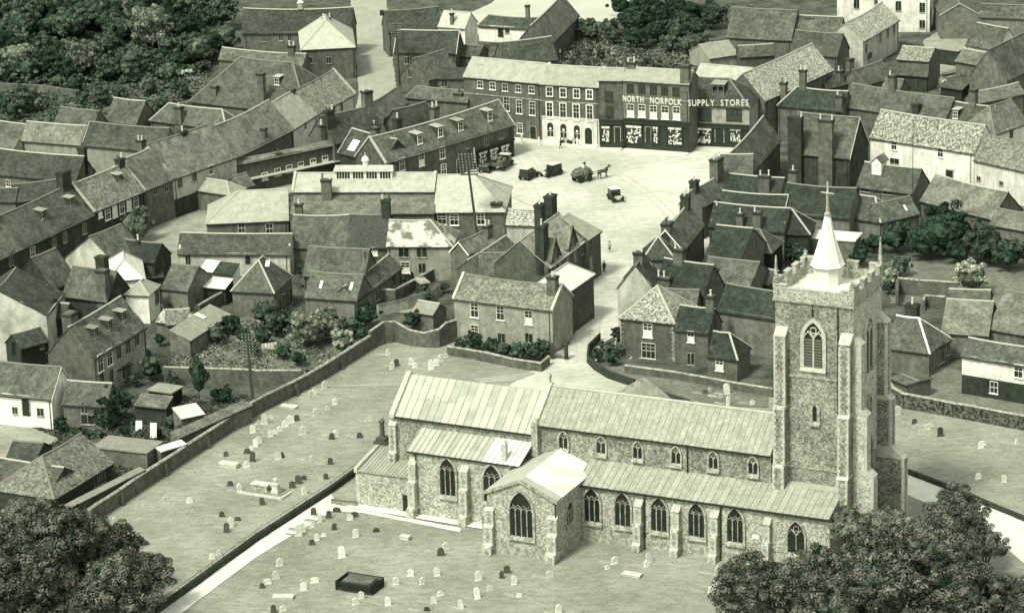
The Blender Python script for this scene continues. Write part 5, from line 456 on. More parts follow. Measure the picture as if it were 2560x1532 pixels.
GRAVES=[
('b', -48.22, -80.01, 'leftmost of the pale gravestones on the lawn above the diagonal path'),
('b', -42.78, -73.23, '2nd from left of the pale gravestones on the lawn above the diagonal path'),
('b', -39.88, -73.49, '3rd from left of the pale gravestones on the lawn above the diagonal path'),
('b', -35.77, -91.79, '4th from left of the pale gravestones on the lawn above the diagonal path'),
('b', -35.05, -90.53, '5th from left of the pale gravestones on the lawn above the diagonal path'),
('b', -34.28, -82.12, '6th from left of the pale gravestones on the lawn above the diagonal path'),
('b', -34.07, -70.17, '7th from left of the pale gravestones on the lawn above the diagonal path'),
('b', -33.69, -61.79, '8th from left of the pale gravestones on the lawn above the diagonal path'),
('b', -33.54, -55.76, '9th from left of the pale gravestones on the lawn above the diagonal path'),
('b', -33.79, -49.26, '10th from left of the pale gravestones on the lawn above the diagonal path'),
('b', -33.1, -54.57, '11th from left of the pale gravestones on the lawn above the diagonal path'),
('b', -33.35, -48.03, '12th from left of the pale gravestones on the lawn above the diagonal path'),
('b', -32.75, -53.37, '13th from left of the pale gravestones on the lawn above the diagonal path'),
('b', -32.51, -46.2, '14th from left of the pale gravestones on the lawn above the diagonal path'),
('b', -32.02, -45.61, '15th from left of the pale gravestones on the lawn above the diagonal path'),
('b', -31.43, -51.0, '16th from left of the pale gravestones on the lawn above the diagonal path'),
('b', -31.74, -44.48, '17th from left of the pale gravestones on the lawn above the diagonal path'),
('b', -30.93, -50.04, '18th from left of the pale gravestones on the lawn above the diagonal path'),
('b', -29.99, -59.5, '19th from left of the pale gravestones on the lawn above the diagonal path'),
('b', -30.38, -49.08, '20th from left of the pale gravestones on the lawn above the diagonal path'),
('b', -29.77, -47.62, '21st from left of the pale gravestones on the lawn above the diagonal path'),
('b', -29.11, -46.15, '22nd from left of the pale gravestones on the lawn above the diagonal path'),
('b', -27.31, -50.64, '23rd from left of the pale gravestones on the lawn above the diagonal path'),
('b', -26.01, -72.05, '24th from left of the pale gravestones on the lawn above the diagonal path'),
('b', -25.64, -60.15, '25th from left of the pale gravestones on the lawn above the diagonal path'),
('b', -26.0, -43.61, '26th from left of the pale gravestones on the lawn above the diagonal path'),
('b', -24.56, -41.4, '27th from left of the pale gravestones on the lawn above the diagonal path'),
('b', -23.63, -39.39, '28th from left of the pale gravestones on the lawn above the diagonal path'),
('b', -23.03, -51.93, '29th from left of the pale gravestones on the lawn above the diagonal path'),
('b', -18.98, -46.36, '30th from left of the pale gravestones on the lawn above the diagonal path'),
('d', -44.03, -86.73, 'leftmost of the dark gravestones on the lawn above the diagonal path'),
('d', -35.57, -78.52, '2nd from left of the dark gravestones on the lawn above the diagonal path'),
('d', -36.64, -57.66, '3rd from left of the dark gravestones on the lawn above the diagonal path'),
('d', -34.68, -83.64, '4th from left of the dark gravestones on the lawn above the diagonal path'),
('d', -35.33, -68.22, '5th from left of the dark gravestones on the lawn above the diagonal path'),
('d', -33.6, -79.92, '6th from left of the dark gravestones on the lawn above the diagonal path'),
('d', -34.01, -56.94, '7th from left of the dark gravestones on the lawn above the diagonal path'),
('d', -33.13, -59.93, '8th from left of the dark gravestones on the lawn above the diagonal path'),
('d', -30.95, -75.02, '9th from left of the dark gravestones on the lawn above the diagonal path'),
('d', -29.52, -58.82, '10th from left of the dark gravestones on the lawn above the diagonal path'),
('d', -27.62, -69.62, '11th from left of the dark gravestones on the lawn above the diagonal path'),
('d', -28.38, -45.19, '12th from left of the dark gravestones on the lawn above the diagonal path'),
('d', -26.95, -68.29, '13th from left of the dark gravestones on the lawn above the diagonal path'),
('d', -26.35, -66.95, '14th from left of the dark gravestones on the lawn above the diagonal path'),
('d', -23.61, -66.97, '15th from left of the dark gravestones on the lawn above the diagonal path'),
('d', -23.29, -61.81, '16th from left of the dark gravestones on the lawn above the diagonal path'),
('d', -23.51, -52.76, '17th from left of the dark gravestones on the lawn above the diagonal path'),
('d', -19.95, -52.6, '18th from left of the dark gravestones on the lawn above the diagonal path'),
('b', -28.83, -99.99, 'leftmost of the pale gravestones on the front lawn below the church'),
('b', -27.94, -98.47, '2nd from left of the pale gravestones on the front lawn below the church'),
('b', -27.73, -94.62, '3rd from left of the pale gravestones on the front lawn below the church'),
('b', -26.61, -107.78, '4th from left of the pale gravestones on the front lawn below the church'),
('b', -26.03, -85.6, '5th from left of the pale gravestones on the front lawn below the church'),
('b', -25.59, -84.28, '6th from left of the pale gravestones on the front lawn below the church'),
('b', -24.62, -102.08, '7th from left of the pale gravestones on the front lawn below the church'),
('b', -24.57, -82.99, '8th from left of the pale gravestones on the front lawn below the church'),
('b', -23.44, -99.97, '9th from left of the pale gravestones on the front lawn below the church'),
('b', -23.79, -87.16, '10th from left of the pale gravestones on the front lawn below the church'),
('b', -23.75, -81.33, '11th from left of the pale gravestones on the front lawn below the church'),
('b', -23.03, -85.87, '12th from left of the pale gravestones on the front lawn below the church'),
('b', -20.6, -92.78, '13th from left of the pale gravestones on the front lawn below the church'),
('b', -20.16, -80.95, '14th from left of the pale gravestones on the front lawn below the church'),
('b', -19.26, -86.54, '15th from left of the pale gravestones on the front lawn below the church'),
('b', -18.54, -106.62, '16th from left of the pale gravestones on the front lawn below the church'),
('b', -17.99, -105.13, '17th from left of the pale gravestones on the front lawn below the church'),
('b', -14.91, -107.24, '18th from left of the pale gravestones on the front lawn below the church'),
('b', -14.21, -101.39, '19th from left of the pale gravestones on the front lawn below the church'),
('b', -12.54, -98.99, '20th from left of the pale gravestones on the front lawn below the church'),
('b', -11.21, -101.49, '21st from left of the pale gravestones on the front lawn below the church'),
('b', -9.8, -107.05, '22nd from left of the pale gravestones on the front lawn below the church'),
('b', -9.53, -99.25, '23rd from left of the pale gravestones on the front lawn below the church'),
('b', -9.1, -104.95, '24th from left of the pale gravestones on the front lawn below the church'),
('b', -8.62, -91.18, '25th from left of the pale gravestones on the front lawn below the church'),
('b', -6.78, -108.83, '26th from left of the pale gravestones on the front lawn below the church'),
('b', -4.92, -106.23, '27th from left of the pale gravestones on the front lawn below the church'),
('b', -4.8, -100.93, '28th from left of the pale gravestones on the front lawn below the church'),
('b', -3.52, -103.87, '29th from left of the pale gravestones on the front lawn below the church'),
('b', -0.79, -102.53, '30th from left of the pale gravestones on the front lawn below the church'),
('b', -0.29, -106.01, '31st from left of the pale gravestones on the front lawn below the church'),
('b', 3.27, -100.67, '32nd from left of the pale gravestones on the front lawn below the church'),
('b', 4.0, -111.06, '33rd from left of the pale gravestones on the front lawn below the church'),
('b', 9.89, -98.84, '34th from left of the pale gravestones on the front lawn below the church'),
('b', 10.75, -97.3, '35th from left of the pale gravestones on the front lawn below the church'),
('b', 14.4, -98.42, '36th from left of the pale gravestones on the front lawn below the church'),
('b', 14.77, -97.16, '37th from left of the pale gravestones on the front lawn below the church'),
('b', 21.17, -106.58, '38th from left of the pale gravestones on the front lawn below the church'),
('b', 21.69, -105.07, '39th from left of the pale gravestones on the front lawn below the church'),
('b', 22.26, -101.34, '40th from left of the pale gravestones on the front lawn below the church'),
('d', -29.32, -101.05, 'leftmost of the dark gravestones on the front lawn below the church'),
('d', -27.6, -108.31, '2nd from left of the dark gravestones on the front lawn below the church'),
('d', -24.3, -88.46, '3rd from left of the dark gravestones on the front lawn below the church'),
('d', -24.57, -78.98, '4th from left of the dark gravestones on the front lawn below the church'),
('d', -22.7, -80.2, '5th from left of the dark gravestones on the front lawn below the church'),
('d', -21.9, -83.92, '6th from left of the dark gravestones on the front lawn below the church'),
('d', -21.82, -78.17, '7th from left of the dark gravestones on the front lawn below the church'),
('d', -19.62, -79.95, '8th from left of the dark gravestones on the front lawn below the church'),
('d', -16.89, -85.05, '9th from left of the dark gravestones on the front lawn below the church'),
('d', -10.55, -109.12, '10th from left of the dark gravestones on the front lawn below the church'),
('d', -9.16, -93.12, '11th from left of the dark gravestones on the front lawn below the church'),
('d', -2.16, -100.52, '12th from left of the dark gravestones on the front lawn below the church'),
('d', -1.54, -98.98, '13th from left of the dark gravestones on the front lawn below the church'),
('b', -27.0, -37.02, 'leftmost of the pale gravestones on the far lawn behind the chancel'),
('b', -26.56, -35.78, '2nd from left of the pale gravestones on the far lawn behind the chancel'),
('b', -25.32, -33.09, '3rd from left of the pale gravestones on the far lawn behind the chancel'),
('b', -17.19, -19.79, '4th from left of the pale gravestones on the far lawn behind the chancel'),
('b', -16.52, -25.79, '5th from left of the pale gravestones on the far lawn behind the chancel'),
('b', -13.93, -24.24, '6th from left of the pale gravestones on the far lawn behind the chancel'),
('b', -13.39, -25.65, '7th from left of the pale gravestones on the far lawn behind the chancel'),
('b', -11.18, -26.55, '8th from left of the pale gravestones on the far lawn behind the chancel'),
('b', -10.47, -25.05, '9th from left of the pale gravestones on the far lawn behind the chancel'),
('b', -9.91, -23.29, '10th from left of the pale gravestones on the far lawn behind the chancel'),
('b', -9.19, -21.76, '11th from left of the pale gravestones on the far lawn behind the chancel'),
('d', -15.89, -24.72, 'leftmost of the dark gravestones on the far lawn behind the chancel'),
('b', 25.59, -39.68, 'leftmost of the pale gravestones on the lawn beside the church drive'),
('b', 26.92, -41.94, '2nd from left of the pale gravestones on the lawn beside the church drive'),
('b', 27.78, -40.75, '3rd from left of the pale gravestones on the lawn beside the church drive'),
('b', 27.61, -44.96, '4th from left of the pale gravestones on the lawn beside the church drive'),
('b', 30.75, -45.06, '5th from left of the pale gravestones on the lawn beside the church drive'),
('d', 24.99, -40.26, 'leftmost of the dark gravestones on the lawn beside the church drive'),
('b', 48.93, -50.77, 'leftmost of the pale gravestones on the lawn right of the tower'),
('b', 51.03, -58.01, '2nd from left of the pale gravestones on the lawn right of the tower'),
('b', 52.0, -56.32, '3rd from left of the pale gravestones on the lawn right of the tower'),
('b', 52.56, -55.17, '4th from left of the pale gravestones on the lawn right of the tower'),
('b', 55.78, -74.27, '5th from left of the pale gravestones on the lawn right of the tower'),
('b', 57.66, -63.73, '6th from left of the pale gravestones on the lawn right of the tower'),
('b', 58.06, -62.8, '7th from left of the pale gravestones on the lawn right of the tower'),
('b', 58.71, -75.63, '8th from left of the pale gravestones on the lawn right of the tower'),
('b', 62.29, -62.43, '9th from left of the pale gravestones on the lawn right of the tower'),
('d', 50.63, -54.18, 'leftmost of the dark gravestones on the lawn right of the tower'),
('d', 53.27, -59.02, '2nd from left of the dark gravestones on the lawn right of the tower'),
]
PT={'chest': (-31.4, -69.96), 'urn': (-29.52, -71.05), 'kerb1': (-34.28, -70.73), 'kerb2': (-28.76, -73.5), 'kerb3': (-27.3, -71.02), 'ledger1': (-29.66, -40.11), 'ledger2': (-35.93, -61.58), 'ledger3': (-26.75, -104.24), 'ledger4': (12.62, -100.99), 'ledger5': (25.89, -99.42), 'rail': (-18.22, -101.99), 'smallchest': (-13.39, -87.74), 'monument': (-16.97, -54.67), 'pole1': (-4.5, 22.77), 'pole2': (-34.1, -42.55), 'pole3': (-68.4, 89.35), 'pole4': (-19.13, 133.59), 'pole5': (57.03, 36.72), 'pole6': (61.84, 36.16), 'car1': (3.43, 67.57), 'car1h': (5.15, 70.31), 'car2': (7.14, 68.75), 'car2h': (5.53, 67.31), 'car3': (16.91, 52.88), 'car3h': (17.25, 51.76), 'lorry': (-0.43, 75.03), 'lorryh': (0.92, 78.37), 'tourer': (-3.34, 72.92), 'tourerh': (-2.01, 76.23), 'cart': (12.12, 64.88), 'horse': (15.48, 66.09), 'horseh': (16.74, 66.91), 'gate': (-27.4, -31.13), 'sheet1': (-48.21, -51.49), 'sheet2': (-46.25, -52.47), 'laundry1': (-34.69, -17.98), 'laundry1b': (-32.5, -17.28), 'laundry2': (-60.64, 145.06), 'laundry2b': (-57.75, 146.34), 'laundry3': (8.98, 150.63), 'laundry3b': (10.83, 152.1), 'beehive1': (9.0, 151.49), 'gp1': (5.26, -23.71), 'gp2': (7.16, -24.13), 'gp3': (8.1, -19.16), 'whitegate': (-18.72, -15.67), 'sign': (-22.98, 173.94), 'railc': (-21.0, -75.93)}
PEOPLE=[
((9.04, 85.58), 'dark', 'walk', 'man in dark clothes walking past the white bank front'),
((13.75, 14.68), 'dark', 'walk', 'man in dark coat walking down the lane beside the inn'),
((14.9, 24.69), 'pale', 'stand', 'man with pale jacket over dark trousers standing at the lane mouth'),
((19.39, 83.67), 'dark', 'stand', 'person in dark clothes at the left display window of the lettered stores'),
((24.22, 82.55), 'grey', 'stand', 'person in grey standing by the middle doorway of the lettered stores'),
((28.85, 80.68), 'dark', 'push', 'woman in dark coat pushing a white pram by the corner store'),
((22.56, 84.81), 'white', 'stand', 'shop assistant in white coat at the stores window'),
((23.22, 84.94), 'white', 'stand', 'second person in white standing beside the assistant at the stores window'),
]
BOLL=[
((2.56, 89.74), 'white bollard at the kerb left of the bank, leftmost one'),
((5.44, 88.04), 'white bollard at the left corner of the bank front'),
((11.86, 86.73), 'white bollard left of the arched bank doorway'),
]
YARD2=[
(80.41, 127.23),
(81.65, 122.21),
(78.13, 121.89),
(80.12, 116.86),
]
PRAM=(29.6, 80.84)
BIKES=[
((9.93, 88.45), 'bicycle leaning at the bank wall, left one of two'),
((11.28, 87.75), 'bicycle leaning at the bank wall, right one of two'),
]
GOODS=[
((27.27, 83.31), 'heap of white goods on the pavement under the stores window'),
]
SIGN=[
(19.34, 80.14, 9.3),
(28.92, 76.19, 9.3),
(30.11, 78.35, 8.6),
(39.95, 77.25, 8.6),
]

# ---------------- materials: one toned palette, the print is monochrome ----------------
def tone(v):
    k=max(0.,min(1.,(v-.008)/.10)); k=k**.8   # prints of this kind run green in the blacks, cream in the whites
    k2=max(0.,min(1.,(v-.3)/.4)); return (v*(.60+.37*k+.05*k2),v*(1.08-.09*k),v*(.72+.10*k+.08*k2))
def tonel(v):
    k=max(0.,min(1.,(v-.03)/.13)); return (v*(.50+.48*k),v*(1.09-.10*k),v*(.66+.14*k))
MATS={}
def mat(name,layers,rough=.9,bump=0.,bscale=6.,spec=.25,metal=0.):
    """layers: (scale,lo,hi,v_lo,v_hi,stretch,mode); the first is the base, later ones multiply"""
    if name in MATS: return MATS[name]
    m=bpy.data.materials.new(name); m.use_nodes=True; n=m.node_tree; b=n.nodes['Principled BSDF']
    b.inputs['Roughness'].default_value=rough; b.inputs['Specular IOR Level'].default_value=spec; b.inputs['Metallic'].default_value=metal
    tc=n.nodes.new('ShaderNodeTexCoord'); ge=n.nodes.new('ShaderNodeNewGeometry'); col=None
    for (scale,lo,hi,va,vb,st,mode) in layers:
        mp=n.nodes.new('ShaderNodeMapping'); mp.inputs['Scale'].default_value=st
        n.links.new((tc.outputs['Object'] if mode=='o' else ge.outputs['Position']),mp.inputs[0])
        if mode=='v':
            t=n.nodes.new('ShaderNodeTexVoronoi'); t.inputs['Scale'].default_value=scale; src=t.outputs['Color']
            sx=n.nodes.new('ShaderNodeSeparateColor'); n.links.new(src,sx.inputs[0]); src=sx.outputs[0]
        else:
            t=n.nodes.new('ShaderNodeTexNoise'); t.inputs['Scale'].default_value=scale; t.inputs['Detail'].default_value=4.; t.inputs['Roughness'].default_value=.62; src=t.outputs[0]
        n.links.new(mp.outputs[0],t.inputs['Vector'])
        rp=n.nodes.new('ShaderNodeValToRGB'); rp.color_ramp.elements[0].position=lo; rp.color_ramp.elements[1].position=hi
        if col is None: tf=tonel if name.startswith('leaves') else tone; ca,cb=tuple(tf(va))+(1,),tuple(tf(vb))+(1,)
        else: ca,cb=(va,va,va,1),(vb,vb,vb,1)
        rp.color_ramp.elements[0].color=ca; rp.color_ramp.elements[1].color=cb
        n.links.new(src,rp.inputs[0])
        if col is None: col=rp.outputs[0]
        else:
            mx=n.nodes.new('ShaderNodeMix'); mx.data_type='RGBA'; mx.blend_type='MULTIPLY'; mx.inputs[0].default_value=1.
            n.links.new(col,mx.inputs[6]); n.links.new(rp.outputs[0],mx.inputs[7]); col=mx.outputs[2]
    if name.startswith(('roof','brick','leaves','rendered','flint_wall','white','tarred','gravestone')):
        oi=n.nodes.new('ShaderNodeObjectInfo'); mr=n.nodes.new('ShaderNodeMapRange'); mr.inputs[3].default_value=.80; mr.inputs[4].default_value=1.2
        n.links.new(oi.outputs['Random'],mr.inputs[0]); mx=n.nodes.new('ShaderNodeMix'); mx.data_type='RGBA'; mx.blend_type='MULTIPLY'; mx.inputs[0].default_value=1.
        n.links.new(col,mx.inputs[6]); n.links.new(mr.outputs[0],mx.inputs[7]); col=mx.outputs[2]
    n.links.new(col,b.inputs['Base Color'])
    if bump:
        t=n.nodes.new('ShaderNodeTexNoise'); t.inputs['Scale'].default_value=bscale; t.inputs['Detail'].default_value=3.
        n.links.new(ge.outputs['Position'],t.inputs['Vector'])
        bp=n.nodes.new('ShaderNodeBump'); bp.inputs['Strength'].default_value=bump; bp.inputs['Distance'].default_value=.1
        n.links.new(t.outputs[0],bp.inputs['Height']); n.links.new(bp.outputs[0],b.inputs['Normal'])
    MATS[name]=m; return m
I=(1,1,1)
def roofmat(n,a,b,str_=.75,spec=.25,rough=.85):
    return mat(n,[(1.6,.3,.7,a,b,I,'w'),(5.,.36,.64,.74,1.22,I,'w'),(.4,.36,.64,.72,1.25,I,'w'),(1.,.35,.7,str_,1.12,(4.,4.,.5),'w')],rough,.5,7.,spec)
def wallmat(n,a,b,rough=.92):
    return mat(n,[(1.2,.3,.7,a,b,I,'w'),(6.,.35,.65,.8,1.15,I,'w'),(.4,.35,.65,.82,1.1,I,'w'),(.8,.38,.66,.8,1.05,(2.,2.,.35),'w')],rough,.35,5.)
def plain(n,v,rough=.8,spec=.25): return mat(n,[(3.,.2,.8,v*.88,v*1.08,I,'w')],rough,0,5,spec)
ROOF=dict(tile=roofmat('roof_tile',.07,.135),tile2=roofmat('roof_tile_worn',.11,.2),tiledk=roofmat('roof_tile_dark',.045,.09),green=roofmat('roof_tile_blackgreen',.024,.058),
 black=mat('roof_tile_glazed',[(2.2,.35,.65,.008,.07,(2.5,2.5,.8),'w'),(6,.3,.7,.6,1.3,I,'w')],.5,.6,5.),
 slate=mat('roof_slate_pale',[(1.,.3,.7,.32,.46,I,'w'),(5,.35,.65,.85,1.12,I,'w'),(1.,.35,.7,.86,1.08,(4,4,.5),'w')],.8,.3),slate2=mat('roof_slate',[(1.,.3,.7,.24,.34,I,'w'),(5,.35,.65,.8,1.15,I,'w')],.8,.3),slatest=mat('roof_slate_stained',[(.5,.46,.56,.14,.48,(1,1,1.6),'w'),(5,.3,.7,.85,1.1,I,'w')],.8,.3),
 mottle=mat('roof_tile_speckled',[(3.4,.4,.62,.14,.56,I,'w'),(9,.35,.65,.6,1.25,I,'w'),(.5,.3,.7,.8,1.1,I,'w')],.85,.5,7),
 mottle2=mat('roof_tile_lichen',[(2.2,.4,.68,.12,.33,I,'w'),(8,.35,.65,.65,1.25,I,'w'),(.6,.3,.7,.75,1.15,I,'w')],.85,.5,7),
 streak=mat('roof_tile_streaked',[(1.1,.44,.6,.1,.42,(3.2,3.2,.35),'w'),(7,.35,.65,.7,1.2,I,'w')],.85,.4,7),
 white=mat('roof_zinc_white',[(1.,.35,.65,.55,.76,I,'w'),(5,.3,.7,.93,1.05,I,'w')],.55,.1,4))
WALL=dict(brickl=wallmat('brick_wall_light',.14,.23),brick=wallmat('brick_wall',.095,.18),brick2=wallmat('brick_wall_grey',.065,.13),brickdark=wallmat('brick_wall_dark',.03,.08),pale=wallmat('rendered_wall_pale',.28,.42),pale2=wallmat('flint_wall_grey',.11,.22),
 white=wallmat('whitewash_wall',.74,.86),white2=wallmat('limewash_wall_dull',.4,.6),cream=wallmat('cream_wall',.46,.6),plaster=mat('stained_plaster',[(.5,.35,.62,.3,.56,(1,1,.7),'w'),(4,.3,.7,.85,1.1,I,'w')],.9,.2),
 dark=wallmat('tarred_wall',.03,.06),black=wallmat('black_void_boards',.012,.02),green=wallmat('painted_dark_wall',.035,.07),wallbrick=wallmat('garden_brick',.08,.17),walldark=wallmat('dark_kerb_stone',.03,.07),
 ivywall=mat('ivy_on_wall',[(2.5,.4,.6,.02,.16,I,'w'),(7,.3,.7,.5,1.4,I,'w')],.9,1.,5))
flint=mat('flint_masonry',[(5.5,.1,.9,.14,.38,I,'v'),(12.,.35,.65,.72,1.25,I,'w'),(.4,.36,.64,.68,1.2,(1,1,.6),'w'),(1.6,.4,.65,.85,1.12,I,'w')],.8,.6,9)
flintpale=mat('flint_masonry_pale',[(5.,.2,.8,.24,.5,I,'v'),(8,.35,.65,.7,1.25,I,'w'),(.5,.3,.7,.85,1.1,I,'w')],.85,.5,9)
flint_lit=mat('flint_masonry_lit_west',[(5.,.2,.8,.34,.6,I,'v'),(8,.35,.65,.75,1.2,I,'w'),(.5,.3,.7,.85,1.1,I,'w')],.85,.5,9)  # paler flint: the bright light of the west side put into colour
stone=mat('dressed_stone',[(1.5,.3,.7,.36,.56,I,'w'),(6,.3,.7,.75,1.15,I,'w')],.85,.3)
stonew=mat('weathered_stone',[(2.,.38,.62,.2,.44,I,'w'),(8,.3,.7,.7,1.2,I,'w')],.85,.3)
lead=[mat('lead_roof_a',[(.8,.35,.65,.25,.33,I,'w'),(.9,.42,.64,.95,1.3,(3,3,.3),'w'),(6,.3,.7,.9,1.1,I,'w')],.75,.1),mat('lead_roof_b',[(.8,.35,.65,.31,.39,I,'w'),(6,.3,.7,.94,1.06,I,'w')],.75,.1),mat('lead_roof_c',[(.8,.35,.65,.39,.47,I,'w'),(6,.3,.7,.95,1.04,I,'w')],.7,.1)]
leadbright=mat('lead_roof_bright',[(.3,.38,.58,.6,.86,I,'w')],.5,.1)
whitep=plain('white_paint',.8,.5); creamp=plain('cream_paint',.62,.6); darkp=plain('dark_paint',.03,.5); mortar=plain('ridge_mortar',.42,.9); mortar2=plain('ridge_mortar_dull',.2,.9)
glass=mat('window_glass',[(2.,.3,.7,.012,.05,I,'w')],.12,0,5,.5); glassg=mat('church_glass',[(3.,.3,.7,.008,.028,I,'w')],.35,0,5,.4); curtain=plain('window_blind',.7,.9); greenp=plain('shop_green_paint',.035,.5)
pot=plain('chimney_pot',.62,.8); potd=plain('chimney_pot_dark',.1,.8); iron=plain('iron',.03,.6); wood=plain('pole_timber',.06,.9); chim=wallmat('chimney_brick',.09,.18); chimd=wallmat('chimney_brick_dark',.035,.07); soot=plain('soot',.03,.9)
grassm=mat('churchyard_grass',[(.09,.35,.65,.245,.36,I,'w'),(.6,.36,.64,.82,1.1,(1.,1.8,1.),'w'),(2.6,.33,.67,.8,1.14,(1.,2.2,1.),'w'),(9.,.3,.7,.78,1.16,I,'w'),(1.3,.62,.72,1.,.8,I,'w')],1.,.8,4.)
GM=dict(pave=mat('square_surface',[(.05,.38,.62,.44,.64,I,'w'),(.35,.4,.62,.88,1.05,(1,4,1),'w'),(1.6,.6,.75,1.,.86,I,'w'),(.8,.35,.65,.92,1.05,I,'w'),(5,.3,.7,.93,1.05,I,'w')],.95),road=mat('road_surface',[(.2,.3,.7,.3,.38,I,'w'),(1.,.35,.65,.9,1.06,(1,.3,1),'w')],.95),
 yard=mat('yard_earth',[(.3,.3,.7,.22,.4,I,'w'),(2,.3,.7,.8,1.1,I,'w')],1.,.3),field=mat('pale_field',[(.1,.3,.7,.44,.52,I,'w'),(1.5,.3,.7,.93,1.05,I,'w')],1.),
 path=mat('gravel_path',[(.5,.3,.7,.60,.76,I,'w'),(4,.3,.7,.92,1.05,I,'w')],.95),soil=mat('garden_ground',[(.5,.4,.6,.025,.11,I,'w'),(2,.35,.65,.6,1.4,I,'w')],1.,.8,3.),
 paddock=mat('rough_grass',[(.25,.35,.65,.13,.2,I,'w'),(1.6,.35,.65,.75,1.2,I,'w'),(6,.3,.7,.85,1.15,I,'w')],1.,.6,3.))
townm=mat('town_ground',[(.3,.35,.65,.045,.13,I,'w'),(1.5,.3,.7,.7,1.2,I,'w')],1.,.5,3.)
def leaf(n,a,b): return mat(n,[(.8,.38,.62,a,b,I,'w'),(3.,.36,.64,.4,1.7,I,'w')],.9,0,5,.04)
LEAF=dict(mid=leaf('leaves_mid',.034,.12),dark=leaf('leaves_dark',.02,.065),pale=leaf('leaves_light',.06,.24),dull=leaf('leaves_dull',.05,.14),palem=leaf('leaves_greyish',.06,.26),palest=leaf('leaves_silvery',.13,.4),fore=leaf('leaves_fore',.026,.17),forep=leaf('leaves_fore_light',.06,.24),hazy=leaf('leaves_hazy',.1,.24))
bark=plain('bark',.06,.95)
# ---------------- mesh helpers ----------------
class MB:
    def __init__(s): s.v=[];s.f=[];s.m=[]
    def poly(s,pts,mi=0):
        i=len(s.v); s.v+=[tuple(p) for p in pts]; s.f.append(tuple(range(i,i+len(pts)))); s.m.append(mi)
    def box(s,x0,x1,y0,y1,z0,z1,mi=0):
        i=len(s.v); s.v+=[(x,y,z) for z in(z0,z1) for x,y in((x0,y0),(x1,y0),(x1,y1),(x0,y1))]
        for q in((0,3,2,1),(4,5,6,7),(0,1,5,4),(1,2,6,5),(2,3,7,6),(3,0,4,7)): s.f.append(tuple(i+k for k in q)); s.m.append(mi)
    def hexa(s,b,t,mi=0):
        n=len(b); i=len(s.v); s.v+=[tuple(p) for p in b]+[tuple(p) for p in t]
        s.f.append(tuple(i+k for k in reversed(range(n)))); s.m.append(mi); s.f.append(tuple(i+n+k for k in range(n))); s.m.append(mi)
        for k in range(n): k2=(k+1)%n; s.f.append((i+k,i+k2,i+n+k2,i+n+k)); s.m.append(mi)
    def prism(s,pts,d,mi=0):
        """extrude polygon pts along vector d"""
        s.hexa(pts,[(p[0]+d[0],p[1]+d[1],p[2]+d[2]) for p in pts],mi)
    def tube(s,a,b,r,n=6,mi=0,r2=None):
        a=Vector(a);b=Vector(b);d=(b-a).normalized();u=d.orthogonal().normalized();v=d.cross(u);r2=r if r2 is None else r2
        s.hexa([a+(u*math.cos(t)+v*math.sin(t))*r for t in [k*2*math.pi/n for k in range(n)]],[b+(u*math.cos(t)+v*math.sin(t))*r2 for t in [k*2*math.pi/n for k in range(n)]],mi)
    def lathe(s,prof,n=8,c=(0,0),mi=0,rot=0.):
        i=len(s.v)
        for r,z in prof:
            for k in range(n): t=rot+k*2*math.pi/n; s.v.append((c[0]+r*math.cos(t),c[1]+r*math.sin(t),z))
        for j in range(len(prof)-1):
            for k in range(n):
                k2=(k+1)%n; s.f.append((i+j*n+k,i+j*n+k2,i+(j+1)*n+k2,i+(j+1)*n+k)); s.m.append(mi)
        s.f.append(tuple(i+k for k in reversed(range(n)))); s.m.append(mi); s.f.append(tuple(i+(len(prof)-1)*n+k for k in range(n))); s.m.append(mi)
    def mesh(s,name,mats):
        me=bpy.data.meshes.new(name); me.from_pydata(s.v,[],s.f)
        for m in (mats if isinstance(mats,(list,tuple)) else [mats]): me.materials.append(m)
        if any(s.m): me.polygons.foreach_set('material_index',s.m)
        me.update(); return me
    def build(s,name,mats,parent=None,loc=None,smooth=False):
        me=s.mesh(name,mats)
        if smooth: me.polygons.foreach_set('use_smooth',[True]*len(me.polygons))
        return obj(name,me,parent,loc)
def obj(name,me,parent=None,loc=None,rz=0.):
    o=bpy.data.objects.new(name,me); C.objects.link(o)
    if parent: o.parent=parent
    if loc is not None: o.location=loc
    if rz: o.rotation_euler[2]=rz
    return o
def tag(o,label=None,cat=None,group=None,kind=None):
    if label:o['label']=label
    if cat:o['category']=cat
    if group:o['group']=group
    if kind:o['kind']=kind
    return o
def thing(name,label,cat,loc,rz=0.,group=None):
    o=bpy.data.objects.new(name,None); C.objects.link(o); o.location=loc; o.rotation_euler[2]=rz; return tag(o,label,cat,group)
def nz(x,y,z=0.): return noise.noise(Vector((x,y,z)))
# ---------------- ground ----------------
def sheet(name,pts,z,m,kind='structure'):
    if name in('side_path','garden_path','yard','garden_soil','top_road','paddock'):
        q=[]; am=.14 if 'path' in name else .35
        for a,b_ in zip(pts,pts[1:]+pts[:1]):
            n=max(1,min(60,int(math.hypot(b_[0]-a[0],b_[1]-a[1])/1.2)))
            q+=[(a[0]+(b_[0]-a[0])*i/n+am*nz(a[0]+i*.9,a[1]*.5,2)*(i>0),a[1]+(b_[1]-a[1])*i/n+am*nz(a[0],a[1]+i*.9,5)*(i>0)) for i in range(n)]
        pts=q
    b=MB(); b.poly([(x,y,z) for x,y in pts]); o=b.build(name,m); o['kind']=kind; return o
gb=MB(); nx,ny=70,110
def gz(x,y): return 0.
gb.v=[(-260+520*i/nx,-220+ (900*j/ny),0.0) for j in range(ny+1) for i in range(nx+1)]
gb.f=[(j*(nx+1)+i,j*(nx+1)+i+1,(j+1)*(nx+1)+i+1,(j+1)*(nx+1)+i) for j in range(ny) for i in range(nx)]; gb.m=[0]*len(gb.f)
gb.build('ground',grassm)['kind']='structure'
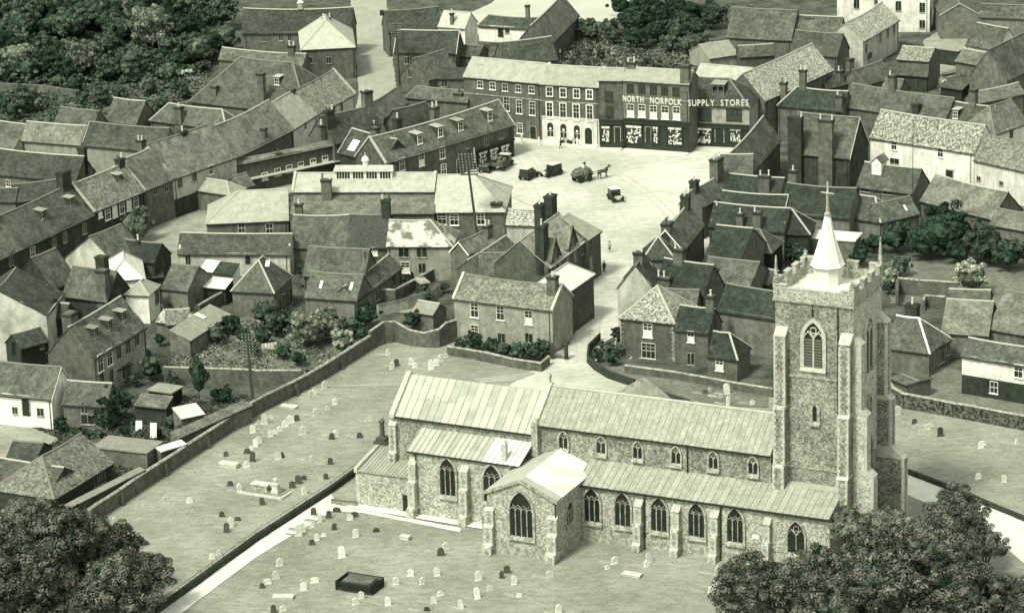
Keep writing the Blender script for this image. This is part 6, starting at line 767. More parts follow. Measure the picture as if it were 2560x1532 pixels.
sheet('terrain',[(-4000,-600),(4000,-600),(4000,6000),(-4000,6000)],-.3,townm)
E0=Vector((4.29,-97.18,0)); YA=R(-26.)
town=[(-260,-150),(-62,-112),(-54,-93)] if 0 else None
TOWN=[WALLS[0][5][0],WALLS[0][5][1],WALLS[0][5][2],WALLS[0][5][3],WALLS[0][5][4],WALLS[0][5][5]]+WALLS[1][5][1:]+[WALLS[5][5][0],WALLS[5][5][2],WALLS[5][5][4],WALLS[6][5][3],WALLS[6][5][5],WALLS[8][5][2],WALLS[8][5][3],WALLS[9][5][0],WALLS[9][5][2],WALLS[9][5][4],(260,-40),(260,680),(-260,680),(-260,-60),(-75,-98)]
sheet('town_ground',TOWN,.004,townm)
zc={}
for i,(n,mk,pts) in enumerate(SHEETS):
    sheet(n,pts,.008+.004*i,GM[mk])
# pavement in front of the shops
pv=[h for h in HOUSES if h['n'] in('bank','department_store','corner_store','town_house') or 'between the bank' in h['l']]
for h in pv:
    c_,s_=math.cos(h['a']),math.sin(h['a'])
    b=MB(); b.box(-.02,h['L']+.02,-1.9,0.1,0,.13); b.box(-.02,h['L']+.02,-2.02,-1.9,0,.14)
    o=b.build('pavement',[plain('paving_stone',.62,.9)],None,(h['x'],h['y'],.0)); o.rotation_euler[2]=h['a']; o['kind']='structure'
# ---------------- windows ----------------
WM={}
def winmesh(st,w,h):
    k=(st,w,h)
    if k in WM: return WM[k]
    f=MB(); p=MB(); x=w/2; z=h/2; fm=[whitep]; pm=[glass]; t=.09; d=.10
    def fr(t,d,mi=0):
        f.box(-x-t,x+t,-d,0,z,z+t,mi); f.box(-x-t,x+t,-d,0,-z-t,-z,mi); f.box(-x-t,-x,-d,0,-z,z,mi); f.box(x,x+t,-d,0,-z,z,mi)
    if st in('sash','halfw','white','sur'):
        fr(.17 if st=='sur' else .06,d); f.box(-x-.16,x+.16,-.18,0,-z-.18,-z-.06)
        f.box(-x,x,-.07,0,-.03,.03); nb=2 if w<1.6 else 3
        for i in range(1,nb): f.box(-x+w*i/nb-.018,-x+w*i/nb+.018,-.06,0,-z,-.04); f.box(-x+w*i/nb-.018,-x+w*i/nb+.018,-.06,0,.04,z)
        if h>1.5 and st!='white': f.box(-x,x,-.055,0,z/2-.02,z/2+.02)
        p.box(-x,x,-.03,0,-z,z)
        pm=[glass,curtain]
        if st=='white': p.box(-x,x,-.045,-.03,-z,z,1)
        if st=='halfw': p.box(-x+.04,x-.04,-.045,-.03,-z,-.06,1)
    elif st in('dark','green'):
        fm=[stonew if st=='dark' else greenp]; fr(.05,.07); f.box(-x-.1,x+.1,-.16,0,-z-.13,-z-.05); f.box(-.03,.03,-.06,0,-z,z)
        if st=='green': f.box(-x,x,-.06,0,-.03,.03); 
        if w>2: f.box(-x*.4,-x*.4+.08,-.06,0,-z,z); f.box(x*.4,x*.4+.08,-.06,0,-z,z)
        p.box(-x,x,-.03,0,-z,z)
    elif st=='door':
        fm=[stonew]; f.box(-x-.12,-x,-.1,0,-z,z); f.box(x,x+.12,-.1,0,-z,z); f.box(-x-.12,x+.12,-.1,0,z,z+.14)
        pm=[darkp,iron]; p.box(-x,x,-.04,0,-z,z); p.box(x-.2,x-.12,-.09,-.04,-.1,0.,1); p.box(-x+.1,-.06,-.06,-.04,.1,z-.2); p.box(.06,x-.1,-.06,-.04,.1,z-.2)
    elif st in('arch','archdoor'):
        n=10; zs=z-x
        arc=[(x*math.cos(math.pi*i/n),zs+x*math.sin(math.pi*i/n)) for i in range(n+1)]; arco=[((x+.22)*math.cos(math.pi*i/n),zs+(x+.22)*math.sin(math.pi*i/n)) for i in range(n+1)]
        for i in range(n): f.prism([(arc[i][0],0,arc[i][1]),(arco[i][0],0,arco[i][1]),(arco[i+1][0],0,arco[i+1][1]),(arc[i+1][0],0,arc[i+1][1])],(0,-.12,0))
        f.box(-x-.22,-x,-.12,0,-z,zs); f.box(x,x+.22,-.12,0,-z,zs)
        fm=[creamp]; pm=[greenp,curtain,whitep] if st=='arch' else [soot,curtain,whitep]
        p.prism([(q[0],0,q[1]) for q in arc]+[(-x,0,-z),(x,0,-z)],(0,-.04,0))
        if st=='arch':
            p.lathe([(.22,0),(.22,.02)],10,(0,0),1); 
            k0=len(p.v)-20
            for i in range(k0,len(p.v)): a,b_,c_=p.v[i]; p.v[i]=(a,-.045-c_,b_+.15)
            p.box(-x,x,-.06,-.04,-z*.2-.03,-z*.2+.03,2); p.box(-.03,.03,-.06,-.04,-z,-z*.2,2)
    elif st=='shopw':
        fm=[greenp]; fr(.14,.16); nb=max(2,int(w/1.2))
        for i in range(1,nb): f.box(-x+w*i/nb-.03,-x+w*i/nb+.03,-.1,0,-z,z)
        pm=[glass,curtain,creamp]; p.box(-x,x,-.02,0,-z,z); rr=random.Random(int(w*100+h*10))
        p.box(-x+.1,x-.1,-.05,-.02,z-.5,z-.12,1)
        for i in range(int(w*h*5)):
            a=rr.uniform(-x+.1,x-.3); b_=-z+rr.random()**1.5*(h-.8); ww=rr.uniform(.12,.3); hh=rr.uniform(.12,.45); dd=rr.uniform(.04,.07)
            p.box(a,a+ww,-dd,-.02,b_,b_+hh,rr.choice((1,2,1)))
    WM[k]=(f.mesh('window_frame',fm),p.mesh('pane',pm)); return WM[k]
def window(parent,face,u,z,w,h,st,L,D,eps=.012):
    fm,pm=winmesh(st,w,h)
    loc,rz={'F':((u,-eps,z),0),'R':((L+eps,u,z),R(90)),'L':((-eps,u,z),R(-90))}[face]
    nm={'door':'door','archdoor':'door','shopw':'shop_window'}.get(st,'window')
    o=obj(nm,fm,parent,loc,rz); obj({'door':'door_leaf','archdoor':'door_leaf','shopw':'window_display'}.get(st,'pane'),pm,o); return o
# ---------------- roofs ----------------
def slope(mb,p0,p1,q0,q1,sd,th=.12,amp=.055,sag=0.,cell=.9):
    """uneven roof slope: p0-p1 lower edge, q0-q1 upper edge"""
    p0,p1,q0,q1=map(Vector,(p0,p1,q0,q1)); n=max(2,int(max((p1-p0).length,(q1-q0).length)/cell)); m=max(2,int(((p0+p1)/2-(q0+q1)/2).length/cell))
    N=(p1-p0).cross(q0+q1-p0-p1).normalized(); 
    if N.z<0:N=-N
    i0=len(mb.v)
    for j in range(m+1):
        t=j/m
        for i in range(n+1):
            s=i/n; p=(p0.lerp(p1,s)).lerp(q0.lerp(q1,s),t)
            p=p+N*(amp*nz(p.x*.7+sd,p.y*.7,p.z*.9+sd)*2); p.z-=sag*math.sin(math.pi*s)*(.35+.65*t); mb.v.append(tuple(p))
    for j in range(m):
        for i in range(n):
            a=i0+j*(n+1)+i; q=[a,a+1,a+n+2,a+n+1]
            mb.f.append(tuple(q)); mb.m.append(0)
    ring=[i0+i for i in range(n+1)]+[i0+j*(n+1)+n for j in range(1,m+1)]+[i0+m*(n+1)+i for i in range(n-1,-1,-1)]+[i0+j*(n+1) for j in range(m-1,0,-1)]
    k0=len(mb.v)
    for r_ in ring: v=mb.v[r_]; mb.v.append((v[0],v[1],v[2]-th))
    for k in range(len(ring)): k2=(k+1)%len(ring); mb.f.append((ring[k],k0+k,k0+k2,ring[k2])); mb.m.append(0)
def ridge(mb,a,b,sag=0.,w=.16,h=.12,sd=0.,amp=.02):
    a=Vector(a);b=Vector(b);n=max(2,int((b-a).length/.9)); d=(b-a).normalized(); s_=Vector((-d.y,d.x,0)); s_=s_.normalized() if s_.length>.01 else Vector((1,0,0))
    P=[]
    for i in range(n+1):
        t=i/n;p=a.lerp(b,t);p.z-=sag*math.sin(math.pi*t);p.z+=amp*nz(p.x*.9+sd,p.y*.9,7); P.append(p)
    for i in range(n):
        o=[(-w,-.04),(-w*.6,h*.8),(0,h),(w*.6,h*.8),(w,-.04)]
        mb.hexa([P[i]+s_*q[0]+Vector((0,0,q[1])) for q in o],[P[i+1]+s_*q[0]+Vector((0,0,q[1])) for q in o])
def chimney(parent,x,y,zb,zt,wx,wy,pots,dark=False):
    b=MB(); cm=chimd if dark else chim
    b.box(x-wx/2,x+wx/2,y-wy/2,y+wy/2,zb,zt-.35); b.box(x-wx/2-.07,x+wx/2+.07,y-wy/2-.07,y+wy/2+.07,zt-.35,zt-.18,1); b.box(x-wx/2-.12,x+wx/2+.12,y-wy/2-.12,y+wy/2+.12,zt-.18,zt,1)
    b.box(x-wx/2+.1,x+wx/2-.1,y-wy/2+.1,y+wy/2-.1,zt,zt+.1)
    o=b.build('chimney',[cm,chimd],parent)
    for i in range(int(pots)):
        px=x+(i-(pots-1)/2)*(wx-.35)/max(1,pots-1) if pots>1 else x
        p=MB(); hh=.55+.3*random.random(); p.lathe([(.17,zt+.1),(.13,zt+.2),(.12,zt+hh),(.17,zt+hh+.03),(.17,zt+hh+.12)],8,(px,y)); p.build('chimney_pot',pot if random.random()<.72 else potd,o)
    return o
def dormer(parent,x,y,zr,w,hh,st,tp,D):
    """x,y: centre of the window face on the roof, zr: roof height there"""
    b=MB(); z0=zr-.55; zt=z0+hh+.35; yf=y-.35
    yb=yf+(zt-(z0-.0))/max(.3,tp)+.3
    t=.0
    if st in('flatd','white'):
        b.prism([(x-w/2,yf,z0-.3),(x-w/2,yf,zt),(x-w/2,yb,zt+.12),(x-w/2,yb,z0-.3)],(.1,0,0)); b.prism([(x+w/2-.1,yf,z0-.3),(x+w/2-.1,yf,zt),(x+w/2-.1,yb,zt+.12),(x+w/2-.1,yb,z0-.3)],(.1,0,0))
        b.box(x-w/2+.1,x+w/2-.1,yf,yf+.08,z0-.3,z0)
        o=b.build('dormer',WALL['dark'] if st=='flatd' else WALL['green'],parent)
        r=MB(); r.prism([(x-w/2-.12,yf-.2,zt-.02),(x-w/2-.12,yb+.2,zt+.14),(x-w/2-.12,yb+.2,zt+.22),(x-w/2-.12,yf-.2,zt+.06)],(w+.24,0,0)); r.build('dormer_roof',ROOF['slate'] if st=='white' else ROOF['slate2'],o)
    else:
        b.prism([(x-w/2,yf,z0-.3),(x+w/2,yf,z0-.3),(x+w/2,yf,zt),(x,yf,zt+w*.5),(x-w/2,yf,zt)],(0,yb-yf,0)); o=b.build('dormer',WALL['white'],parent)
        r=MB()
        for sgn in(-1,1): r.prism([(x+sgn*(w/2+.15),yf-.15,zt-.12),(x,yf-.15,zt+w*.5+.04),(x,yf-.15,zt+w*.5+.14),(x+sgn*(w/2+.15),yf-.15,zt-.02)],(0,yb-yf+.6,0))
        r.build('dormer_roof',ROOF['tile2'],o)
    fm,pm=winmesh('sash' if st!='flatd' else 'dark',round(w-.35,2),round(hh-.1,2))
    wo=obj('window',fm,o,(x,yf+.0,z0+hh/2+.08)); 
    return o
def gdormer(parent,x,y,zr,w,hh,tp,wm,rm):
    """steep gabled wall dormer running back into the roof"""
    yf=-.03; zb=zr-.9
    b=MB(); zt=zr+.6; ap=zt+w*.62; yb=(ap-zr)/tp+y+.5
    b.prism([(x-w/2,yf,zb),(x+w/2,yf,zb),(x+w/2,yf,zt-.6),(x,yf,ap-.05),(x-w/2,yf,zt-.6)],(0,yb-yf,0)); o=b.build('gable_dormer',wm,parent)
    r=MB()
    for s in(-1,1): r.prism([(x+s*(w/2+.25),yf-.25,zt-.95),(x,yf-.25,ap+.05),(x,yf-.25,ap+.17),(x+s*(w/2+.25),yf-.25,zt-.83)],(0,yb-yf+.4,0))
    r.build('dormer_roof',rm,o)
    g=MB()
    for s in(-1,1): g.prism([(x+s*(w/2+.28),yf-.3,zt-1.),(x,yf-.3,ap+.02),(x,yf-.3,ap+.22),(x+s*(w/2+.28),yf-.3,zt-.82)],(0,.05,0))
    g.build('bargeboard',soot,o)
    fm,pm=winmesh('dark',.8,1.3); wo=obj('window',fm,o,(x,yf-.012,zr+.1))
def house(H,idx):
    L,D,he,r,k=H['L'],H['D'],H['he'],H['r'],H['k']; sd=idx*3.7; random.seed(idx*13+5)
    t=thing(H['n'],H['l'],H['c'],(H['x'],H['y'],0),H['a'],None)
    wm=WALL[H['w']]; rm=ROOF[H['f']]; ov=.22; sag=.0 if H['f'] in('slate','slate2','white') else min(.3,L*.016)*random.uniform(.4,1.3)
    wo=.18
    # walls: prism between eave lines, gable peaks under the slopes
    b=MB(); x0,x1,y0,y1=0.,L,0.,D
    if k in('gable','hipL','hipR','hip','pyr'):
        if L>=D*.999 or k!='hip':
            tp=r/(D/2); hl=min(D/2,L*.48) if k in('hip','hipL') else 0; hr=min(D/2,L*.48) if k in('hip','hipR') else 0
            axis='x'
        else: tp=r/(L/2); axis='y'; hl=hr=L/2
        zt=he-.02
        b.box(x0,x1,y0,y1,0,zt)
        if axis=='x':
            for cx,s_,hp in((x0,1,hl),(x1,-1,hr)):
                if hp==0: b.prism([(cx,0,zt-.01),(cx,D,zt-.01),(cx,D/2,he+r-.1-(sag*0))],(s_*.3,0,0))
            R1=(hl if hl else -ov*(.6),D/2,he+r); R2=(L-hr if hr else L+ov*.6,D/2,he+r)
            lx=-ov if hl else -ov*.6; rx=L+ov if hr else L+ov*.6
            dz=ov*tp
            rb=MB(); slope(rb,(lx,-ov,he-dz),(rx,-ov,he-dz),R1,R2,sd,sag=sag); slope(rb,(lx,D+ov,he-dz),(rx,D+ov,he-dz),R1,R2,sd,sag=sag)
            if hl: slope(rb,(lx,-ov,he-dz),(lx,D+ov,he-dz),R1,R1,sd,amp=0.)
            if hr: slope(rb,(rx,-ov,he-dz),(rx,D+ov,he-dz),R2,R2,sd,amp=0.)
            rb.build('roof',rm,t)
            g=MB(); ridge(g,R1,R2,sag,sd=sd+.1)
            mo=mortar if (H['f'] in('slate','white','slate2') or random.random()<.55) else mortar2
            g.build('ridge_tiles',whitep if H.get('bright') else mo,t)
            for hh_,xx,RR_ in((hl,lx,R1),(hr,rx,R2)):
                if hh_:
                    for yy in(-ov,D+ov): g=MB(); ridge(g,(xx,yy,he-dz),RR_,sd=0); g.build('hip_tiles',whitep if H.get('bright') else mo,t)
            cop=H.get('cop','')
            for side,xx in(('L',0.),('R',L)):
                if side in cop:
                    cb=MB(); 
                    for s_ in(0,1):
                        ya,yb=((-ov,D/2) if s_==0 else (D+ov,D/2))
                        cb.prism([(xx-.2,ya,he-dz-.05),(xx-.2,yb,he+r-.05),(xx-.2,yb,he+r+.3),(xx-.2,ya,he-dz+.25)],(.4,0,0))
                    cb.build('coping',stone,t)
                if side in H.get('vg',''):
                    cb=MB(); xo=xx-.2 if side=='L' else xx+.14
                    for s_ in(0,1):
                        ya,yb=((-ov,D/2) if s_==0 else (D+ov,D/2))
                        cb.prism([(xo,ya-.02,he-dz-.2),(xo,yb,he+r-.18),(xo,yb,he+r+.05),(xo,ya-.02,he-dz+.04)],(.06,0,0))
                    cb.build('bargeboard',whitep,t)
        else:
            ym=D-L/2; R1=(L/2,L/2,he+r); R2=(L/2,D-L/2,he+r); dz=ov*tp; zz=he-dz
            rb=MB(); slope(rb,(-ov,-ov,zz),(L+ov,-ov,zz),R1,R1,sd,amp=.0); slope(rb,(L+ov,-ov,zz),(L+ov,D+ov,zz),R1,R2,sd,amp=0); slope(rb,(-ov,-ov,zz),(-ov,D+ov,zz),R1,R2,sd,amp=0); slope(rb,(-ov,D+ov,zz),(L+ov,D+ov,zz),R2,R2,sd,amp=0)
            rb.build('roof',rm,t); g=MB(); ridge(g,R1,R2); g.build('ridge_tiles',mortar,t)
            for p,q in(((-ov,-ov,zz),R1),((L+ov,-ov,zz),R1),((-ov,D+ov,zz),R2),((L+ov,D+ov,zz),R2)): g=MB(); ridge(g,p,q); g.build('hip_tiles',mortar,t)
    elif k=='shed':
        tp=r/D; b.box(0,L,0,D,0,he-.02); b.prism([(0,0,he-.04),(0,D,he-.04),(0,D,he+r-.1)],(L,0,0)); dz=ov*tp
        rb=MB(); slope(rb,(-.1,-ov,he-dz),(L+.1,-ov,he-dz),(-.1,D,he+r),(L+.1,D,he+r),sd,amp=.02)
        if H.get('half'):
            rb.build('roof',rm,t); r3=MB(); r3.prism([(-.1,-ov,he-dz+.03),(L*.42,-ov,he-dz+.03),(L*.42,D,he+r+.03),(-.1,D,he+r+.03)],(0,0,.05)); r3.build('zinc_sheet',ROOF['white'],t)
        else: rb.build('roof',rm,t)
    elif k=='flat':
        tp=0.01; b.box(0,L,0,D,0,he-.02); rb=MB(); rb.box(-.2,L+.2,-.2,D+.2,he,he+.18); rb.build('roof',rm,t)
    elif k=='front':
        tp=r/(L/2); b.box(0,L,0,D,0,he-.02); b.prism([(0,0,he-.03),(L,0,he-.03),(L/2,0,he+r-.06)],(0,.3,0)); dz=ov*tp; b.prism([(0,D-.3,he-.03),(L,D-.3,he-.03),(L/2,D-.3,he+r-.06)],(0,.3,0))
        rb=MB(); slope(rb,(-ov,-.12,he-dz),(-ov,D+.2,he-dz),(L/2,-.12,he+r),(L/2,D+.2,he+r),sd,sag=sag); slope(rb,(L+ov,-.12,he-dz),(L+ov,D+.2,he-dz),(L/2,-.12,he+r),(L/2,D+.2,he+r),sd,sag=sag)
        rb.build('roof',rm,t); g=MB(); ridge(g,(L/2,-.12,he+r),(L/2,D+.2,he+r),sag,sd=sd); g.build('ridge_tiles',mortar2,t)
        if H.get('vgf'):
            cb=MB()
            for s_,xx in((0,-ov),(1,L+ov)): cb.prism([(xx,-.2,he-dz-.15),(L/2,-.2,he+r-.12),(L/2,-.2,he+r+.08),(xx,-.2,he-dz+.06)],(0,.06,0))
            cb.build('bargeboard',mortar,t)
    b.build('wall',wm,t)
    # gutter along the visible eave
    if k in('gable','hip','hipL','hipR','shed') :
        gu=MB(); zz=he-ov*(r/max(.5,(D/2 if k!='shed' else D)))-.17; gu.box(-.1,L+.1,-ov-.1,-ov,zz-.02,zz+.09); gu.build('gutter',soot,t)
        if L>7: 
            dp=MB(); xx=L*random.choice((.03,.97)); dp.tube((xx,-.08,0.),(xx,-.08,zz),.05,5); dp.build('drainpipe',soot,t)
    for q in H.get('W',()): window(t,q[0],q[1],q[2],q[3],q[4],q[5],L,D,eps=.085 if (q[0]=='F' and H.get('fas') and q[2]>H['fas']) and 0 else (.05 if H.get('stucco') or H.get('tar') or H.get('wf') else .012))
    for (x,y,zt,wx,wy,p) in H.get('C',()):
        chimney(t,x,y,he-1.5 if y>.3 else 0.,zt,wx,wy,p,dark=H['n'] in('inn',) or random.random()<.25)
    for q in H.get('M',()): x,y=q[0],q[1]; dormer(t,x,y,he+y*tp,q[3],q[4],q[2],tp,D) if q[2]!='gab' else dormer(t,x,y,he+y*tp,q[3],q[4],'gab',tp,D)
    for q in H.get('gd',()): pass
    for q in H.get('S',()):
        x,y,w_,h_=q; m=MB(); tp_=tp; dy=h_/2/math.sqrt(1+tp_**2)
        pts=[(x-w_/2,y-dy,he+(y-dy)*tp_+.08),(x+w_/2,y-dy,he+(y-dy)*tp_+.08),(x+w_/2,y+dy,he+(y+dy)*tp_+.08),(x-w_/2,y+dy,he+(y+dy)*tp_+.08)]
        m.prism(pts,(0,0,.08)); m.build('skylight',whitep,t)
    # particular features
    if 'stucco' in H:
        m=MB(); m.box(0.,L,-.045,0,0,H['stucco']); m.box(-.02,L+.02,-.16,0,H['stucco'],H['stucco']+.25); m.build('stucco_front',WALL['white'],t)
    if 'tar' in H: m=MB(); m.box(0.,L,-.045,0,0,H['tar']); m.build('tarred_boarding',WALL['dark'],t)
    if 'wf' in H: m=MB(); m.box(0.3,L-.3,-.04,0,0,he-.4); m.build('rendered_front',WALL['pale'],t)
    if 'fas' in H:
        z=H['fas']; m=MB(); m.box(0.05,L-.05,-.3,0,z-.75,z-.1); m.box(0.,L,-.45,0,z-.1,z+.05)
        for xx in (0.05,L-.3): m.box(xx,xx+.25,-.22,0,0,z-.75)
        m.build('shop_fascia',greenp,t); m=MB(); m.box(0.3,L-.3,-.03,0,.05,z-.75); m.build('shop_front',greenp,t)
        for ch_ in t.children:
            if ch_.name.startswith(('shop_window','door')) : ch_.location.y=-.045
    if H['w']!='x' and H['n'] in('town_house','bank','department_store'):
        m=MB(); m.box(0,L,-.12,0,he-3.1,he-2.95); m.box(0,L,-.28,0,he-.32,he-.12); m.build('cornice',stonew,t)
    if 'sill' in H:
        m=MB(); m.box(0,L,-1.1,0,.9*2.6,.9*2.6+.1); m.build('canopy',mortar,t)
    if 'shopr' in H:
        m=MB(); m.box(L-9.5,L-.3,-.5,0,2.9,3.3); m.box(L-9.5,L-.3,-.04,0,0,2.9); m.build('shop_fascia',soot,t)
        for xx in (L-7.6,L-5,L-2.3): 
            wo_=window(t,'F',xx,1.5,2.2,2.1,'shopw',L,D,.05)
        m=MB(); m.box(L-9.75,L-9.6,-.15,-.02,1.,3.6); m.build('signboard',whitep,t)
    if 'quoin' in H:
        m=MB()
        for i in range(18):
            for xx in(0.,L): wq=.42 if i%2 else .28; m.box(xx-.03 if xx==0 else xx-wq,xx+wq if xx==0 else xx+.03,-.035,.1,.02+i*.3,.02+i*.3+.26)
        m.build('quoins',stonew,t)['kind']='stuff'
    if 'cup' in H:
        m=MB(); xx=L*.52; m.box(xx-.45,xx+.45,D/2-.45,D/2+.45,he+r-.3,he+r+1.); m.build('cupola',WALL['pale'],t); m=MB(); m.lathe([(.85,he+r+.95),(.4,he+r+1.3),(.0,he+r+1.9)],4,(xx,D/2),rot=.785); m.build('cupola_roof',whitep,t)
    if 'lant' in H:
        xa,xb=L*.29,L*.70; zl=he+r-.7; m=MB(); m.box(xa,xb,D/2-1.1,D/2+1.1,zl-.6,zl+1.35); m.build('lantern_wall',creamp,t)
        n=20
        for i in range(n):
            if i in(5,10,15): continue
            m=MB(); xx=xa+.25+(xb-xa-.5)*i/n; m.box(xx+.05,xx+(xb-xa-.5)/n-.05,D/2-1.13,D/2-1.09,zl+.1,zl+1.2); m.build('pane',glass,t)
        m=MB(); slope(m,(xa-.2,D/2-1.35,zl+1.3),(xb+.2,D/2-1.35,zl+1.3),(xa,D/2,zl+1.9),(xb,D/2,zl+1.9),1,amp=0); slope(m,(xa-.2,D/2+1.35,zl+1.3),(xb+.2,D/2+1.35,zl+1.3),(xa,D/2,zl+1.9),(xb,D/2,zl+1.9),1,amp=0); m.build('lantern_roof',ROOF['slate'],t)
        m=MB(); cz=zl+1.8; m.lathe([(.42,cz-.2),(.42,cz+.7),(.6,cz+.75),(.6,cz+.85),(.55,cz+1.15),(.3,cz+1.45),(.06,cz+1.55),(.05,cz+2.1),(0,cz+2.1)],10,(L*.505,D/2)); m.build('cupola',whitep,t,smooth=False)
    if H['n']=='inn':
        for fx,w_ in((.17,3.3),(.62,3.3)): gdormer(t,L*fx,.8,he+.8*tp,w_,3.,tp,wm,ROOF['tile2'])
        m=MB(); m.box(0,L,-ov-.14,-ov+.02,he-ov*tp-.18,he-ov*tp+.0); m.build('eaves_board',creamp,t)
    return t
for i,H in enumerate(HOUSES): house(H,i)
# ---------------- the church ----------------
CH=thing('church','large flint parish church with lead roofs, west tower and white spirelet in the churchyard','church',(4.29,-97.18,0),YA)
cp=lambda name,mb,m,parent=CH: mb.build(name,m,parent)
def gwin(w,h,lights,xf,parent=CH,louvre=False,round_=False,sur=.28,name='window'):
    """pointed window; local x right, z up from the sill, face towards -y; xf=(loc,rz)"""
    f=MB(); x=w/2; n=8; hs=h-w*.86
    def arch(r_):  # pointed outline right half to left half
        rr=w+r_; pts=[]
        for i in range(n+1): a=math.radians(60)*i/n; pts.append((-x+rr*math.cos(a),hs+rr*math.sin(a)))
        top=math.sqrt(max(0,rr*rr-x*x)); pts=[p for p in pts if p[0]>=-.001]; 
        if pts[-1][0]>.01: pts.append((0,hs+top))
        return pts+[(-p[0],p[1]) for p in reversed(pts[:-1])]
    ai=arch(0.); ao=arch(sur)
    m_=min(len(ai),len(ao)); 
    if len(ai)!=len(ao): ao=ao[:len(ao)//2][:m_//2]+[ao[len(ao)//2]]+ao[len(ao)//2+1:][-(m_//2):]; ai=ai[:len(ai)//2][:m_//2]+[ai[len(ai)//2]]+ai[len(ai)//2+1:][-(m_//2):]
    D_=.22
    for i in range(len(ai)-1): f.prism([(ai[i][0],0,ai[i][1]),(ao[i][0],0,ao[i][1]),(ao[i+1][0],0,ao[i+1][1]),(ai[i+1][0],0,ai[i+1][1])],(0,-D_,0))
    f.box(-x-sur,-x,-D_,0,0,hs); f.box(x,x+sur,-D_,0,0,hs); f.hexa([(-x-sur,-.4,-.35),(x+sur,-.4,-.35),(x+sur,0,-.35),(-x-sur,0,-.35)],[(-x-sur,-.3,-.05),(x+sur,-.3,-.05),(x+sur,0,.12),(-x-sur,0,.12)])
    lw=w/lights; t=.05 if not louvre else .09
    for i in range(1,lights): f.box(-x+lw*i-t,-x+lw*i+t,-.16,0,0,hs)
    hl=hs
    for i in range(lights):   # pointed heads of the lights
        c=-x+lw*(i+.5); k=4; r_=lw; P=[]
        for j in range(k+1): a=math.radians(60)*j/k; P.append((c-lw/2+r_*math.cos(a),hl+r_*math.sin(a)*.8))
        P=[p for p in P if p[0]>=c-.01]
        for s in(1,-1):
            for j in range(len(P)-1):
                a,b_=P[j],P[j+1]; f.tube((c+s*(a[0]-c),-.09,a[1]),(c+s*(b_[0]-c),-.09,b_[1]),t*.9,4)
    if lights==2:
        for s in(1,-1): f.tube((0,-.09,hs),(s*x*.62,-.09,hs+w*.42),t,4)
        cz=hs+w*.44
        for q in range(4): 
            a=q*math.pi/2+math.pi/4
            f.tube((math.cos(a)*w*.2,-.09,cz+math.sin(a)*w*.2),(math.cos(a+math.pi/2)*w*.2,-.09,cz+math.sin(a+math.pi/2)*w*.2),t*.8,4)
    else:
        for i in range(1,lights):
            c=-x+lw*i; f.tube((c,-.09,hs),(c,-.09,hs+lw*.75),t*.8,4)
            for s in(1,-1): f.tube((c,-.09,hs+lw*.7),(c+s*lw*.45,-.09,hs+lw*1.15),t*.8,4) if abs(c+s*lw*.45)<x*.8 else None
    o=f.build(name,stonew if not louvre else stone,parent,xf[0]); o.rotation_euler[2]=xf[1]
    # glass: one light per part, plus the head
    for i in range(lights):
        g=MB(); a=-x+lw*i+t; b_=-x+lw*(i+1)-t
        g.box(a,b_,-.04,0,0.12,hs); 
        if louvre:
            for k in range(int(hs/.34)): z=.15+k*.34; g.hexa([(a,-.16,z),(b_,-.16,z),(b_,-.04,z+.18),(a,-.04,z+.18)],[(a,-.16,z+.04),(b_,-.16,z+.04),(b_,-.04,z+.22),(a,-.04,z+.22)],1)
        g.build('light',[glassg,potd],o)
    g=MB(); g.prism([(p[0],0,p[1]) for p in ai],(0,-.035,0)); g.build('tracery_glass',glassg,o)
    return o
S=lambda e,t,z:((e,t-.01,z),0.)        # south-facing placement
Wf=lambda e,t,z:((e+.01,t,z),R(90))    # west-facing (towards +e)
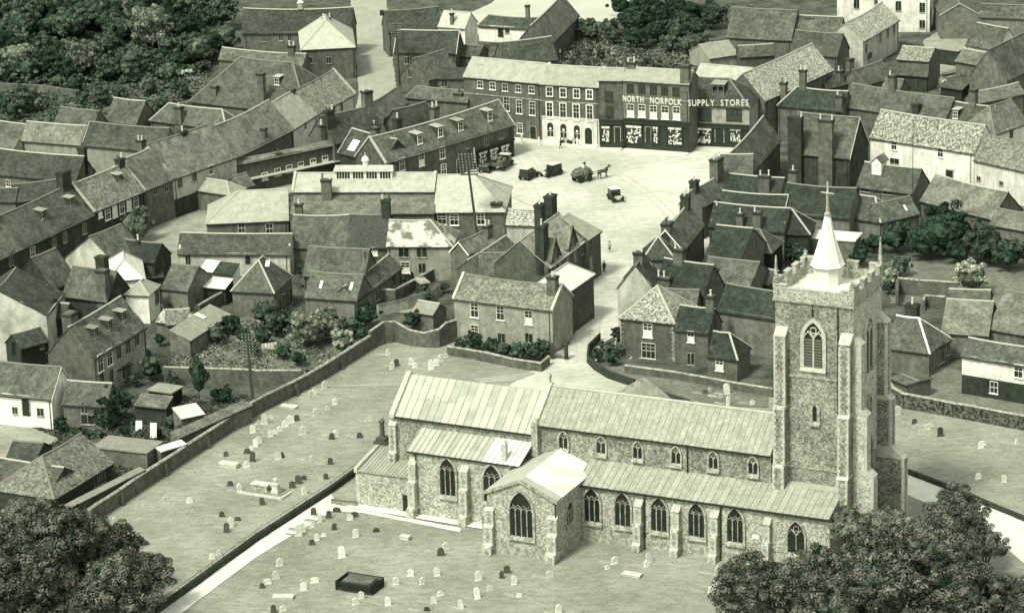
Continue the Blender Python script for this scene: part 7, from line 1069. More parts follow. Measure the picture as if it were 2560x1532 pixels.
def buttress(e,t,w,steps,face='S',m=None,parent=CH):
    """steps: list of (projection,z_top), widest first; e,t centre of its root on the wall"""
    b=MB(); z=0.; QS=[]
    for i,(p,zt) in enumerate(steps):
        q=MB(); QS.append(q)
        pn=steps[i+1][0] if i+1<len(steps) else .0; zs=zt+ (p-pn)*.9
        if face=='S':
            b.hexa([(e-w/2,t-p,z),(e+w/2,t-p,z),(e+w/2,t,z),(e-w/2,t,z)],[(e-w/2,t-p,zt),(e+w/2,t-p,zt),(e+w/2,t,zt),(e-w/2,t,zt)])
            q.hexa([(e-w/2-.05,t-p-.06,zt),(e+w/2+.05,t-p-.06,zt),(e+w/2+.05,t,zt),(e-w/2-.05,t,zt)],[(e-w/2-.05,t-pn,zs),(e+w/2+.05,t-pn,zs),(e+w/2+.05,t,zs+.01),(e-w/2-.05,t,zs+.01)])
        else:
            b.hexa([(e,t-w/2,z),(e+p,t-w/2,z),(e+p,t+w/2,z),(e,t+w/2,z)],[(e,t-w/2,zt),(e+p,t-w/2,zt),(e+p,t+w/2,zt),(e,t+w/2,zt)])
            q.hexa([(e,t-w/2-.05,zt),(e+p+.06,t-w/2-.05,zt),(e+p+.06,t+w/2+.05,zt),(e,t+w/2+.05,zt)],[(e,t-w/2-.05,zs),(e+pn,t-w/2-.05,zs),(e+pn,t+w/2+.05,zs+.01),(e,t+w/2+.05,zs+.01)])
        z=zt
    o=b.build('buttress',m or flint,parent)
    for q in QS: q.build('weathering',stone,o)
    q=MB(); k=0; z=0.1; zt=steps[-1][1]
    while z<zt-.3:
        p=[s_[0] for s_ in steps if s_[1]>z][0]; a=.36 if k%2 else .2; h_=.34
        if face=='S':
            q.box(e-w/2-.02,e-w/2+a,t-p-.03,t-p+.3,z,z+h_); q.box(e+w/2-a,e+w/2+.02,t-p-.03,t-p+.3,z,z+h_)
        else:
            q.box(e+p-.3,e+p+.03,t-w/2-.02,t-w/2+a,z,z+h_); q.box(e+p-.3,e+p+.03,t+w/2-a,t+w/2+.02,z,z+h_)
        z+=h_+.02;k+=1
    q.build('quoins',stone,o)['kind']='stuff'
    return o
def leadroof(e0,e1,ta,za,tb,zb,step,split=1,mats=(0,1,2),bright=None,name='lead_sheet',roll=True):
    """sheets of lead from the eave (ta,za) up to (tb,zb), each strip an object, rolls proud between"""
    n=max(1,round((e1-e0)/step)); w=(e1-e0)/n; dt,dz=tb-ta,zb-za; Ls=math.hypot(dt,dz); ny,nzv=-dz/Ls,dt/Ls; rr=random.Random(int(e0*10+za))
    for i in range(n):
        cuts=[0]+sorted(rr.uniform(.35,.65) for _ in range(split-1))+[1]
        for j in range(split):
            s0,s1=cuts[j],cuts[j+1]; off=.03+.012*j+rr.uniform(0,.01); a=e0+w*i+.03; b_=e0+w*(i+1)-.03
            m=MB(); pts=[]
            for (x,s) in((a,s0),(b_,s0),(b_,s1),(a,s1)): pts.append((x,ta+dt*s+ny*off,za+dz*s+nzv*off))
            m.prism(pts,(0,-ny*.04,-nzv*.04)); mm=lead[rr.choice(mats)] if not bright or not bright(i/n) else leadbright
            m.build(name,mm,CH)
    if roll:
        r=MB()
        for i in range(n+1):
            x=e0+w*i; r.tube((x,ta+ny*.07,za+nzv*.07),(x,tb+ny*.07,zb+nzv*.07),.055,6)
        r.build('lead_rolls',lead[1],CH)['kind']='stuff'
def plane_roof(name,pts,m,th=.15): b=MB(); b.prism(pts,(0,0,-th)); return b.build(name,m,CH)
# nave
NE0,NE1,NT0,NTR,NT1,NZ,NR=-8.1,21.45,12.15,16.4,20.65,12.1,15.4
b=MB(); b.box(NE0,NE1,NT0,NT1,0,NZ); b.prism([(NE0+.05,NT0+.05,NZ),(NE0+.05,NT1-.05,NZ),(NE0+.05,NTR,NR-.05)],(NE1-NE0-.1,0,0)); cp('nave_wall',b,flint)
leadroof(NE0+.3,NE1,NT0-.3,NZ-.15,NTR,NR+.05,.76,1,(0,))
plane_roof('north_roof',[(NE0,NTR,NR+.1),(NE1,NTR,NR+.1),(NE1,NT1+.3,NZ-.1),(NE0,NT1+.3,NZ-.1)],lead[0])
b=MB(); ridge(b,(NE0+.3,NTR,NR+.08),(NE1,NTR,NR+.08),w=.2,h=.14); cp('ridge_roll',b,lead[2])
b=MB(); b.box(NE0,NE1,NT0-.36,NT0-.22,NZ-.36,NZ-.2); cp('gutter',b,soot)
b=MB(); b.prism([(NE0-.25,NT0-.5,NZ-.3),(NE0-.25,NTR,NR-.1),(NE0-.25,NTR,NR+.5),(NE0-.25,NT0-.5,NZ+.15)],(.6,0,0)); b.prism([(NE0-.25,NT1+.5,NZ-.3),(NE0-.25,NTR,NR-.1),(NE0-.25,NTR,NR+.5),(NE0-.25,NT1+.5,NZ+.15)],(.6,0,0)); cp('gable_coping',b,stone)
b=MB(); b.box(NE0-.3,NE0+.5,NT0-.75,NT0,8.2,NZ-.1); b.hexa([(NE0-.35,NT0-.85,NZ-.1),(NE0+.55,NT0-.85,NZ-.1),(NE0+.55,NT0+.2,NZ-.1),(NE0-.35,NT0+.2,NZ-.1)],[(NE0-.1,NT0-.4,NZ+.6),(NE0+.3,NT0-.4,NZ+.6),(NE0+.3,NT0,NZ+.6),(NE0-.1,NT0,NZ+.6)]); cp('kneeler_buttress',b,stonew)
b=MB(); b.box(NE0+.0,NE0+.14,NTR-.07,NTR+.07,NR+.4,NR+1.5); b.box(NE0+.0,NE0+.14,NTR-.4,NTR+.4,NR+1.0,NR+1.14); b.lathe([(.2,NR+.4),(.09,NR+.7)],6,(NE0+.07,NTR)); cp('gable_cross',b,stonew)
# chancel
CE0,CT0,CTR,CT1,CZ,CR=-27.1,12.05,16.5,20.95,10.9,14.5
b=MB(); b.box(CE0,NE0,CT0,CT1,0,CZ); b.prism([(CE0+.05,CT0+.05,CZ),(CE0+.05,CT1-.05,CZ),(CE0+.05,CTR,CR-.05)],(NE0-CE0-.1,0,0)); cp('chancel_wall',b,flint)
leadroof(CE0+.5,NE0-.3,CT0-.3,CZ-.15,CTR,CR+.05,1.0,2,(1,2,2))
plane_roof('north_roof',[(CE0,CTR,CR+.1),(NE0,CTR,CR+.1),(NE0,CT1+.3,CZ-.1),(CE0,CT1+.3,CZ-.1)],lead[0])
b=MB(); b.prism([(CE0-.2,CT0-.5,CZ-.3),(CE0-.2,CTR,CR-.1),(CE0-.2,CTR,CR+.45),(CE0-.2,CT0-.5,CZ+.15)],(.65,0,0)); b.prism([(CE0-.2,CT1+.5,CZ-.3),(CE0-.2,CTR,CR-.1),(CE0-.2,CTR,CR+.45),(CE0-.2,CT1+.5,CZ+.15)],(.65,0,0)); cp('gable_coping',b,stone)
b=MB(); b.box(CE0+.3,NE0-.2,CT0-.36,CT0-.22,CZ-.36,CZ-.2); cp('gutter',b,soot)
buttress(CE0+.1,CT0,.9,[(.9,6.),(.5,9.6)])
# south chapel beside the chancel
AE0,AE1,AT0=-23.0,-9.7,8.25
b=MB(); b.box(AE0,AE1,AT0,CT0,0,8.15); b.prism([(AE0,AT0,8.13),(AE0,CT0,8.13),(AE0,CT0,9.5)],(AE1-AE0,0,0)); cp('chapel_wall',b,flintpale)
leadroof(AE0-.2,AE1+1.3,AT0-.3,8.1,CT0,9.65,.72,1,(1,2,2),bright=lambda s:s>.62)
b=MB(); b.box(AE0-.2,AE1,AT0-.36,AT0-.24,7.9,8.06); cp('gutter',b,soot)
gwin(2.0,4.75,3,S(-17.95,AT0,3.0)); gwin(2.2,4.75,3,S(-12.1,AT0,3.0))
buttress(-22.5,AT0,.9,[(1.5,.9),(1.0,4.2),(.6,6.6)],m=flintpale); buttress(-15.6,AT0,1.,[(1.6,.9),(1.1,4.2),(.7,6.6)],m=stonew)
b=MB(); b.box(-10.9,-10.3,AT0+.1,AT0+.7,8.2,10.4); b.hexa([(-11.,AT0,10.4),(-10.2,AT0,10.4),(-10.2,AT0+.8,10.4),(-11.,AT0+.8,10.4)],[(-10.7,AT0+.3,10.8),(-10.5,AT0+.3,10.8),(-10.5,AT0+.5,10.8),(-10.7,AT0+.5,10.8)]); cp('chimney',b,stone)
# vestry
VE0,VE1,VT0=-30.5,-23.0,8.55
b=MB(); b.box(VE0,VE1,VT0,14.,0,4.45); b.prism([(VE0,VT0,4.43),(VE0,14.,4.43),(VE0,14.,5.3)],(VE1-VE0,0,0)); cp('vestry_wall',b,flintpale)
leadroof(VE0+.3,VE1,VT0-.25,4.45,13.9,5.5,.45,1,(0,1))
b=MB(); b.prism([(VE0-.15,VT0-.3,4.3),(VE0-.15,14.1,5.2),(VE0-.15,14.1,5.85),(VE0-.15,VT0-.3,4.9)],(.45,0,0)); cp('parapet',b,stone)
o=window(CH,'F',VE1-.9,1.15,.8,2.2,'door',1,1); o.location.y=VT0-.012
b=MB(); b.box(VE0-.1,VE0+.35,VT0-.03,VT0+.3,0,4.3); cp('quoins',b,stone)
# south aisle
SE0,SE1,ST0,SZ,SZT=-.9,30.,8.2,7.0,8.5
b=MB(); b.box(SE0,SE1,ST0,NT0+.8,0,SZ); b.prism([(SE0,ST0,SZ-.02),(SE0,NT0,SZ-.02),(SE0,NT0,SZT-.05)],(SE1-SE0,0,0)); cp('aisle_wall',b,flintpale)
leadroof(SE0-.2,SE1,ST0-.35,SZ-.1,NT0,SZT+.05,.8,1,(0,0,1))
plane_roof('roof_apron',[(21.3,NT0-.02,SZT+.05),(SE1,NT0-.02,SZT+.05),(SE1,13.3,SZT+.45),(21.3,13.3,SZT+.45)],lead[1])
b=MB(); b.box(SE0,SE1+.1,ST0-.46,ST0-.3,SZ-.34,SZ-.16); cp('gutter',b,soot)
b=MB(); b.box(-.5,SE1,ST0-.14,ST0,0,1.5); cp('plinth',b,stonew); b=MB(); b.box(-.5,SE1,ST0-.09,ST0,2.05,2.2); cp('string_course',b,stonew)
for e in(.75,4.65,9.2,13.85,18.6): gwin(1.95,4.2,3,S(e,ST0,2.35))
gwin(2.0,4.0,2,S(26.0,ST0,2.0),sur=.2)
for e,w_ in((6.75,.9),(11.45,.9),(16.2,.9),(22.6,.8)): buttress(e,ST0,w_,[(1.5,.8),(1.15,3.),(.75,5.4)],m=stonew)
b=MB(); b.box(20.9,22.1,ST0-.05,ST0,2.5,3.4); b=MB(); b.box(20.7,21.5,ST0-.06,ST0,3.2,3.7); cp('notice_board',b,whitep)
b=MB()
for e,t,z in((-.55,.95,7.3),(7.4,ST0-.1,SZ),(16.85,ST0-.1,SZ),(11.2,NT0-.12,NZ),(-22.1,AT0-.1,8.1)):
    z0=0 if e!=11.2 else 8.4
    m=MB(); m.tube((e,t-.08,z0),(e,t-.08,z-.1),.08,6); m.box(e-.15,e+.15,t-.22,t+.02,z-.35,z-.1); cp('drainpipe',m,soot)
# clerestory windows
for e in(-4.7,.6,5.5,10.6,15.55,20.3)[:6]:
    pass
for q in(-4.52,.32,4.97,9.78,14.41,19.3): gwin(1.1,2.15,2,S(q,NT0,9.35),sur=.2)
# south transept
TE0,TE1,TT0,TZ=-9.25,-.6,1.0,7.45
tap=9.35
b=MB(); b.box(TE0,TE1,TT0,NT0,0,TZ); b.prism([(TE0,TT0,TZ-.02),(TE1,TT0,TZ-.02),((TE0+TE1)/2,TT0,tap-.08)],(0,NT0-TT0,0)); cp('transept_wall',b,flintpale)
tm=(TE0+TE1)/2
for side,(ea,eb) in(('r',(TE1+.3,tm)),('l',(TE0-.3,tm))):
    n=15; 
    for i in range(n):
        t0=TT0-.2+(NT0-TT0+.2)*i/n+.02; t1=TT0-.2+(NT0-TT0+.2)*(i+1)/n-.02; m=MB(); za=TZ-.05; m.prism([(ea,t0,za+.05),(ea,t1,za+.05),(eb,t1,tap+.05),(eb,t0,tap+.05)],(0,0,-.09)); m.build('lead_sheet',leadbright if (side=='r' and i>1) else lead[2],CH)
b=MB()
for s,(ea,eb) in enumerate(((TE1+.35,tm),(TE0-.35,tm))): b.prism([(ea,TT0-.32,TZ-.35),(eb,TT0-.32,tap-.2),(eb,TT0-.32,tap+.12),(ea,TT0-.32,TZ-.02)],(0,.3,0))
cp('gable_coping',b,stonew)
b=MB(); b.box(TE0-.1,TE1+.1,TT0-.16,TT0,0,1.6); b.box(TE1,TE1+.16,TT0,ST0-.15,0,1.2); cp('plinth',b,stonew)
gwin(2.9,5.6,4,S(tm,TT0,2.35),sur=.32)
o=gwin(2.0,2.8,3,Wf(TE1,4.55,3.3),sur=.12)
buttress(TE1-.3,TT0,1.1,[(1.3,.9),(.8,3.2),(.4,5.2)],m=stonew); buttress(TE0+.3,TT0,1.1,[(1.3,.9),(.8,3.2),(.4,5.2)],m=stonew)
b=MB(); b.box(TE0-.9,TE0,TT0+.2,TT0+1.2,0,4.2); cp('buttress',b,stonew)
# north porch gable seen over the ridge
b=MB(); b.box(-6.3,2.1,NT1,30.,0,9.3); b.prism([(-6.3,NT1,9.28),(2.1,NT1,9.28),(-2.1,NT1,12.0)],(0,30.-NT1,0)); cp('north_transept_wall',b,flint)
for s in(-1,1): b=MB(); b.prism([(-2.1+s*4.5,NT1,9.1),(-2.1,NT1,12.05),(-2.1,NT1,12.2),(-2.1+s*4.5,NT1,9.25)],(0,30.2-NT1,0)); cp('transept_roof',b,lead[0])
for s in(-1,1): b=MB(); b.prism([(-2.1+s*4.6,29.9,9.0),(-2.1,29.9,12.0),(-2.1,29.9,12.65),(-2.1+s*4.6,29.9,9.65)],(0,.5,0)); cp('gable_coping',b,stonew)
# tower
TW0,TW1,TS0,TS1,TB=21.75,31.0,13.0,22.5,30.4
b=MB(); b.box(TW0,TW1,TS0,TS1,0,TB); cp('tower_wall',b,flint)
b=MB(); b.box(TW1,TW1+.04,TS0+.05,TS1-.05,11.,TB-.1); cp('west_face_lit_skin',b,flint_lit)  # added skin over the same flint, lit look painted in
b=MB()
for z,p in((10.6,.12),(21.5,.14),(TB-.1,.24)): b=MB(); b.box(TW0-p,TW1+p,TS0-p,TS1+p,z,z+.22); cp('string_course',b,stonew)
# parapet with merlons, flushwork panels
b=MB(); hp=1.45
b.box(TW0-.15,TW1+.15,TS0-.15,TS0+.35,TB+.12,TB+hp); b.box(TW0-.15,TW1+.15,TS1-.35,TS1+.15,TB+.12,TB+hp); b.box(TW0-.15,TW0+.35,TS0+.35,TS1-.35,TB+.12,TB+hp); b.box(TW1-.35,TW1+.15,TS0+.35,TS1-.35,TB+.12,TB+hp); cp('parapet',b,flintpale)
for a in range(4):
    for (s0,s1) in((.0,.16),(.30,.44),(.56,.70),(.84,1.)):
        if a==0 and s0 in(.3,.56): continue
        m=MB(); s=lambda q:(TW0-.15+(TW1-TW0+.3)*q); u=lambda q:(TS0-.15+(TS1-TS0+.3)*q); z1=TB+hp+.85
        if a==0: m.box(s(s0),s(s1),TS0-.15,TS0+.35,TB+hp,TB+hp+.3)
        elif a==1: m.box(s(s0),s(s1),TS1-.35,TS1+.15,TB+hp,z1)
        elif a==2: m.box(TW0-.15,TW0+.35,u(s0)+.36,u(s1)+.3 if s1<.9 else u(s1)-.36,TB+hp,z1)
        else: m.box(TW1-.35,TW1+.15,u(s0)+.36,u(s1)+.3 if s1<.9 else u(s1)-.36,TB+hp,z1)
        v=m.v; m.box(min(p[0] for p in v)-.05,max(p[0] for p in v)+.05,min(p[1] for p in v)-.05,max(p[1] for p in v)+.05,max(p[2] for p in v),max(p[2] for p in v)+.12,1)
        m.build('merlon',[stonew,stone],CH)
b=MB(); rr=random.Random(3)
for i in range(15):
    x=TW0+.2+i*.62; b.box(x,x+.09,TS0-.19,TS0-.15,TB+.25,TB+hp-.1)
    y=TS0+.2+i*.62; b.box(TW1+.15,TW1+.19,y,y+.09,TB+.25,TB+hp-.1)
b.build('flushwork',stone,CH)['kind']='stuff'
b=MB(); b.box(TW0-.2,TW1+.2,TS0-.2,TS0+.4,TB+hp,TB+hp+.1); cp('coping',b,stone)
# flat leads inside the parapet
b=MB(); b.box(TW0+.35,TW1-.35,TS0+.35,TS1-.35,TB,TB+.35); 
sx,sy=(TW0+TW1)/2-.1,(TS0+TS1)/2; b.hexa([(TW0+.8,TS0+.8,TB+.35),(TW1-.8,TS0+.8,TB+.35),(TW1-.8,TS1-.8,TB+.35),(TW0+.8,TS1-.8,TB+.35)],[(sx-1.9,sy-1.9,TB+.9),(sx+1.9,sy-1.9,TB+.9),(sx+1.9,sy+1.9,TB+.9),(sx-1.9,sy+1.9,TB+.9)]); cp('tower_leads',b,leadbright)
sb=TB+.5
b=MB(); b.lathe([(1.55,sb),(1.55,sb+2.7)],8,(sx,sy),rot=R(22.5)); cp('spirelet_drum',b,whitep)
zb=sb+2.7
for k in range(8):
    a0=R(22.5+45*k);a1=a0+R(45); prof=[(1.95,zb-.1),(1.72,zb+.35),(1.22,zb+1.9),(.9,zb+3.0),(.62,zb+4.1),(.42,zb+5.1),(.3,zb+5.7)]
    m=MB()
    for (r0,z0),(r1,z1) in zip(prof,prof[1:]):
        m.poly([(sx+r0*math.cos(a0),sy+r0*math.sin(a0),z0),(sx+r0*math.cos(a1),sy+r0*math.sin(a1),z0),(sx+r1*math.cos(a1),sy+r1*math.sin(a1),z1),(sx+r1*math.cos(a0),sy+r1*math.sin(a0),z1)])
    m.build('spirelet_face',whitep,CH)
m=MB(); m.lathe([(1.95,zb-.12),(1.5,zb-.16)],8,(sx,sy),rot=R(22.5)); cp('spirelet_soffit',m,stonew)
m=MB()
for k in range(8): 
    a0=R(22.5+45*k)
    for (r0,z0),(r1,z1) in zip(prof,prof[1:]): m.tube((sx+r0*math.cos(a0),sy+r0*math.sin(a0),z0),(sx+r1*math.cos(a0),sy+r1*math.sin(a0),z1),.05,4)
m.build('lead_rolls',whitep,CH)['kind']='stuff'
zf=zb+5.7
m=MB(); m.lathe([(.3,zf-.1),(.42,zf),(.36,zf+.25),(.22,zf+.4),(.15,zf+2.2),(.2,zf+2.3),(.1,zf+2.5),(.06,zf+2.55)],8,(sx,sy)); cp('finial_shaft',m,stonew)
m=MB(); 
for s in(-1,1): m.tube((sx,sy,zf+2.6),(sx+s*.8,sy-.1*s,zf+2.6),.08,6)
m.tube((sx,sy-.4,zf+2.6),(sx,sy+.4,zf+2.6),.06,5); m.lathe([(.13,zf+2.4),(.2,zf+2.6),(.12,zf+2.8),(.09,zf+3.6),(.12,zf+3.7),(.02,zf+4.0)],6,(sx,sy)); cp('weather_vane_cross',m,stone)
def pinnacle(x,y,h_):
    m=MB(); z=TB+hp; m.box(x-.28,x+.28,y-.28,y+.28,z,z+.9); 
    m.lathe([(.3,z+.9),(.36,z+1.),(.24,z+1.2)],4,(x,y),rot=R(45)); m.lathe([(.26,z+1.2),(.1,z+h_-.3),(.15,z+h_-.2),(.03,z+h_)],4,(x,y),rot=R(45))
    for k in range(5): zz=z+1.4+k*(h_-1.9)/5; m.box(x-.26+k*.03,x+.26-k*.03,y-.05,y+.05,zz,zz+.14)
    m.build('pinnacle',stonew,CH)
pinnacle(TW0+.1,TS0+.1,3.7); pinnacle(TW1-.1,TS1-.1,4.1); pinnacle(TW0+.1,TS1-.1,1.7); pinnacle(TW1-.1,TS0+.1,.9)
# tower buttresses
for e in(TW0+.85,TW1-.65): buttress(e,TS0,1.35 if e<25 else 1.3,[(1.7,10.9),(1.35,17.8),(1.0,26.4)] if e<25 else [(1.9,10.5),(1.55,17.7),(1.15,26.3)])
for t in(TS0+.8,TS1-.8): buttress(TW1,t,1.3,[(3.3,10.),(1.75,17.),(1.2,26.2)] if t>16 else [(2.4,10.5),(1.6,17.7),(.9,26.)],face='W',m=flint_lit if t<16 else flint)
gwin(2.2,5.4,2,S(26.35,TS0,22.75),louvre=True,sur=.42,name='belfry_window')
gwin(2.2,6.6,2,Wf(TW1+.05,17.9,21.2),louvre=True,sur=.42,name='belfry_window')
b=MB(); b.box(26.35-1.45,26.35+1.45,TS0-.04,TS0,21.72,22.5); cp('blank_panel',b,stonew)
b=MB(); b.box(26.1,26.35,TS0-.06,TS0,28.75,29.6); b.box(26.17,26.28,TS0-.07,TS0,29.6,30.3); cp('rain_stain_chute',b,WALL['dark'])
gwin(.55,2.1,1,S(26.5,TS0,16.3),sur=.35,name='slit_window'); gwin(2.6,8.,3,Wf(TW1,17.9,5.7),sur=.4); gwin(.6,2.1,1,Wf(TW1+.05,18.2,16.2),sur=.3,name='slit_window')
b=MB(); b.tube((TW1-1.75,TS0-.12,9.),(TW1-1.75,TS0-.12,TB-.2),.08,6); cp('drainpipe',b,soot)
b=MB(); b.lathe([(.05,0),(.55,.0),(.55,.06),(.05,.06)],14,(0,0)); 
# stone apron paths round the church
b=MB(); b.poly([(-31.5,8.6,.012*9),(-31.5,7.2,.108),(-10.8,6.6,.108),(-10.8,8.2,.108)]); o=b.build('apron_path',GM['path'],None,(4.29,-97.18,.03)); o.rotation_euler[2]=YA; o['kind']='structure'
# ---------------- walls ----------------
def wallpath(name,label,m,h_,th,pts,cap):
    P=[Vector((p[0],p[1],0)) for p in pts]; c=P[0].copy(); t=thing(name,label,'wall',c)
    swoop=name=='garden_wall' and 'swooping' in label
    Q=[]
    for a,b_ in zip(P,P[1:]):
        n=max(1,int((b_-a).length/2.5)); Q+=[a.lerp(b_,i/n) for i in range(n)]
    Q.append(P[-1]); H_=[h_*(1+.05*nz(q.x*.3,q.y*.3)) for q in Q]
    if swoop: H_=[h_*(1+.22*math.sin(i/len(Q)*10)) for i in range(len(Q))]
    w_=MB(); k_=MB()
    N=[]
    for i in range(len(Q)):
        d=(Q[min(i+1,len(Q)-1)]-Q[max(i-1,0)]).normalized(); N.append(Vector((-d.y,d.x,0))*th/2)
    for i in range(len(Q)-1):
        a,b_=Q[i]-c,Q[i+1]-c; na,nb=N[i],N[i+1]; za,zb_=Vector((0,0,H_[i])),Vector((0,0,H_[i+1]))
        w_.hexa([a-na,b_-nb,b_+nb,a+na],[a-na+za,b_-nb+zb_,b_+nb+zb_,a+na+za])
        k_.hexa([a-na*1.25+za,b_-nb*1.25+zb_,b_+nb*1.25+zb_,a+na*1.25+za],[a-na*.5+za*1.0+Vector((0,0,.14)),b_-nb*.5+zb_+Vector((0,0,.14)),b_+nb*.5+zb_+Vector((0,0,.14)),a+na*.5+za+Vector((0,0,.14))])
    w_.build('wall',WALL[m],t)['kind']='stuff'; k_.build('coping',stonew if cap else WALL['wallbrick' if m!='walldark' else 'walldark'],t)['kind']='stuff'
    return t,Q
for W_ in WALLS:
    t_,Q_=wallpath(*W_)
    if 'railing' in W_[1]:
        m=MB()
        for a,b_ in zip(Q_,Q_[1:]):
            c=Q_[0]; m.tube(a-c+Vector((0,0,1.3)),b_-c+Vector((0,0,1.3)),.025,4); m.tube(a-c+Vector((0,0,.8)),a-c+Vector((0,0,1.35)),.03,4)
        m.build('railing',iron,t_)['kind']='stuff'
    if 'diagonally' in W_[1]:
        for i in range(3,len(Q_)-2,4):
            c=Q_[0]; d=(Q_[i+1]-Q_[i]).normalized(); n=Vector((d.y,-d.x,0)); a=Q_[i]-c; m=MB(); m.hexa([a+n*.2-d*.25,a+n*.75-d*.25,a+n*.75+d*.25,a+n*.2+d*.25],[a+n*.2-d*.25+Vector((0,0,1.7)),a+n*.35-d*.25+Vector((0,0,1.5)),a+n*.35+d*.25+Vector((0,0,1.5)),a+n*.2+d*.25+Vector((0,0,1.7))]); m.build('pier',WALL['wallbrick'],t_)
# ---------------- trees ----------------
def crown(nleaf,nb,leaf_,seed,flat=1.):
    g=np.random.default_rng(seed)
    # clumps on and in a unit crown
    d=g.normal(size=(nb,3)); d/=np.linalg.norm(d,axis=1)[:,None]; rad=g.uniform(.55,.98,nb)[:,None]; lump=(.86+.16*np.sin(d[:,0]*3.1+seed)+.14*np.sin(d[:,1]*4.3+seed*2)+.10*np.sin(d[:,2]*5+seed*3))[:,None]; cen=d*rad*lump; cen[:,2]*=.9; cen[:,2]=np.where(cen[:,2]<-.35,-cen[:,2],cen[:,2])
    br=g.uniform(.11,.24,nb)*(1.2-.3*rad[:,0])
    k=g.integers(0,nb,nleaf); n=g.normal(size=(nleaf,3)); n/=np.linalg.norm(n,axis=1)[:,None]; n[:,2]=np.where(g.random(nleaf)<.7,np.abs(n[:,2]),n[:,2])
    p=cen[k]+n*(br[k]*g.uniform(.72,1.06,nleaf))[:,None]
    nn=n+g.normal(size=(nleaf,3))*.3; nn/=np.linalg.norm(nn,axis=1)[:,None]
    u=np.cross(nn,g.normal(size=(nleaf,3))); u/=np.linalg.norm(u,axis=1)[:,None]; v=np.cross(nn,u)
    s=(leaf_*g.uniform(.6,1.4,nleaf))[:,None]; bend=nn*s*.3
    q=np.stack([p-u*s,p+v*s*.7-bend,p+u*s,p-v*s*.7-bend],1).reshape(-1,3)
    me=bpy.data.meshes.new('crown'); nf=nleaf; me.vertices.add(nf*4); me.vertices.foreach_set('co',q.ravel().astype(np.float32)); me.loops.add(nf*4); me.loops.foreach_set('vertex_index',np.arange(nf*4,dtype=np.int32)); me.polygons.add(nf); me.polygons.foreach_set('loop_start',np.arange(0,nf*4,4,dtype=np.int32)); me.update(calc_edges=True); me.validate(); return me
CR={}
def getcrown(kind,var,mk):
    k=(kind,var,mk)
    if k not in CR:
        nl,nb,lf={'fore':(30000,150,.027),'big':(9500,70,.045),'small':(3000,34,.075)}[kind]
        base=(kind,var)
        if base not in CR: CR[base]=crown(nl,nb,lf,hash(kind)%7+var*11+3 if 0 else {'fore':100,'big':200,'small':300}[kind]+var)
        me=CR[base].copy(); me.materials.append(LEAF[mk]); CR[k]=me
    return CR[k]
CORE={}
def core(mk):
    cm_={'palest':'dull','palem':'dull','pale':'mid','dull':'mid','hazy':'dull','forep':'mid','fore':'mid'}.get(mk,'dark')  # mostly a tone darker than the leaves: shade inside the crown as colour
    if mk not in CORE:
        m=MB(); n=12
        m.lathe([(.02,-.5),(.38,-.38),(.55,0),(.5,.3),(.3,.52),(.02,.6)],9); me=m.mesh('crown_shade_core',LEAF[cm_]); CORE[mk]=me
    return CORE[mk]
for i,T in enumerate(TREES):
    mk=T['s']; r=T['r']; kind='fore' if mk.startswith('fore') else ('big' if r>3. else 'small'); z=T['zc']; rr=random.Random(i*7+1)
    bush=(z<r*1.35) or T['z'] in('hedge','bushes','shrubbery','frontgarden','gategarden','yards','towerside')
    nm='bush' if bush and T['z'] not in('wood','garden','foreleft','foreright') else ('cypress_tree' if T['q']>2 else 'tree')
    t=thing(nm,T['l'],'bush' if nm=='bush' else 'tree',(T['x'],T['y'],0),0,{'wood':'trees of the wood','foreleft':'foreground trees','foreright':'foreground trees'}.get(T['z']))
    zz=max(z,r*.55); hsc=T['q'] if T['q']>1 else rr.uniform(.85,1.05)
    o=obj('crown',getcrown(kind,rr.randrange(4 if kind!='fore' else 4),mk),t,(0,0,zz),rr.uniform(0,6.28)); o.scale=(r*1.05,r*1.05,r*1.05*hsc); 
    c=obj('inner_crown_shade',core(mk),t,(0,0,zz),0); c.scale=((r*1.08,r*1.08,r*hsc) if kind=='fore' else (r*1.25,r*1.25,r*hsc*1.12))  # added dark body, blocks light and shades the gaps between clumps
    m=MB(); rt=max(.08,r*.07); m.tube((0,0,0),(rr.uniform(-.2,.2),0,zz*.8),rt,7,r2=rt*.6)
    if kind!='small':
        for k in range(4): a=k*1.6+rr.random(); m.tube((0,0,zz*.5),(math.cos(a)*r*.5,math.sin(a)*r*.5,zz+r*.2),rt*.5,5,r2=rt*.2)
    m.build('trunk',bark,t)
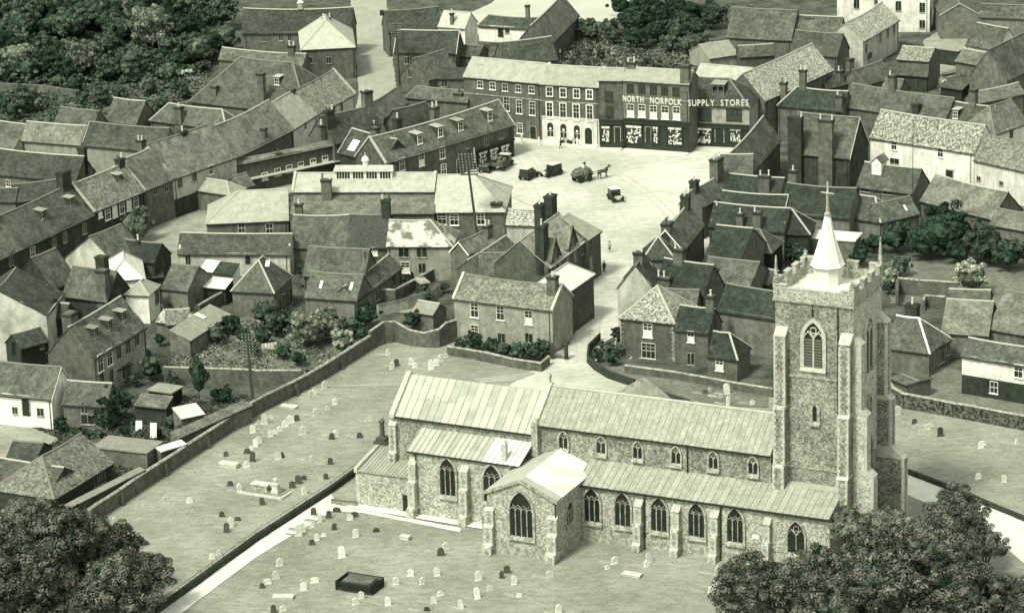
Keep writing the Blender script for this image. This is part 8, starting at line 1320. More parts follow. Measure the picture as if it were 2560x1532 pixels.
def undergrowth(name,pts,n,hmax,mk,seed,size=.3):
    """low mass of leaves over a patch of ground"""
    g=np.random.default_rng(seed); P=np.array(pts); lo,hi=P.min(0),P.max(0); q=g.uniform(lo,hi,(n*3,2)); ins=np.zeros(len(q),bool); j=len(P)-1
    for i in range(len(P)):
        c_=((P[i,1]>q[:,1])!=(P[j,1]>q[:,1]))&(q[:,0]<(P[j,0]-P[i,0])*(q[:,1]-P[i,1])/(P[j,1]-P[i,1]+1e-9)+P[i,0]); ins^=c_; j=i
    q=q[ins][:n]; n=len(q); hh=(np.sin(q[:,0]*.9+seed)+np.sin(q[:,1]*.7+q[:,0]*.35)+np.sin(q[:,0]*2.3-q[:,1]*1.9)*.6)/2.6; hh=np.clip(hh*.6+.4,0.02,1)*hmax
    p=np.column_stack([q,hh*g.uniform(.5,1.,n)]); nn=g.normal(size=(n,3))*.6+np.array([0,0,1.]); nn/=np.linalg.norm(nn,axis=1)[:,None]
    u=np.cross(nn,g.normal(size=(n,3))); u/=np.linalg.norm(u,axis=1)[:,None]; v=np.cross(nn,u); s_=(size*g.uniform(.5,1.4,n))[:,None]
    Q=np.stack([p-u*s_,p+v*s_*.7,p+u*s_,p-v*s_*.7],1).reshape(-1,3); me=bpy.data.meshes.new(name); me.vertices.add(n*4); me.vertices.foreach_set('co',Q.ravel().astype(np.float32)); me.loops.add(n*4); me.loops.foreach_set('vertex_index',np.arange(n*4,dtype=np.int32)); me.polygons.add(n); me.polygons.foreach_set('loop_start',np.arange(0,n*4,4,dtype=np.int32)); me.update(calc_edges=True)
    me.materials.append(LEAF[mk]); o=obj(name,me); o['kind']='stuff'; return o
soil=[p for n_,k_,p in SHEETS if n_=='garden_soil']
undergrowth('undergrowth',soil[3],42000,2.8,'mid',1,.42); undergrowth('undergrowth',soil[0],5200,.7,'palem',2,.2); undergrowth('undergrowth',soil[0],1800,1.1,'mid',7,.2); undergrowth('undergrowth',[p for n_,k_,p in SHEETS if n_=='paddock'][0],9000,1.5,'mid',12,.32); undergrowth('undergrowth',soil[1],7000,.8,'mid',3,.2); undergrowth('undergrowth',soil[2],7000,.9,'palem',4,.26); undergrowth('undergrowth',soil[2],2500,.8,'mid',5,.3)
YD=[WALLS[0][5][0],WALLS[0][5][2],WALLS[0][5][4],WALLS[0][5][5],(-8,-38),(14,-52),(60,-60),(75,-100),(70,-140),(20,-175),(-60,-175),(-78,-120)]
g_=mat('grass_tuft',[(1.5,.3,.7,.16,.36,I,'w')],1.); LEAF['tuft']=g_
undergrowth('grass_tufts',YD,60000,.10,'tuft',11,.075)
# ivy over the flint cottage
for H in HOUSES:
    if H['n']=='ivy_cottage':
        iv=thing('ivy','dark ivy smothering the right end of the flint cottage','ivy',(H['x'],H['y'],0),H['a']); 
        for (x,y,z,s) in((H['L']-.3,0.3,3.4,1.5),(H['L'],2.,3.6,1.5),(H['L']-1.2,0.,2.2,1.),(H['L']-.2,-.2,1.2,1.),(H['L'],1.5,1.5,1.4),(H['L']-.8,2.5,4.8,1.1)):
            o=obj('foliage',getcrown('small',1,'dark'),iv,(x,y,z)); o.scale=(s,s,s)
# ---------------- gravestones ----------------
GMm={}
def stone_mesh(v,tn):
    if (v,tn) in GMm: return GMm[(v,tn)]
    m=MB(); w=.34+.05*(v%3); h_=(.95,1.15,1.3,.75,1.5)[v%5]; n=6; t=.07
    if v%5==3: pts=[(-w,0),(w,0),(w,h_*.8),(w*.4,h_),(-w*.4,h_),(-w,h_*.8)]
    elif v%5==2: pts=[(-w,0),(w,0),(w,h_*.8),(w*.7,h_*.82),(0,h_),(-w*.7,h_*.82),(-w,h_*.8)]
    else: pts=[(-w,0),(w,0)]+[(w*math.cos(math.pi*i/n),h_-w+w*math.sin(math.pi*i/n)) for i in range(n+1)]
    m.prism([(p[0],-t,p[1]) for p in pts],(0,2*t,0)); m.box(-w-.06,w+.06,-.14,.14,-.02,.1)
    GMm[(v,tn)]=m.mesh('gravestone',{'b':mat('gravestone_pale',[(2.,.3,.7,.56,.8,I,'w'),(9,.3,.7,.8,1.1,I,'w')],.9,.3),'d':mat('gravestone_dark',[(2.,.3,.7,.05,.1,I,'w')],.9,.3)}[tn]); return GMm[(v,tn)]
for i,(tn,x,y,lab) in enumerate(GRAVES):
    rr=random.Random(i); o=obj('gravestone',stone_mesh(rr.randrange(10),tn),None,(x,y,0),YA+R(90)+rr.uniform(-.22,.22)+(R(-38) if tn=='b' else R(-65)))
    o.rotation_euler[0]=rr.uniform(-.12,.12); o.rotation_euler[1]=rr.uniform(-.07,.07); s=rr.uniform(.85,1.1); o.scale=(s*rr.uniform(.8,1.05),1,s*rr.uniform(.62,1.)); tag(o,lab,'gravestone','gravestones in the churchyard')
m=MB(); rr=random.Random(21)
for i,(tn,x,y,lab) in enumerate(GRAVES):
    if rr.random()<.75:
        a=YA+rr.uniform(-.15,.15); c_,s_=math.cos(a),math.sin(a); L_,W_2,hh=rr.uniform(.8,1.1),rr.uniform(.35,.5),rr.uniform(.08,.22); cx,cy=x-c_*1.2,y-s_*1.2; i0=len(m.v)
        for k in range(10): t_=k*math.pi/5; m.v.append((cx+c_*L_*math.cos(t_)-s_*W_2*math.sin(t_),cy+s_*L_*math.cos(t_)+c_*W_2*math.sin(t_),.001))
        for k in range(10): t_=k*math.pi/5; m.v.append((cx+c_*L_*.7*math.cos(t_)-s_*W_2*.55*math.sin(t_),cy+s_*L_*.7*math.cos(t_)+c_*W_2*.55*math.sin(t_),hh))
        for k in range(10): k2=(k+1)%10; m.f.append((i0+k,i0+k2,i0+10+k2,i0+10+k)); m.m.append(0)
        m.f.append(tuple(i0+10+k for k in range(10))); m.m.append(0)
m.build('grave_mounds',grassm)['kind']='stuff'
trk=mat('wheel_track',[(.6,.3,.7,.40,.55,I,'w'),(4,.3,.7,.93,1.05,I,'w')],.95)
P0=SHEETS[0][2]; q0=Vector(P0[11]+(0,)); q1=Vector(P0[1]+(0,))
for n_,(dx,bend) in enumerate(((0,6),(3.,9),(-2.5,3),(6.,14))):
    for w_ in(0.,1.35):
        m=MB(); pr=None
        for k in range(31):
            t_=k/30; p=q0.lerp(q1,t_); d=(q1-q0).normalized(); nn_=Vector((-d.y,d.x,0)); p=p-nn_*(bend*math.sin(math.pi*t_)+dx+w_+.3*nz(k*.4,n_))
            if pr is not None: m.poly([(pr.x,pr.y,.05+.002*n_),(pr.x+nn_.x*.2,pr.y+nn_.y*.2,.05+.002*n_),(p.x+nn_.x*.2,p.y+nn_.y*.2,.05+.002*n_),(p.x,p.y,.05+.002*n_)])
            pr=p
        m.build('wheel_track',trk)['kind']='structure'
def V(k,z=0.): return (PT[k][0],PT[k][1],z)
gp=mat('tomb_stone',[(2.,.3,.7,.46,.68,I,'w'),(8,.3,.7,.8,1.1,I,'w')],.9,.2)
t=thing('chest_tomb','pale table tomb with overhanging slab on the lawn above the diagonal path','tomb',V('chest'),YA)
m=MB(); m.box(-1.,1.,-.45,.45,.0,.75); m.build('chest',stonew,t); m=MB(); m.box(-1.2,1.2,-.6,.6,.75,.92); m.build('slab',gp,t); m=MB(); m.box(-1.15,1.15,-.55,.55,0,.12); m.build('base',stonew,t)
for x in(-.95,.85): m=MB(); m.box(x,x+.1,-.5,-.44,.12,.75); m.build('pilaster',gp,t)
t=thing('urn_tomb','white draped pedestal tomb beside the table tomb','tomb',V('urn'),YA); m=MB(); m.box(-.5,.5,-.5,.5,0,.35); m.box(-.38,.38,-.38,.38,.35,1.1); m.box(-.5,.5,-.5,.5,1.1,1.25); m.build('pedestal',gp,t); m=MB(); m.lathe([(.15,1.25),(.12,1.35),(.32,1.6),(.3,1.8),(.1,1.95),(.0,2.05)],8); m.build('urn',gp,t)
a=Vector(V('kerb1'));b_=Vector(V('kerb2'));c=Vector(V('kerb3')); t=thing('grave_kerb','low stone kerb enclosing the table tomb plot','kerb',a)
for p,q in((a,b_),(b_,c)):
    d=(q-p).normalized(); n=Vector((-d.y,d.x,0))*.12; m=MB(); m.hexa([p-a-n,q-a-n,q-a+n,p-a+n],[p-a-n+Vector((0,0,.28)),q-a-n+Vector((0,0,.28)),q-a+n+Vector((0,0,.28)),p-a+n+Vector((0,0,.28))]); m.build('kerb_stone',gp,t)
for k,w_,h_,rz,lab in(('ledger1',1.1,.3,0,'flat pale ledger stone near the long boundary wall'),('ledger2',1.2,.6,.0,'broken low chest tomb at the left of the upper graves'),('ledger3',1.1,.35,.35,'flat dark-edged ledger stone left of the railed tomb'),('ledger4',1.05,.3,0,'flat coffin slab on the grass in front of the aisle buttresses'),('ledger5',.8,.45,0,'white ledger stone half hidden by the right foreground trees')):
    m=MB(); m.box(-w_,w_,-.42,.42,0,h_*.6); m.box(-w_-.08,w_+.08,-.5,.5,h_*.6,h_); o=m.build('ledger_stone',gp,None,V(k)); o.rotation_euler[2]=YA+rz; tag(o,lab,'ledger stone')
m=MB(); m.box(-.55,.55,-.3,.3,0,.4); m.box(-.62,.62,-.37,.37,.4,.52); o=m.build('chest_tomb',gp,None,V('smallchest')); o.rotation_euler[2]=YA; tag(o,'small low chest tomb between the vestry and the railed tomb','tomb')
t=thing('railed_tomb','chest tomb inside a dark iron railing on the front lawn','tomb',V('rail'),YA)
m=MB(); m.box(-1.9,1.9,-1.1,1.1,0,.95); m.build('chest',WALL['brickdark'],t); m=MB(); m.box(-1.7,1.7,-.9,.9,.95,1.1); m.build('slab',WALL['pale2'],t)
m=MB()
for i in range(49):
    x=-2.3+4.6*i/48
    for y in(-1.5,1.5): m.tube((x,y,0),(x,y,1.1),.03,4)
for i in range(33):
    y=-1.5+3.*i/32
    for x in(-2.3,2.3): m.tube((x,y,0),(x,y,1.1),.03,4)
m.build('railing',iron,t)['kind']='stuff'
m=MB()
for z in(.25,1.):
    for y in(-1.5,1.5): m.box(-2.33,2.33,y-.03,y+.03,z,z+.06)
    for x in(-2.3,2.3): m.box(x-.03,x+.03,-1.5,1.5,z,z+.06)
m.build('rail',iron,t)['kind']='stuff'
t=thing('monument','dark stone column monument with an urn at the east end of the church','monument',V('monument'),YA)
dk=mat('gravestone_dark',[]) if 'gravestone_dark' in MATS else WALL['dark']
m=MB(); m.box(-.9,.9,-.9,.9,0,.35); m.box(-.65,.65,-.65,.65,.35,.8); m.build('base',dk,t); m=MB(); m.lathe([(.42,.8),(.34,1.),(.3,2.7),(.42,2.8),(.42,2.95)],10); m.build('column',dk,t); m=MB(); m.lathe([(.12,2.95),(.1,3.05),(.27,3.3),(.25,3.5),(.08,3.6),(.1,3.75),(0,3.85)],8); m.build('urn',stonew,t)
# ---------------- poles ----------------
def pole(k,h_,lab,arms,double=False,arm_w=1.0,lean=.02,ins=True,r=.23):
    t=thing('telegraph_pole',lab,'telegraph pole',V(k),YA+R(20)); m=MB(); top=Vector((-lean*h_,0,h_)); m.tube((0,0,0),top,r,8,r2=r*.65)
    m.build('pole',wood,t)
    for i in range(arms):
        for s in((-.13,.13) if double else (0,)):
            z=h_-.25-i*.42; xx=top.x*z/h_; m=MB(); m.box(xx-arm_w,xx+arm_w,s-.05,s+.05,z-.06,z+.06); o=m.build('crossarm',wood,t)
            if ins:
                m=MB()
                for q in range(6 if arm_w>.9 else 4):
                    x=xx-arm_w+.12+(2*arm_w-.24)*q/(5 if arm_w>.9 else 3); m.lathe([(.04,z+.06),(.07,z+.12),(.07,z+.19),(.03,z+.24)],6,(x,s))
                m.build('insulators',stonew,o)['kind']='stuff'
    return t
pole('pole1',16.6,'tall telegraph pole crowded with white insulators beside the market hall',8,True,1.35,.09)
pole('pole2',11.2,'telegraph pole with ten short crossarms inside the churchyard wall',9,False,.75,.03)
pole('pole3',8.2,'bare telegraph pole among the back roofs at the far left',1,False,.4,.03)
pole('pole4',11.5,'telegraph pole on the right side of the top road',6,False,1.0,.02)
pole('pole5',4.2,'short dark post with a pale bar right of the spire',1,False,.5,0,False,.12)
pole('pole6',16.,'thin tall wireless mast behind the small tree right of the spire',0,False,.5,0,False,.07)
# wires from the tall pole to the corner roof
m=MB(); a=Vector(V('pole1',14.)); b_=a+Vector((10.,2.,-7.)); n=10
for q in range(n):
    f=lambda s:a.lerp(b_,s)-Vector((0,0,1.0*math.sin(math.pi*s)))
    m.tube(f(q/n),f((q+1)/n),.025,4)
o=m.build('wire',iron); tag(o,'single wire from the tall telegraph pole down to the hall roof','wire')
t=thing('road_sign','dark square sign board on a post at the right of the top road','sign',V('sign'),0); m=MB(); m.tube((0,0,0),(0,0,5.),.07,6); m.build('post',wood,t); m=MB(); m.box(-.7,.4,-.05,.05,3.9,5.0); m.build('board',greenp,t)
# ---------------- the roof lettering ----------------
S0,S1,S2,S3=[Vector(p) for p in SIGN]
t=thing('shop_sign','white letters reading NORTH NORFOLK SUPPLY STORES standing along the stores front','sign',(S0.x,S0.y,0),0)
def word(txt,p,q,size,dx0,dx1):
    """set a word between fractions dx0..dx1 of the line p-q, every letter a part"""
    d=(q-p); a=p+d*dx0; e=p+d*dx1; yaw=math.atan2(d.y,d.x); gl=[]; x=0.
    dg=bpy.context.evaluated_depsgraph_get()
    for ch in txt:
        cu=bpy.data.curves.new('glyph','FONT'); cu.body=ch; cu.size=size; cu.extrude=.06; cu.offset=.018; o=bpy.data.objects.new('glyph',cu); C.objects.link(o)
        dg.update(); me=bpy.data.meshes.new_from_object(o.evaluated_get(dg)); bpy.data.objects.remove(o)
        xs=[v.co.x for v in me.vertices]; w_=max(xs)-min(xs)
        for v in me.vertices: v.co.x-=min(xs)
        gl.append((me,x,w_)); x+=w_+.16*size
    k=(e-a).length/(x-.16*size); dn=d.normalized()
    for me,x0,w_ in gl:
        me.materials.clear(); me.materials.append(creamp); o=obj('letter',me,t,a+dn*x0*k-Vector((S0.x,S0.y,0))); o.scale=(k,1,1); o.rotation_euler=(R(90),0,yaw)
off=Vector((math.sin(YA)*0,-.45,0))
sb_=S0+off; se_=S1+off
word('NORTH',sb_,se_,1.5,.01,.36); word('NORFOLK',sb_,se_,1.5,.47,1.0); word('SUPPLY',S2+off,S3+off,1.5,.0,.44); word('STORES',S2+off,S3+off,1.5,.54,1.0)
for p,q in((sb_,se_),(S2+off,S3+off)):
    for dz in(-.05,1.1):
        m=MB(); m.tube(p-Vector((S0.x,S0.y,0))+Vector((0,.05,dz)),q-Vector((S0.x,S0.y,0))+Vector((0,.05,dz)),.035,4); m.build('sign_rail',iron,t)
# ---------------- vehicles ----------------
carb=mat('car_paint_dark',[(1.,.3,.7,.02,.03,I,'w')],.35,0,5,.5); cart_=mat('car_roof_fabric',[(2.,.3,.7,.5,.6,I,'w')],.8,0); tyre=plain('tyre',.02,.9); nickel=plain('nickel',.6,.4)
def wheel(parent,x,y,r=.38,w_=.12):
    m=MB(); m.lathe([(r-.07,-w_/2),(r,-w_/2+.02),(r,w_/2-.02),(r-.07,w_/2)],14); me=m.mesh('tyre',tyre); o=obj('wheel',me,parent,(x,y,r)); o.rotation_euler=(R(90),0,0); h_=MB(); h_.lathe([(r-.1,-w_/2-.01),(r-.1,w_/2+.01)],12); h_.build('rim',iron,o); return o
def car(k,kh,lab,L_=3.7,kind='saloon',roofm=None):
    a=Vector(V(k));b=Vector(V(kh));yaw=math.atan2(b.y-a.y,b.x-a.x); t=thing('car' if kind!='lorry' else 'lorry',lab,'car' if kind!='lorry' else 'lorry',a,yaw,'vehicles parked on the square')
    W=.72; s=L_/3.7
    m=MB(); m.hexa([(-1.5*s,-W,.45),(.45*s,-W,.45),(.45*s,W,.45),(-1.5*s,W,.45)],[(-1.5*s,-W,1.05),(.45*s,-W,1.05),(.45*s,W,1.05),(-1.5*s,W,1.05)])
    m.hexa([(.45*s,-W*.75,.5),(1.55*s,-W*.5,.5),(1.55*s,W*.5,.5),(.45*s,W*.75,.5)],[(.45*s,-W*.6,1.1),(1.55*s,-W*.42,1.02),(1.55*s,W*.42,1.02),(.45*s,W*.6,1.1)]); m.build('body',carb,t)
    if kind=='saloon':
        m=MB(); m.hexa([(-1.5*s,-W,1.05),(.35*s,-W,1.05),(.35*s,W,1.05),(-1.5*s,W,1.05)],[(-1.45*s,-W*.95,1.78),(.25*s,-W*.95,1.78),(.25*s,W*.95,1.78),(-1.45*s,W*.95,1.78)]); m.build('cabin',carb,t)
        m=MB(); m.hexa([(-1.5*s,-W,1.78),(.42*s,-W,1.78),(.42*s,W,1.78),(-1.5*s,W,1.78)],[(-1.4*s,-W*.9,1.86),(.3*s,-W*.9,1.86),(.3*s,W*.9,1.86),(-1.4*s,W*.9,1.86)]); m.build('roof',roofm or cart_,t)
        for y in(-W-.005,W-.015):
            for x0,x1 in((-1.2,-.6),(-.45,.2)): m=MB(); m.box(x0*s,x1*s,y,y+.02,1.15,1.66); m.build('side_window',glass,t)
        m=MB(); m.box(.3*s,.34*s+.05,-W*.85,W*.85,1.15,1.7); m.build('windscreen',glass,t)
    elif kind=='tourer':
        m=MB(); m.box(.35*s,.4*s,-W*.9,W*.9,1.05,1.5); m.build('windscreen',glass,t); m=MB(); m.box(-1.3*s,.2*s,-W*.8,W*.8,1.0,1.09); m.build('seats',WALL['brick'],t); m=MB(); m.box(-1.65*s,-1.35*s,-W,W,1.05,1.3); m.build('folded_hood',WALL['pale2'],t)
    else:
        m=MB(); m.box(-.1,.75,-.8,.8,.9,1.95); m.build('cab',carb,t); m=MB(); m.box(-.15,.8,-.85,.85,1.95,2.03); m.build('cab_roof',cart_,t)
        m=MB(); m.box(-3.0,-.2,-.95,.95,.85,.95); 
        for y in(-.95,.89): m.box(-3.,-.2,y,y+.06,.95,1.45)
        m.box(-3.,-2.94,-.95,.95,.95,1.45); m.build('load_bed',WALL['brick2'],t); m=MB()
        rr=random.Random(4)
        for q in range(9): x=-2.7+rr.random()*2.1; y=rr.uniform(-.6,.4); m.box(x,x+.5,y,y+.5,.96,1.3+rr.random()*.5)
        m.build('sacks',WALL['pale2'],t)['kind']='stuff'
    xs=(-1.15*s,1.2*s) if kind!='lorry' else (-2.2,1.2)
    for x in xs:
        for y in(-W-.02,W+.02): 
            wheel(t,x,y); m=MB(); n=6
            for i in range(n): a0=math.pi*i/n;a1=math.pi*(i+1)/n; yy=y-.12; m.prism([(x+.5*math.cos(a0),yy,.4+.5*math.sin(a0)),(x+.5*math.cos(a1),yy,.4+.5*math.sin(a1)),(x+.46*math.cos(a1),yy,.4+.46*math.sin(a1)),(x+.46*math.cos(a0),yy,.4+.46*math.sin(a0))],(0,.24,0))
            m.build('mudguard',carb,t)
    for y in(-W-.1,W-.1): m=MB(); m.box(-.7*s,.75*s,y,y+.22,.38,.43); m.build('running_board',iron,t)
    for y in(-.42,.42): m=MB(); m.lathe([(.03,0),(.13,.03),(.14,.16)],8); me=m.mesh('headlight',nickel); o=obj('headlight',me,t,(1.5*s,y,.88)); o.rotation_euler[1]=R(90)
    m=MB(); m.box(1.55*s,1.6*s,-.3,.3,.5,1.05); m.build('radiator',nickel,t); t.scale=(1.1,1.1,1.1); return t
car('car1','car1h','dark saloon car with pale roof seen from behind, left of the pair on the square')
car('car2','car2h','dark saloon car with pale roof facing left, right of the pair on the square')
car('car3','car3h','small dark car with white hood alone on the open square',3.1,'saloon',whitep)
car('lorry','lorryh','open lorry parked at the dormered shop range',3.7,'lorry')
car('tourer','tourerh','open dark touring car parked just behind the lorry',3.6,'tourer')
# ---------------- people and the horse ----------------
skin=plain('skin',.4,.7); CL=dict(dark=plain('cloth_dark',.03,.95),grey=plain('cloth_grey',.15,.95),white=plain('cloth_white',.75,.95),pale=plain('cloth_pale',.45,.95))
def skinobj(name,V_,E_,Rr,m,parent,sub=1,root=0):
    me=bpy.data.meshes.new(name); me.from_pydata(V_,E_,[]); me.materials.append(m); o=obj(name,me,parent)
    md=o.modifiers.new('s','SKIN'); me.skin_vertices[0].data[root].use_root=True
    for i,r in enumerate(Rr): me.skin_vertices[0].data[i].radius=(r,r) if not isinstance(r,tuple) else r
    o.modifiers.new('d','SUBSURF').levels=sub; o.modifiers['d'].render_levels=sub; return o
def person(loc,cl,pose,lab,yaw=0.,seat=False):
    t=thing('person',lab,'person',(loc[0],loc[1],loc[2] if len(loc)>2 else .02),yaw,'people around the square')
    st=.16 if pose=='walk' else .03; ar=.18 if pose=='walk' else .03; hz=.92
    if seat:
        V_=[(0,0,.1),(0,0,.32),(0,0,.56),(.04,0,.68),(0,.17,.54),(.12,.22,.3),(.3,.15,.22),(0,-.17,.54),(.12,-.22,.3),(.3,-.15,.22),(0,.09,.1),(.42,.12,.14),(.5,.13,-.28),(.58,.13,-.3),(0,-.09,.1),(.42,-.12,.14),(.5,-.13,-.28),(.58,-.13,-.3)]
    elif pose=='push':
        V_=[(0,0,hz),(0,0,1.18),(0.02,0,1.42),(.02,0,1.52),(0,.19,1.4),(.16,.21,1.15),(.38,.18,1.08),(0,-.19,1.4),(.16,-.21,1.15),(.38,-.18,1.08),(0,.09,.88),(.1,.1,.48),(.08,.1,.06),(.2,.1,.03),(0,-.09,.88),(-.02,-.1,.48),(-.16,-.1,.08),(-.06,-.1,.03)]
    else:
        V_=[(0,0,hz),(0,0,1.18),(0,0,1.42),(0,0,1.52),(0,.19,1.4),(-ar*.5,.25,1.13),(-ar,.23,.88),(0,-.19,1.4),(ar*.6,-.25,1.13),(ar*1.3,-.22,.9),(0,.09,.88),(st,.1,.48),(st*1.1,.1,.07),(st*1.1+.12,.1,.03),(0,-.09,.88),(-st*.3,-.1,.48),(-st*1.3,-.1,.1),(-st*1.3+.1,-.1,.03)]
    E_=[(0,1),(1,2),(2,3),(2,4),(4,5),(5,6),(2,7),(7,8),(8,9),(0,10),(10,11),(11,12),(12,13),(0,14),(14,15),(15,16),(16,17)]
    Rr=[.15,.15,.14,.06,.075,.055,.045,.075,.055,.045,.11,.08,.055,.05,.11,.08,.055,.05]
    skinobj('body',V_,E_,Rr,CL[cl],t)
    hx,hy,hz_=V_[3]; m=MB(); m.lathe([(.03,hz_),(.07,hz_+.02),(.095,hz_+.1),(.1,hz_+.17),(.07,hz_+.25),(.01,hz_+.28)],10,(hx+.01,0)); m.box(hx+.09,hx+.13,-.015,.015,hz_+.11,hz_+.15); m.build('head',skin,t,smooth=False)
    m=MB(); m.lathe([(.15,hz_+.2),(.15,hz_+.215),(.1,hz_+.22),(.09,hz_+.3),(.01,hz_+.31)],10,(hx,0)); m.build('hat',CL['dark'],t)
    for q in(6,9):
        p=Vector(V_[q]); m=MB(); m.tube(p,p+Vector((.02,0,-.09) if pose!='push' else (.09,0,0)),.035,6,r2=.028)
        for f_ in range(4): m.tube(p+Vector((.02,(f_-1.5)*.016,-.08) if pose!='push' else (.08,(f_-1.5)*.016,0)),p+Vector((.035,(f_-1.5)*.018,-.15) if pose!='push' else (.14,(f_-1.5)*.016,-.02)),.009,4)
        m.build('hand',skin,t)
    if cl=='pale': 
        m=MB(); m.lathe([(.16,.5),(.14,.9),(.15,.95)],8); m.build('trousers',CL['dark'],t)
    return t
for i,(p,cl,pose,lab) in enumerate(PEOPLE): person(p,cl,pose,lab,yaw={0:R(180),1:R(-90),2:R(-70),5:R(10)}.get(i,R(-90)))
t=thing('pram','white pram pushed in front of the corner store','pram',(PRAM[0],PRAM[1],.01),0); m=MB(); m.hexa([(-.3,-.2,.45),(.3,-.2,.45),(.3,.2,.45),(-.3,.2,.45)],[(-.42,-.24,.8),(.42,-.24,.8),(.42,.24,.8),(-.42,.24,.8)]); m.build('body',whitep,t)
m=MB(); m.prism([(.05,-.24,.8),(.42,-.24,.8),(.42,-.24,1.05),(.2,-.24,1.12)],(0,.48,0)); m.build('hood',CL['pale'],t)
for x in(-.25,.25):
    for y in(-.22,.22): wheel(t,x,y,.2,.04)
m=MB(); m.tube((-.42,-.2,.8),(-.7,-.2,1.),.015,4); m.tube((-.42,.2,.8),(-.7,.2,1.),.015,4); m.tube((-.7,-.2,1.),(-.7,.2,1.),.015,4); m.build('handle',iron,t)
for p,lab in BOLL:
    m=MB(); m.lathe([(.2,0),(.2,.1),(.15,.15),(.13,1.25),(.17,1.3),(.12,1.45),(.0,1.5)],10); o=m.build('bollard',whitep,None,(p[0],p[1],0)); tag(o,lab,'bollard','white bollards before the bank')
for p,lab in BIKES:
    t=thing('bicycle',lab,'bicycle',(p[0],p[1],.05),YA+R(14),'bicycles at the bank wall')
    for x in(-.52,.52): m=MB(); m.lathe([(.3,-.015),(.34,-.02),(.34,.02),(.3,.015)],14); me=m.mesh('wheel',iron); o=obj('wheel',me,t,(x,0,.34)); o.rotation_euler[0]=R(90)
    m=MB(); 
    for a,b_ in(((-.52,0,.34),(-.15,0,.34)),((-.15,0,.34),(-.25,0,.85)),((-.25,0,.8),(.4,0,.82)),((-.15,0,.34),(.4,0,.78)),((-.52,0,.34),(-.25,0,.8)),((.4,0,.85),(.52,0,.34))): m.tube(a,b_,.02,5)
    m.build('frame',iron,t); m=MB(); m.tube((.38,-.25,.98),(.38,.25,.98),.02,5); m.tube((.4,0,.8),(.38,0,.98),.02,5); m.build('handlebar',nickel,t); m=MB(); m.box(-.38,-.16,-.08,.08,.88,.94); m.build('saddle',CL['dark'],t)
m=MB(); rr=random.Random(9)
t=thing('goods_heap',GOODS[0][1],'goods',(GOODS[0][0][0],GOODS[0][0][1],.13),0)
for i in range(7):
    m=MB(); x=rr.uniform(-.9,.9);y=rr.uniform(-.3,.3);r_=rr.uniform(.18,.34); m.lathe([(r_*.8,0),(r_,r_*.5),(r_*.7,r_*1.1),(.05,r_*1.3)],7,(x,y)); m.build('sack',whitep,t)
for i,(x,y) in enumerate(YARD2):
    t=thing('timber_stack',('stack of pale planks in the upper right yard, leftmost one','stack of long dark poles in the upper right yard','white sheeted heap in the upper right yard','crate pile at the near end of the upper right yard')[(2,1,0,3)[i] if 0 else i],'timber' if i!=2 else 'heap',(x,y,.15),.5+i*.6); rr=random.Random(i)
    for k in range(7): m=MB(); yy=rr.uniform(-.8,.8); m.hexa([(-2,yy,.0+.1*k),(2,yy+.3,.05+.1*k),(2,yy+.6,.05+.1*k),(-2,yy+.3,.1*k)],[(-2,yy,.1+.1*k),(2,yy+.3,.15+.1*k),(2,yy+.6,.15+.1*k),(-2,yy+.3,.1+.1*k)]); m.build('plank' if i<3 else 'board',(WALL['pale'],wood,whitep,WALL['pale2'])[i],t)
# horse and loaded cart
hh=Vector(V('horse')); hd=Vector(V('horseh'))-hh; hy=math.atan2(hd.y,hd.x)
t=thing('horse','brown horse in harness walking right across the square, pulling the loaded cart','horse',(hh.x,hh.y,.01),hy)
hsk=mat('horse_coat',[(2,.3,.7,.05,.08,I,'w')],.7)
HV=[(-.75,0,1.32),(-.3,0,1.26),(.25,0,1.25),(.62,0,1.38),(.95,0,1.72),(1.18,0,2.02),(1.38,0,1.9),(1.6,0,1.68),
 (-.8,.17,1.1),(-.72,.19,.82),(-.95,.19,.52),(-.85,.19,.1),(-.78,.19,.04),(-.8,-.17,1.1),(-.55,-.19,.8),(-.72,-.19,.5),(-.6,-.19,.1),(-.52,-.19,.04),
 (.55,.17,1.05),(.72,.18,.62),(.92,.18,.14),(1.0,.18,.05),(.55,-.17,1.05),(.42,-.18,.6),(.4,-.18,.12),(.48,-.18,.04),(-.98,0,1.25),(-1.08,0,.75)]
HE=[(0,1),(1,2),(2,3),(3,4),(4,5),(5,6),(6,7),(0,8),(8,9),(9,10),(10,11),(11,12),(0,13),(13,14),(14,15),(15,16),(16,17),(3,18),(18,19),(19,20),(20,21),(3,22),(22,23),(23,24),(24,25),(0,26),(26,27)]
HR=[.3,.31,.31,.27,.17,.13,.12,.08,.2,.13,.08,.07,.09,.2,.13,.08,.07,.09,.14,.09,.07,.09,.14,.09,.07,.09,.07,.06]
skinobj('body',HV,HE,HR,hsk,t,1,1)
m=MB()
for y in(-.07,.07): m.hexa([(1.1,y-.03,2.08),(1.17,y-.03,2.08),(1.17,y+.03,2.08),(1.1,y+.03,2.08)],[(1.13,y-.01,2.26),(1.15,y-.01,2.26),(1.15,y+.01,2.26),(1.13,y+.01,2.26)])
m.build('ears',hsk,t); m=MB(); m.prism([(.5,-.03,1.62),(.85,-.03,1.9),(1.1,-.03,2.16),(1.0,-.03,1.8),(.7,-.03,1.5)],(0,.06,0)); m.build('mane',CL['dark'],t)
m=MB(); m.lathe([(.34,-.06),(.38,0),(.34,.06)],10); me=m.mesh('collar',CL['dark']); o=obj('collar',me,t,(.68,0,1.42)); o.rotation_euler[1]=R(65)
cc=Vector(V('cart')); t=thing('cart','heaped two-wheeled cart drawn by the horse, dark bulky load','cart',(cc.x,cc.y,.01),hy)
m=MB(); m.box(-1.6,1.3,-.75,.75,.75,.85); 
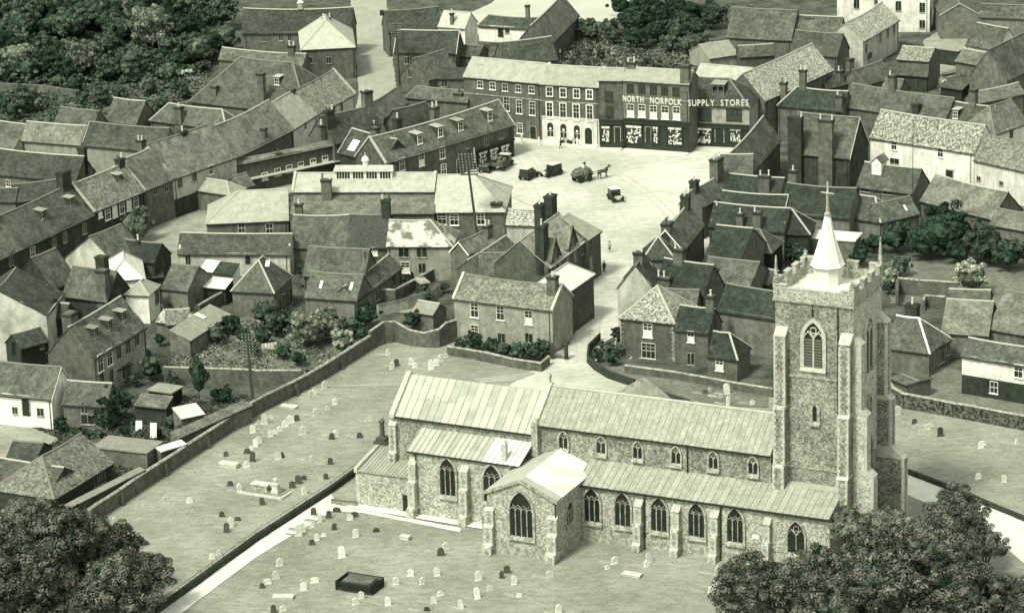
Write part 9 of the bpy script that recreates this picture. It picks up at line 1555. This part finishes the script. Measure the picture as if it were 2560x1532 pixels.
for y in(-.78,.72): m.hexa([(-1.6,y,.85),(1.3,y,.85),(1.3,y+.06,.85),(-1.6,y+.06,.85)],[(-1.8,y*1.25,1.35),(1.5,y*1.25,1.35),(1.5,y*1.25+.06,1.35),(-1.8,y*1.25+.06,1.35)])
m.build('bed',WALL['dark'],t)
for x in(-1.0,.75):
    for y in(-.9,.9): 
        o=wheel(t,x,y,.55,.1); m=MB()
        for k in range(8): a=k*math.pi/4; m.tube((0,0,0),(.47*math.cos(a),.47*math.sin(a),0),.03,4)
        m.build('spokes',wood,o)['kind']='stuff'
for y in(-.45,.45): m=MB(); m.tube((1.3,y,.95),(4.0,y*.9,1.15),.045,5); m.build('shaft',wood,t)
m=MB(); n=14; rr=random.Random(5); ring=[]
for j in range(5):
    z=(.85,1.3,1.75,2.1,2.3)[j]; s=(1.,1.15,1.1,.8,.35)[j]; ring.append([( -.15+1.65*s*math.cos(k*2*math.pi/n)+rr.uniform(-.12,.12),.95*s*math.sin(k*2*math.pi/n)+rr.uniform(-.1,.1),z+rr.uniform(-.08,.08)) for k in range(n)])
i0=0
for r_ in ring: m.v+=r_
for j in range(4):
    for k in range(n): k2=(k+1)%n; m.f.append((j*n+k,j*n+k2,(j+1)*n+k2,(j+1)*n+k)); m.m.append(0)
m.f.append(tuple(4*n+k for k in range(n))); m.m.append(0); o=m.build('load',mat('straw_load',[(3.,.35,.65,.04,.2,I,'w'),(8,.3,.7,.6,1.4,I,'w')],1.,1.,6.),t)
cu_,su_=math.cos(hy),math.sin(hy)
for dx,dy,cl,lab in((.55,.1,'pale','man in pale shirt sitting on top of the cart load, front one'),(-.05,-.2,'white','second person in white sitting on the cart load behind the driver')):
    person((cc.x+cu_*dx-su_*dy,cc.y+su_*dx+cu_*dy,2.15),cl,'sit',lab,hy,seat=True)
# ---------------- washing, gates, odd things ----------------
def washing(a,b_,n,lab,hz=1.6,h_=1.1):
    a=Vector(a);b_=Vector(b_); t=thing('washing_line',lab,'washing',a,math.atan2((b_-a).y,(b_-a).x)); L_=(b_-a).length
    for x in(0,L_): m=MB(); m.tube((x,0,0),(x,0,hz+.15),.04,5); m.build('prop',wood,t)
    m=MB(); m.tube((0,0,hz),(L_,0,hz),.012,4); m.build('line',iron,t); rr=random.Random(int(L_*100))
    for i in range(n):
        w_=L_/n*.8; x0=L_*i/n+.05; hh_=h_*rr.uniform(.6,1.); m=MB(); k=5
        for j in range(k): xa=x0+w_*j/k; xb=x0+w_*(j+1)/k; ya=.05*math.sin(j*2.);yb=.05*math.sin((j+1)*2.); m.prism([(xa,ya,hz),(xb,yb,hz),(xb,yb*3,hz-hh_),(xa,ya*3,hz-hh_)],(0,.012,0))
        m.build('linen',whitep,t)
washing(V('laundry1'),V('laundry1b'),5,'white washing hanging in the walled shrubbery')
washing(V('laundry2'),V('laundry2b'),4,'white washing in the garden left of the big hipped house',1.3,1.)
washing(V('laundry3'),V('laundry3b'),2,'two white sheets hung in the garden behind the shops',1.4,1.2)
for k,lab in(('sheet1','left one of two tall white boards standing in the yard by the churchyard wall'),('sheet2','right one of two tall white boards standing in the yard by the churchyard wall')):
    t=thing('white_board',lab,'board',V(k),R(-8)); m=MB(); 
    for x in(-.25,.25): m.tube((x,0,0),(x,0,1.2),.04,5)
    m.build('legs',wood,t)['kind']='stuff'; m=MB(); m.prism([(-.42,0,.9),(.42,0,.9),(.42,.6,2.7),(-.42,.6,2.7)],(0,.04,0)); m.build('panel',whitep,t)
m=MB(); m.box(-.55,.55,-.12,.1,0,2.15); o=m.build('door',WALL['black'],None,(PT['gate'][0]+.1,PT['gate'][1]-.25,0)); o.rotation_euler[2]=R(28); tag(o,'black door opening in the long churchyard wall','door')
for k,h_,lab in(('gp1',1.9,'left brick gate pier at the lane mouth'),('gp2',2.,'right brick gate pier at the lane mouth'),):
    m=MB(); m.box(-.28,.28,-.28,.28,0,h_); m.lathe([(.4,h_),(.4,h_+.1),(.05,h_+.35)],4,rot=R(45)); o=m.build('gate_pier',WALL['dark'],None,V(k)); tag(o,lab,'gate pier')
t=thing('gate','dark iron double gate standing open between the gate piers','gate',V('gp1'),math.atan2(PT['gp2'][1]-PT['gp1'][1],PT['gp2'][0]-PT['gp1'][0])); Lg=(Vector(V('gp2'))-Vector(V('gp1'))).length; m=MB()
for i in range(14): x=.35+(Lg-.7)*i/13; m.tube((x,0,.1),(x,0,1.5),.025,4)
m.box(.3,Lg-.3,-.03,.03,.2,.26); m.box(.3,Lg-.3,-.03,.03,1.3,1.36); m.build('bars',iron,t)['kind']='stuff'
t=thing('garden_gate','white wooden gate in the corner where the two garden walls meet','gate',V('whitegate'),R(30)); m=MB(); 
for i in range(7): m=MB(); m.box(-.9+i*.26,-.9+i*.26+.2,-.03,.03,.05,1.9-.05*abs(i-3)); m.build('board',whitep,t)
m=MB(); m.box(-.95,.95,.03,.09,.4,.52); m.box(-.95,.95,.03,.09,1.3,1.42); m.build('brace',whitep,t)
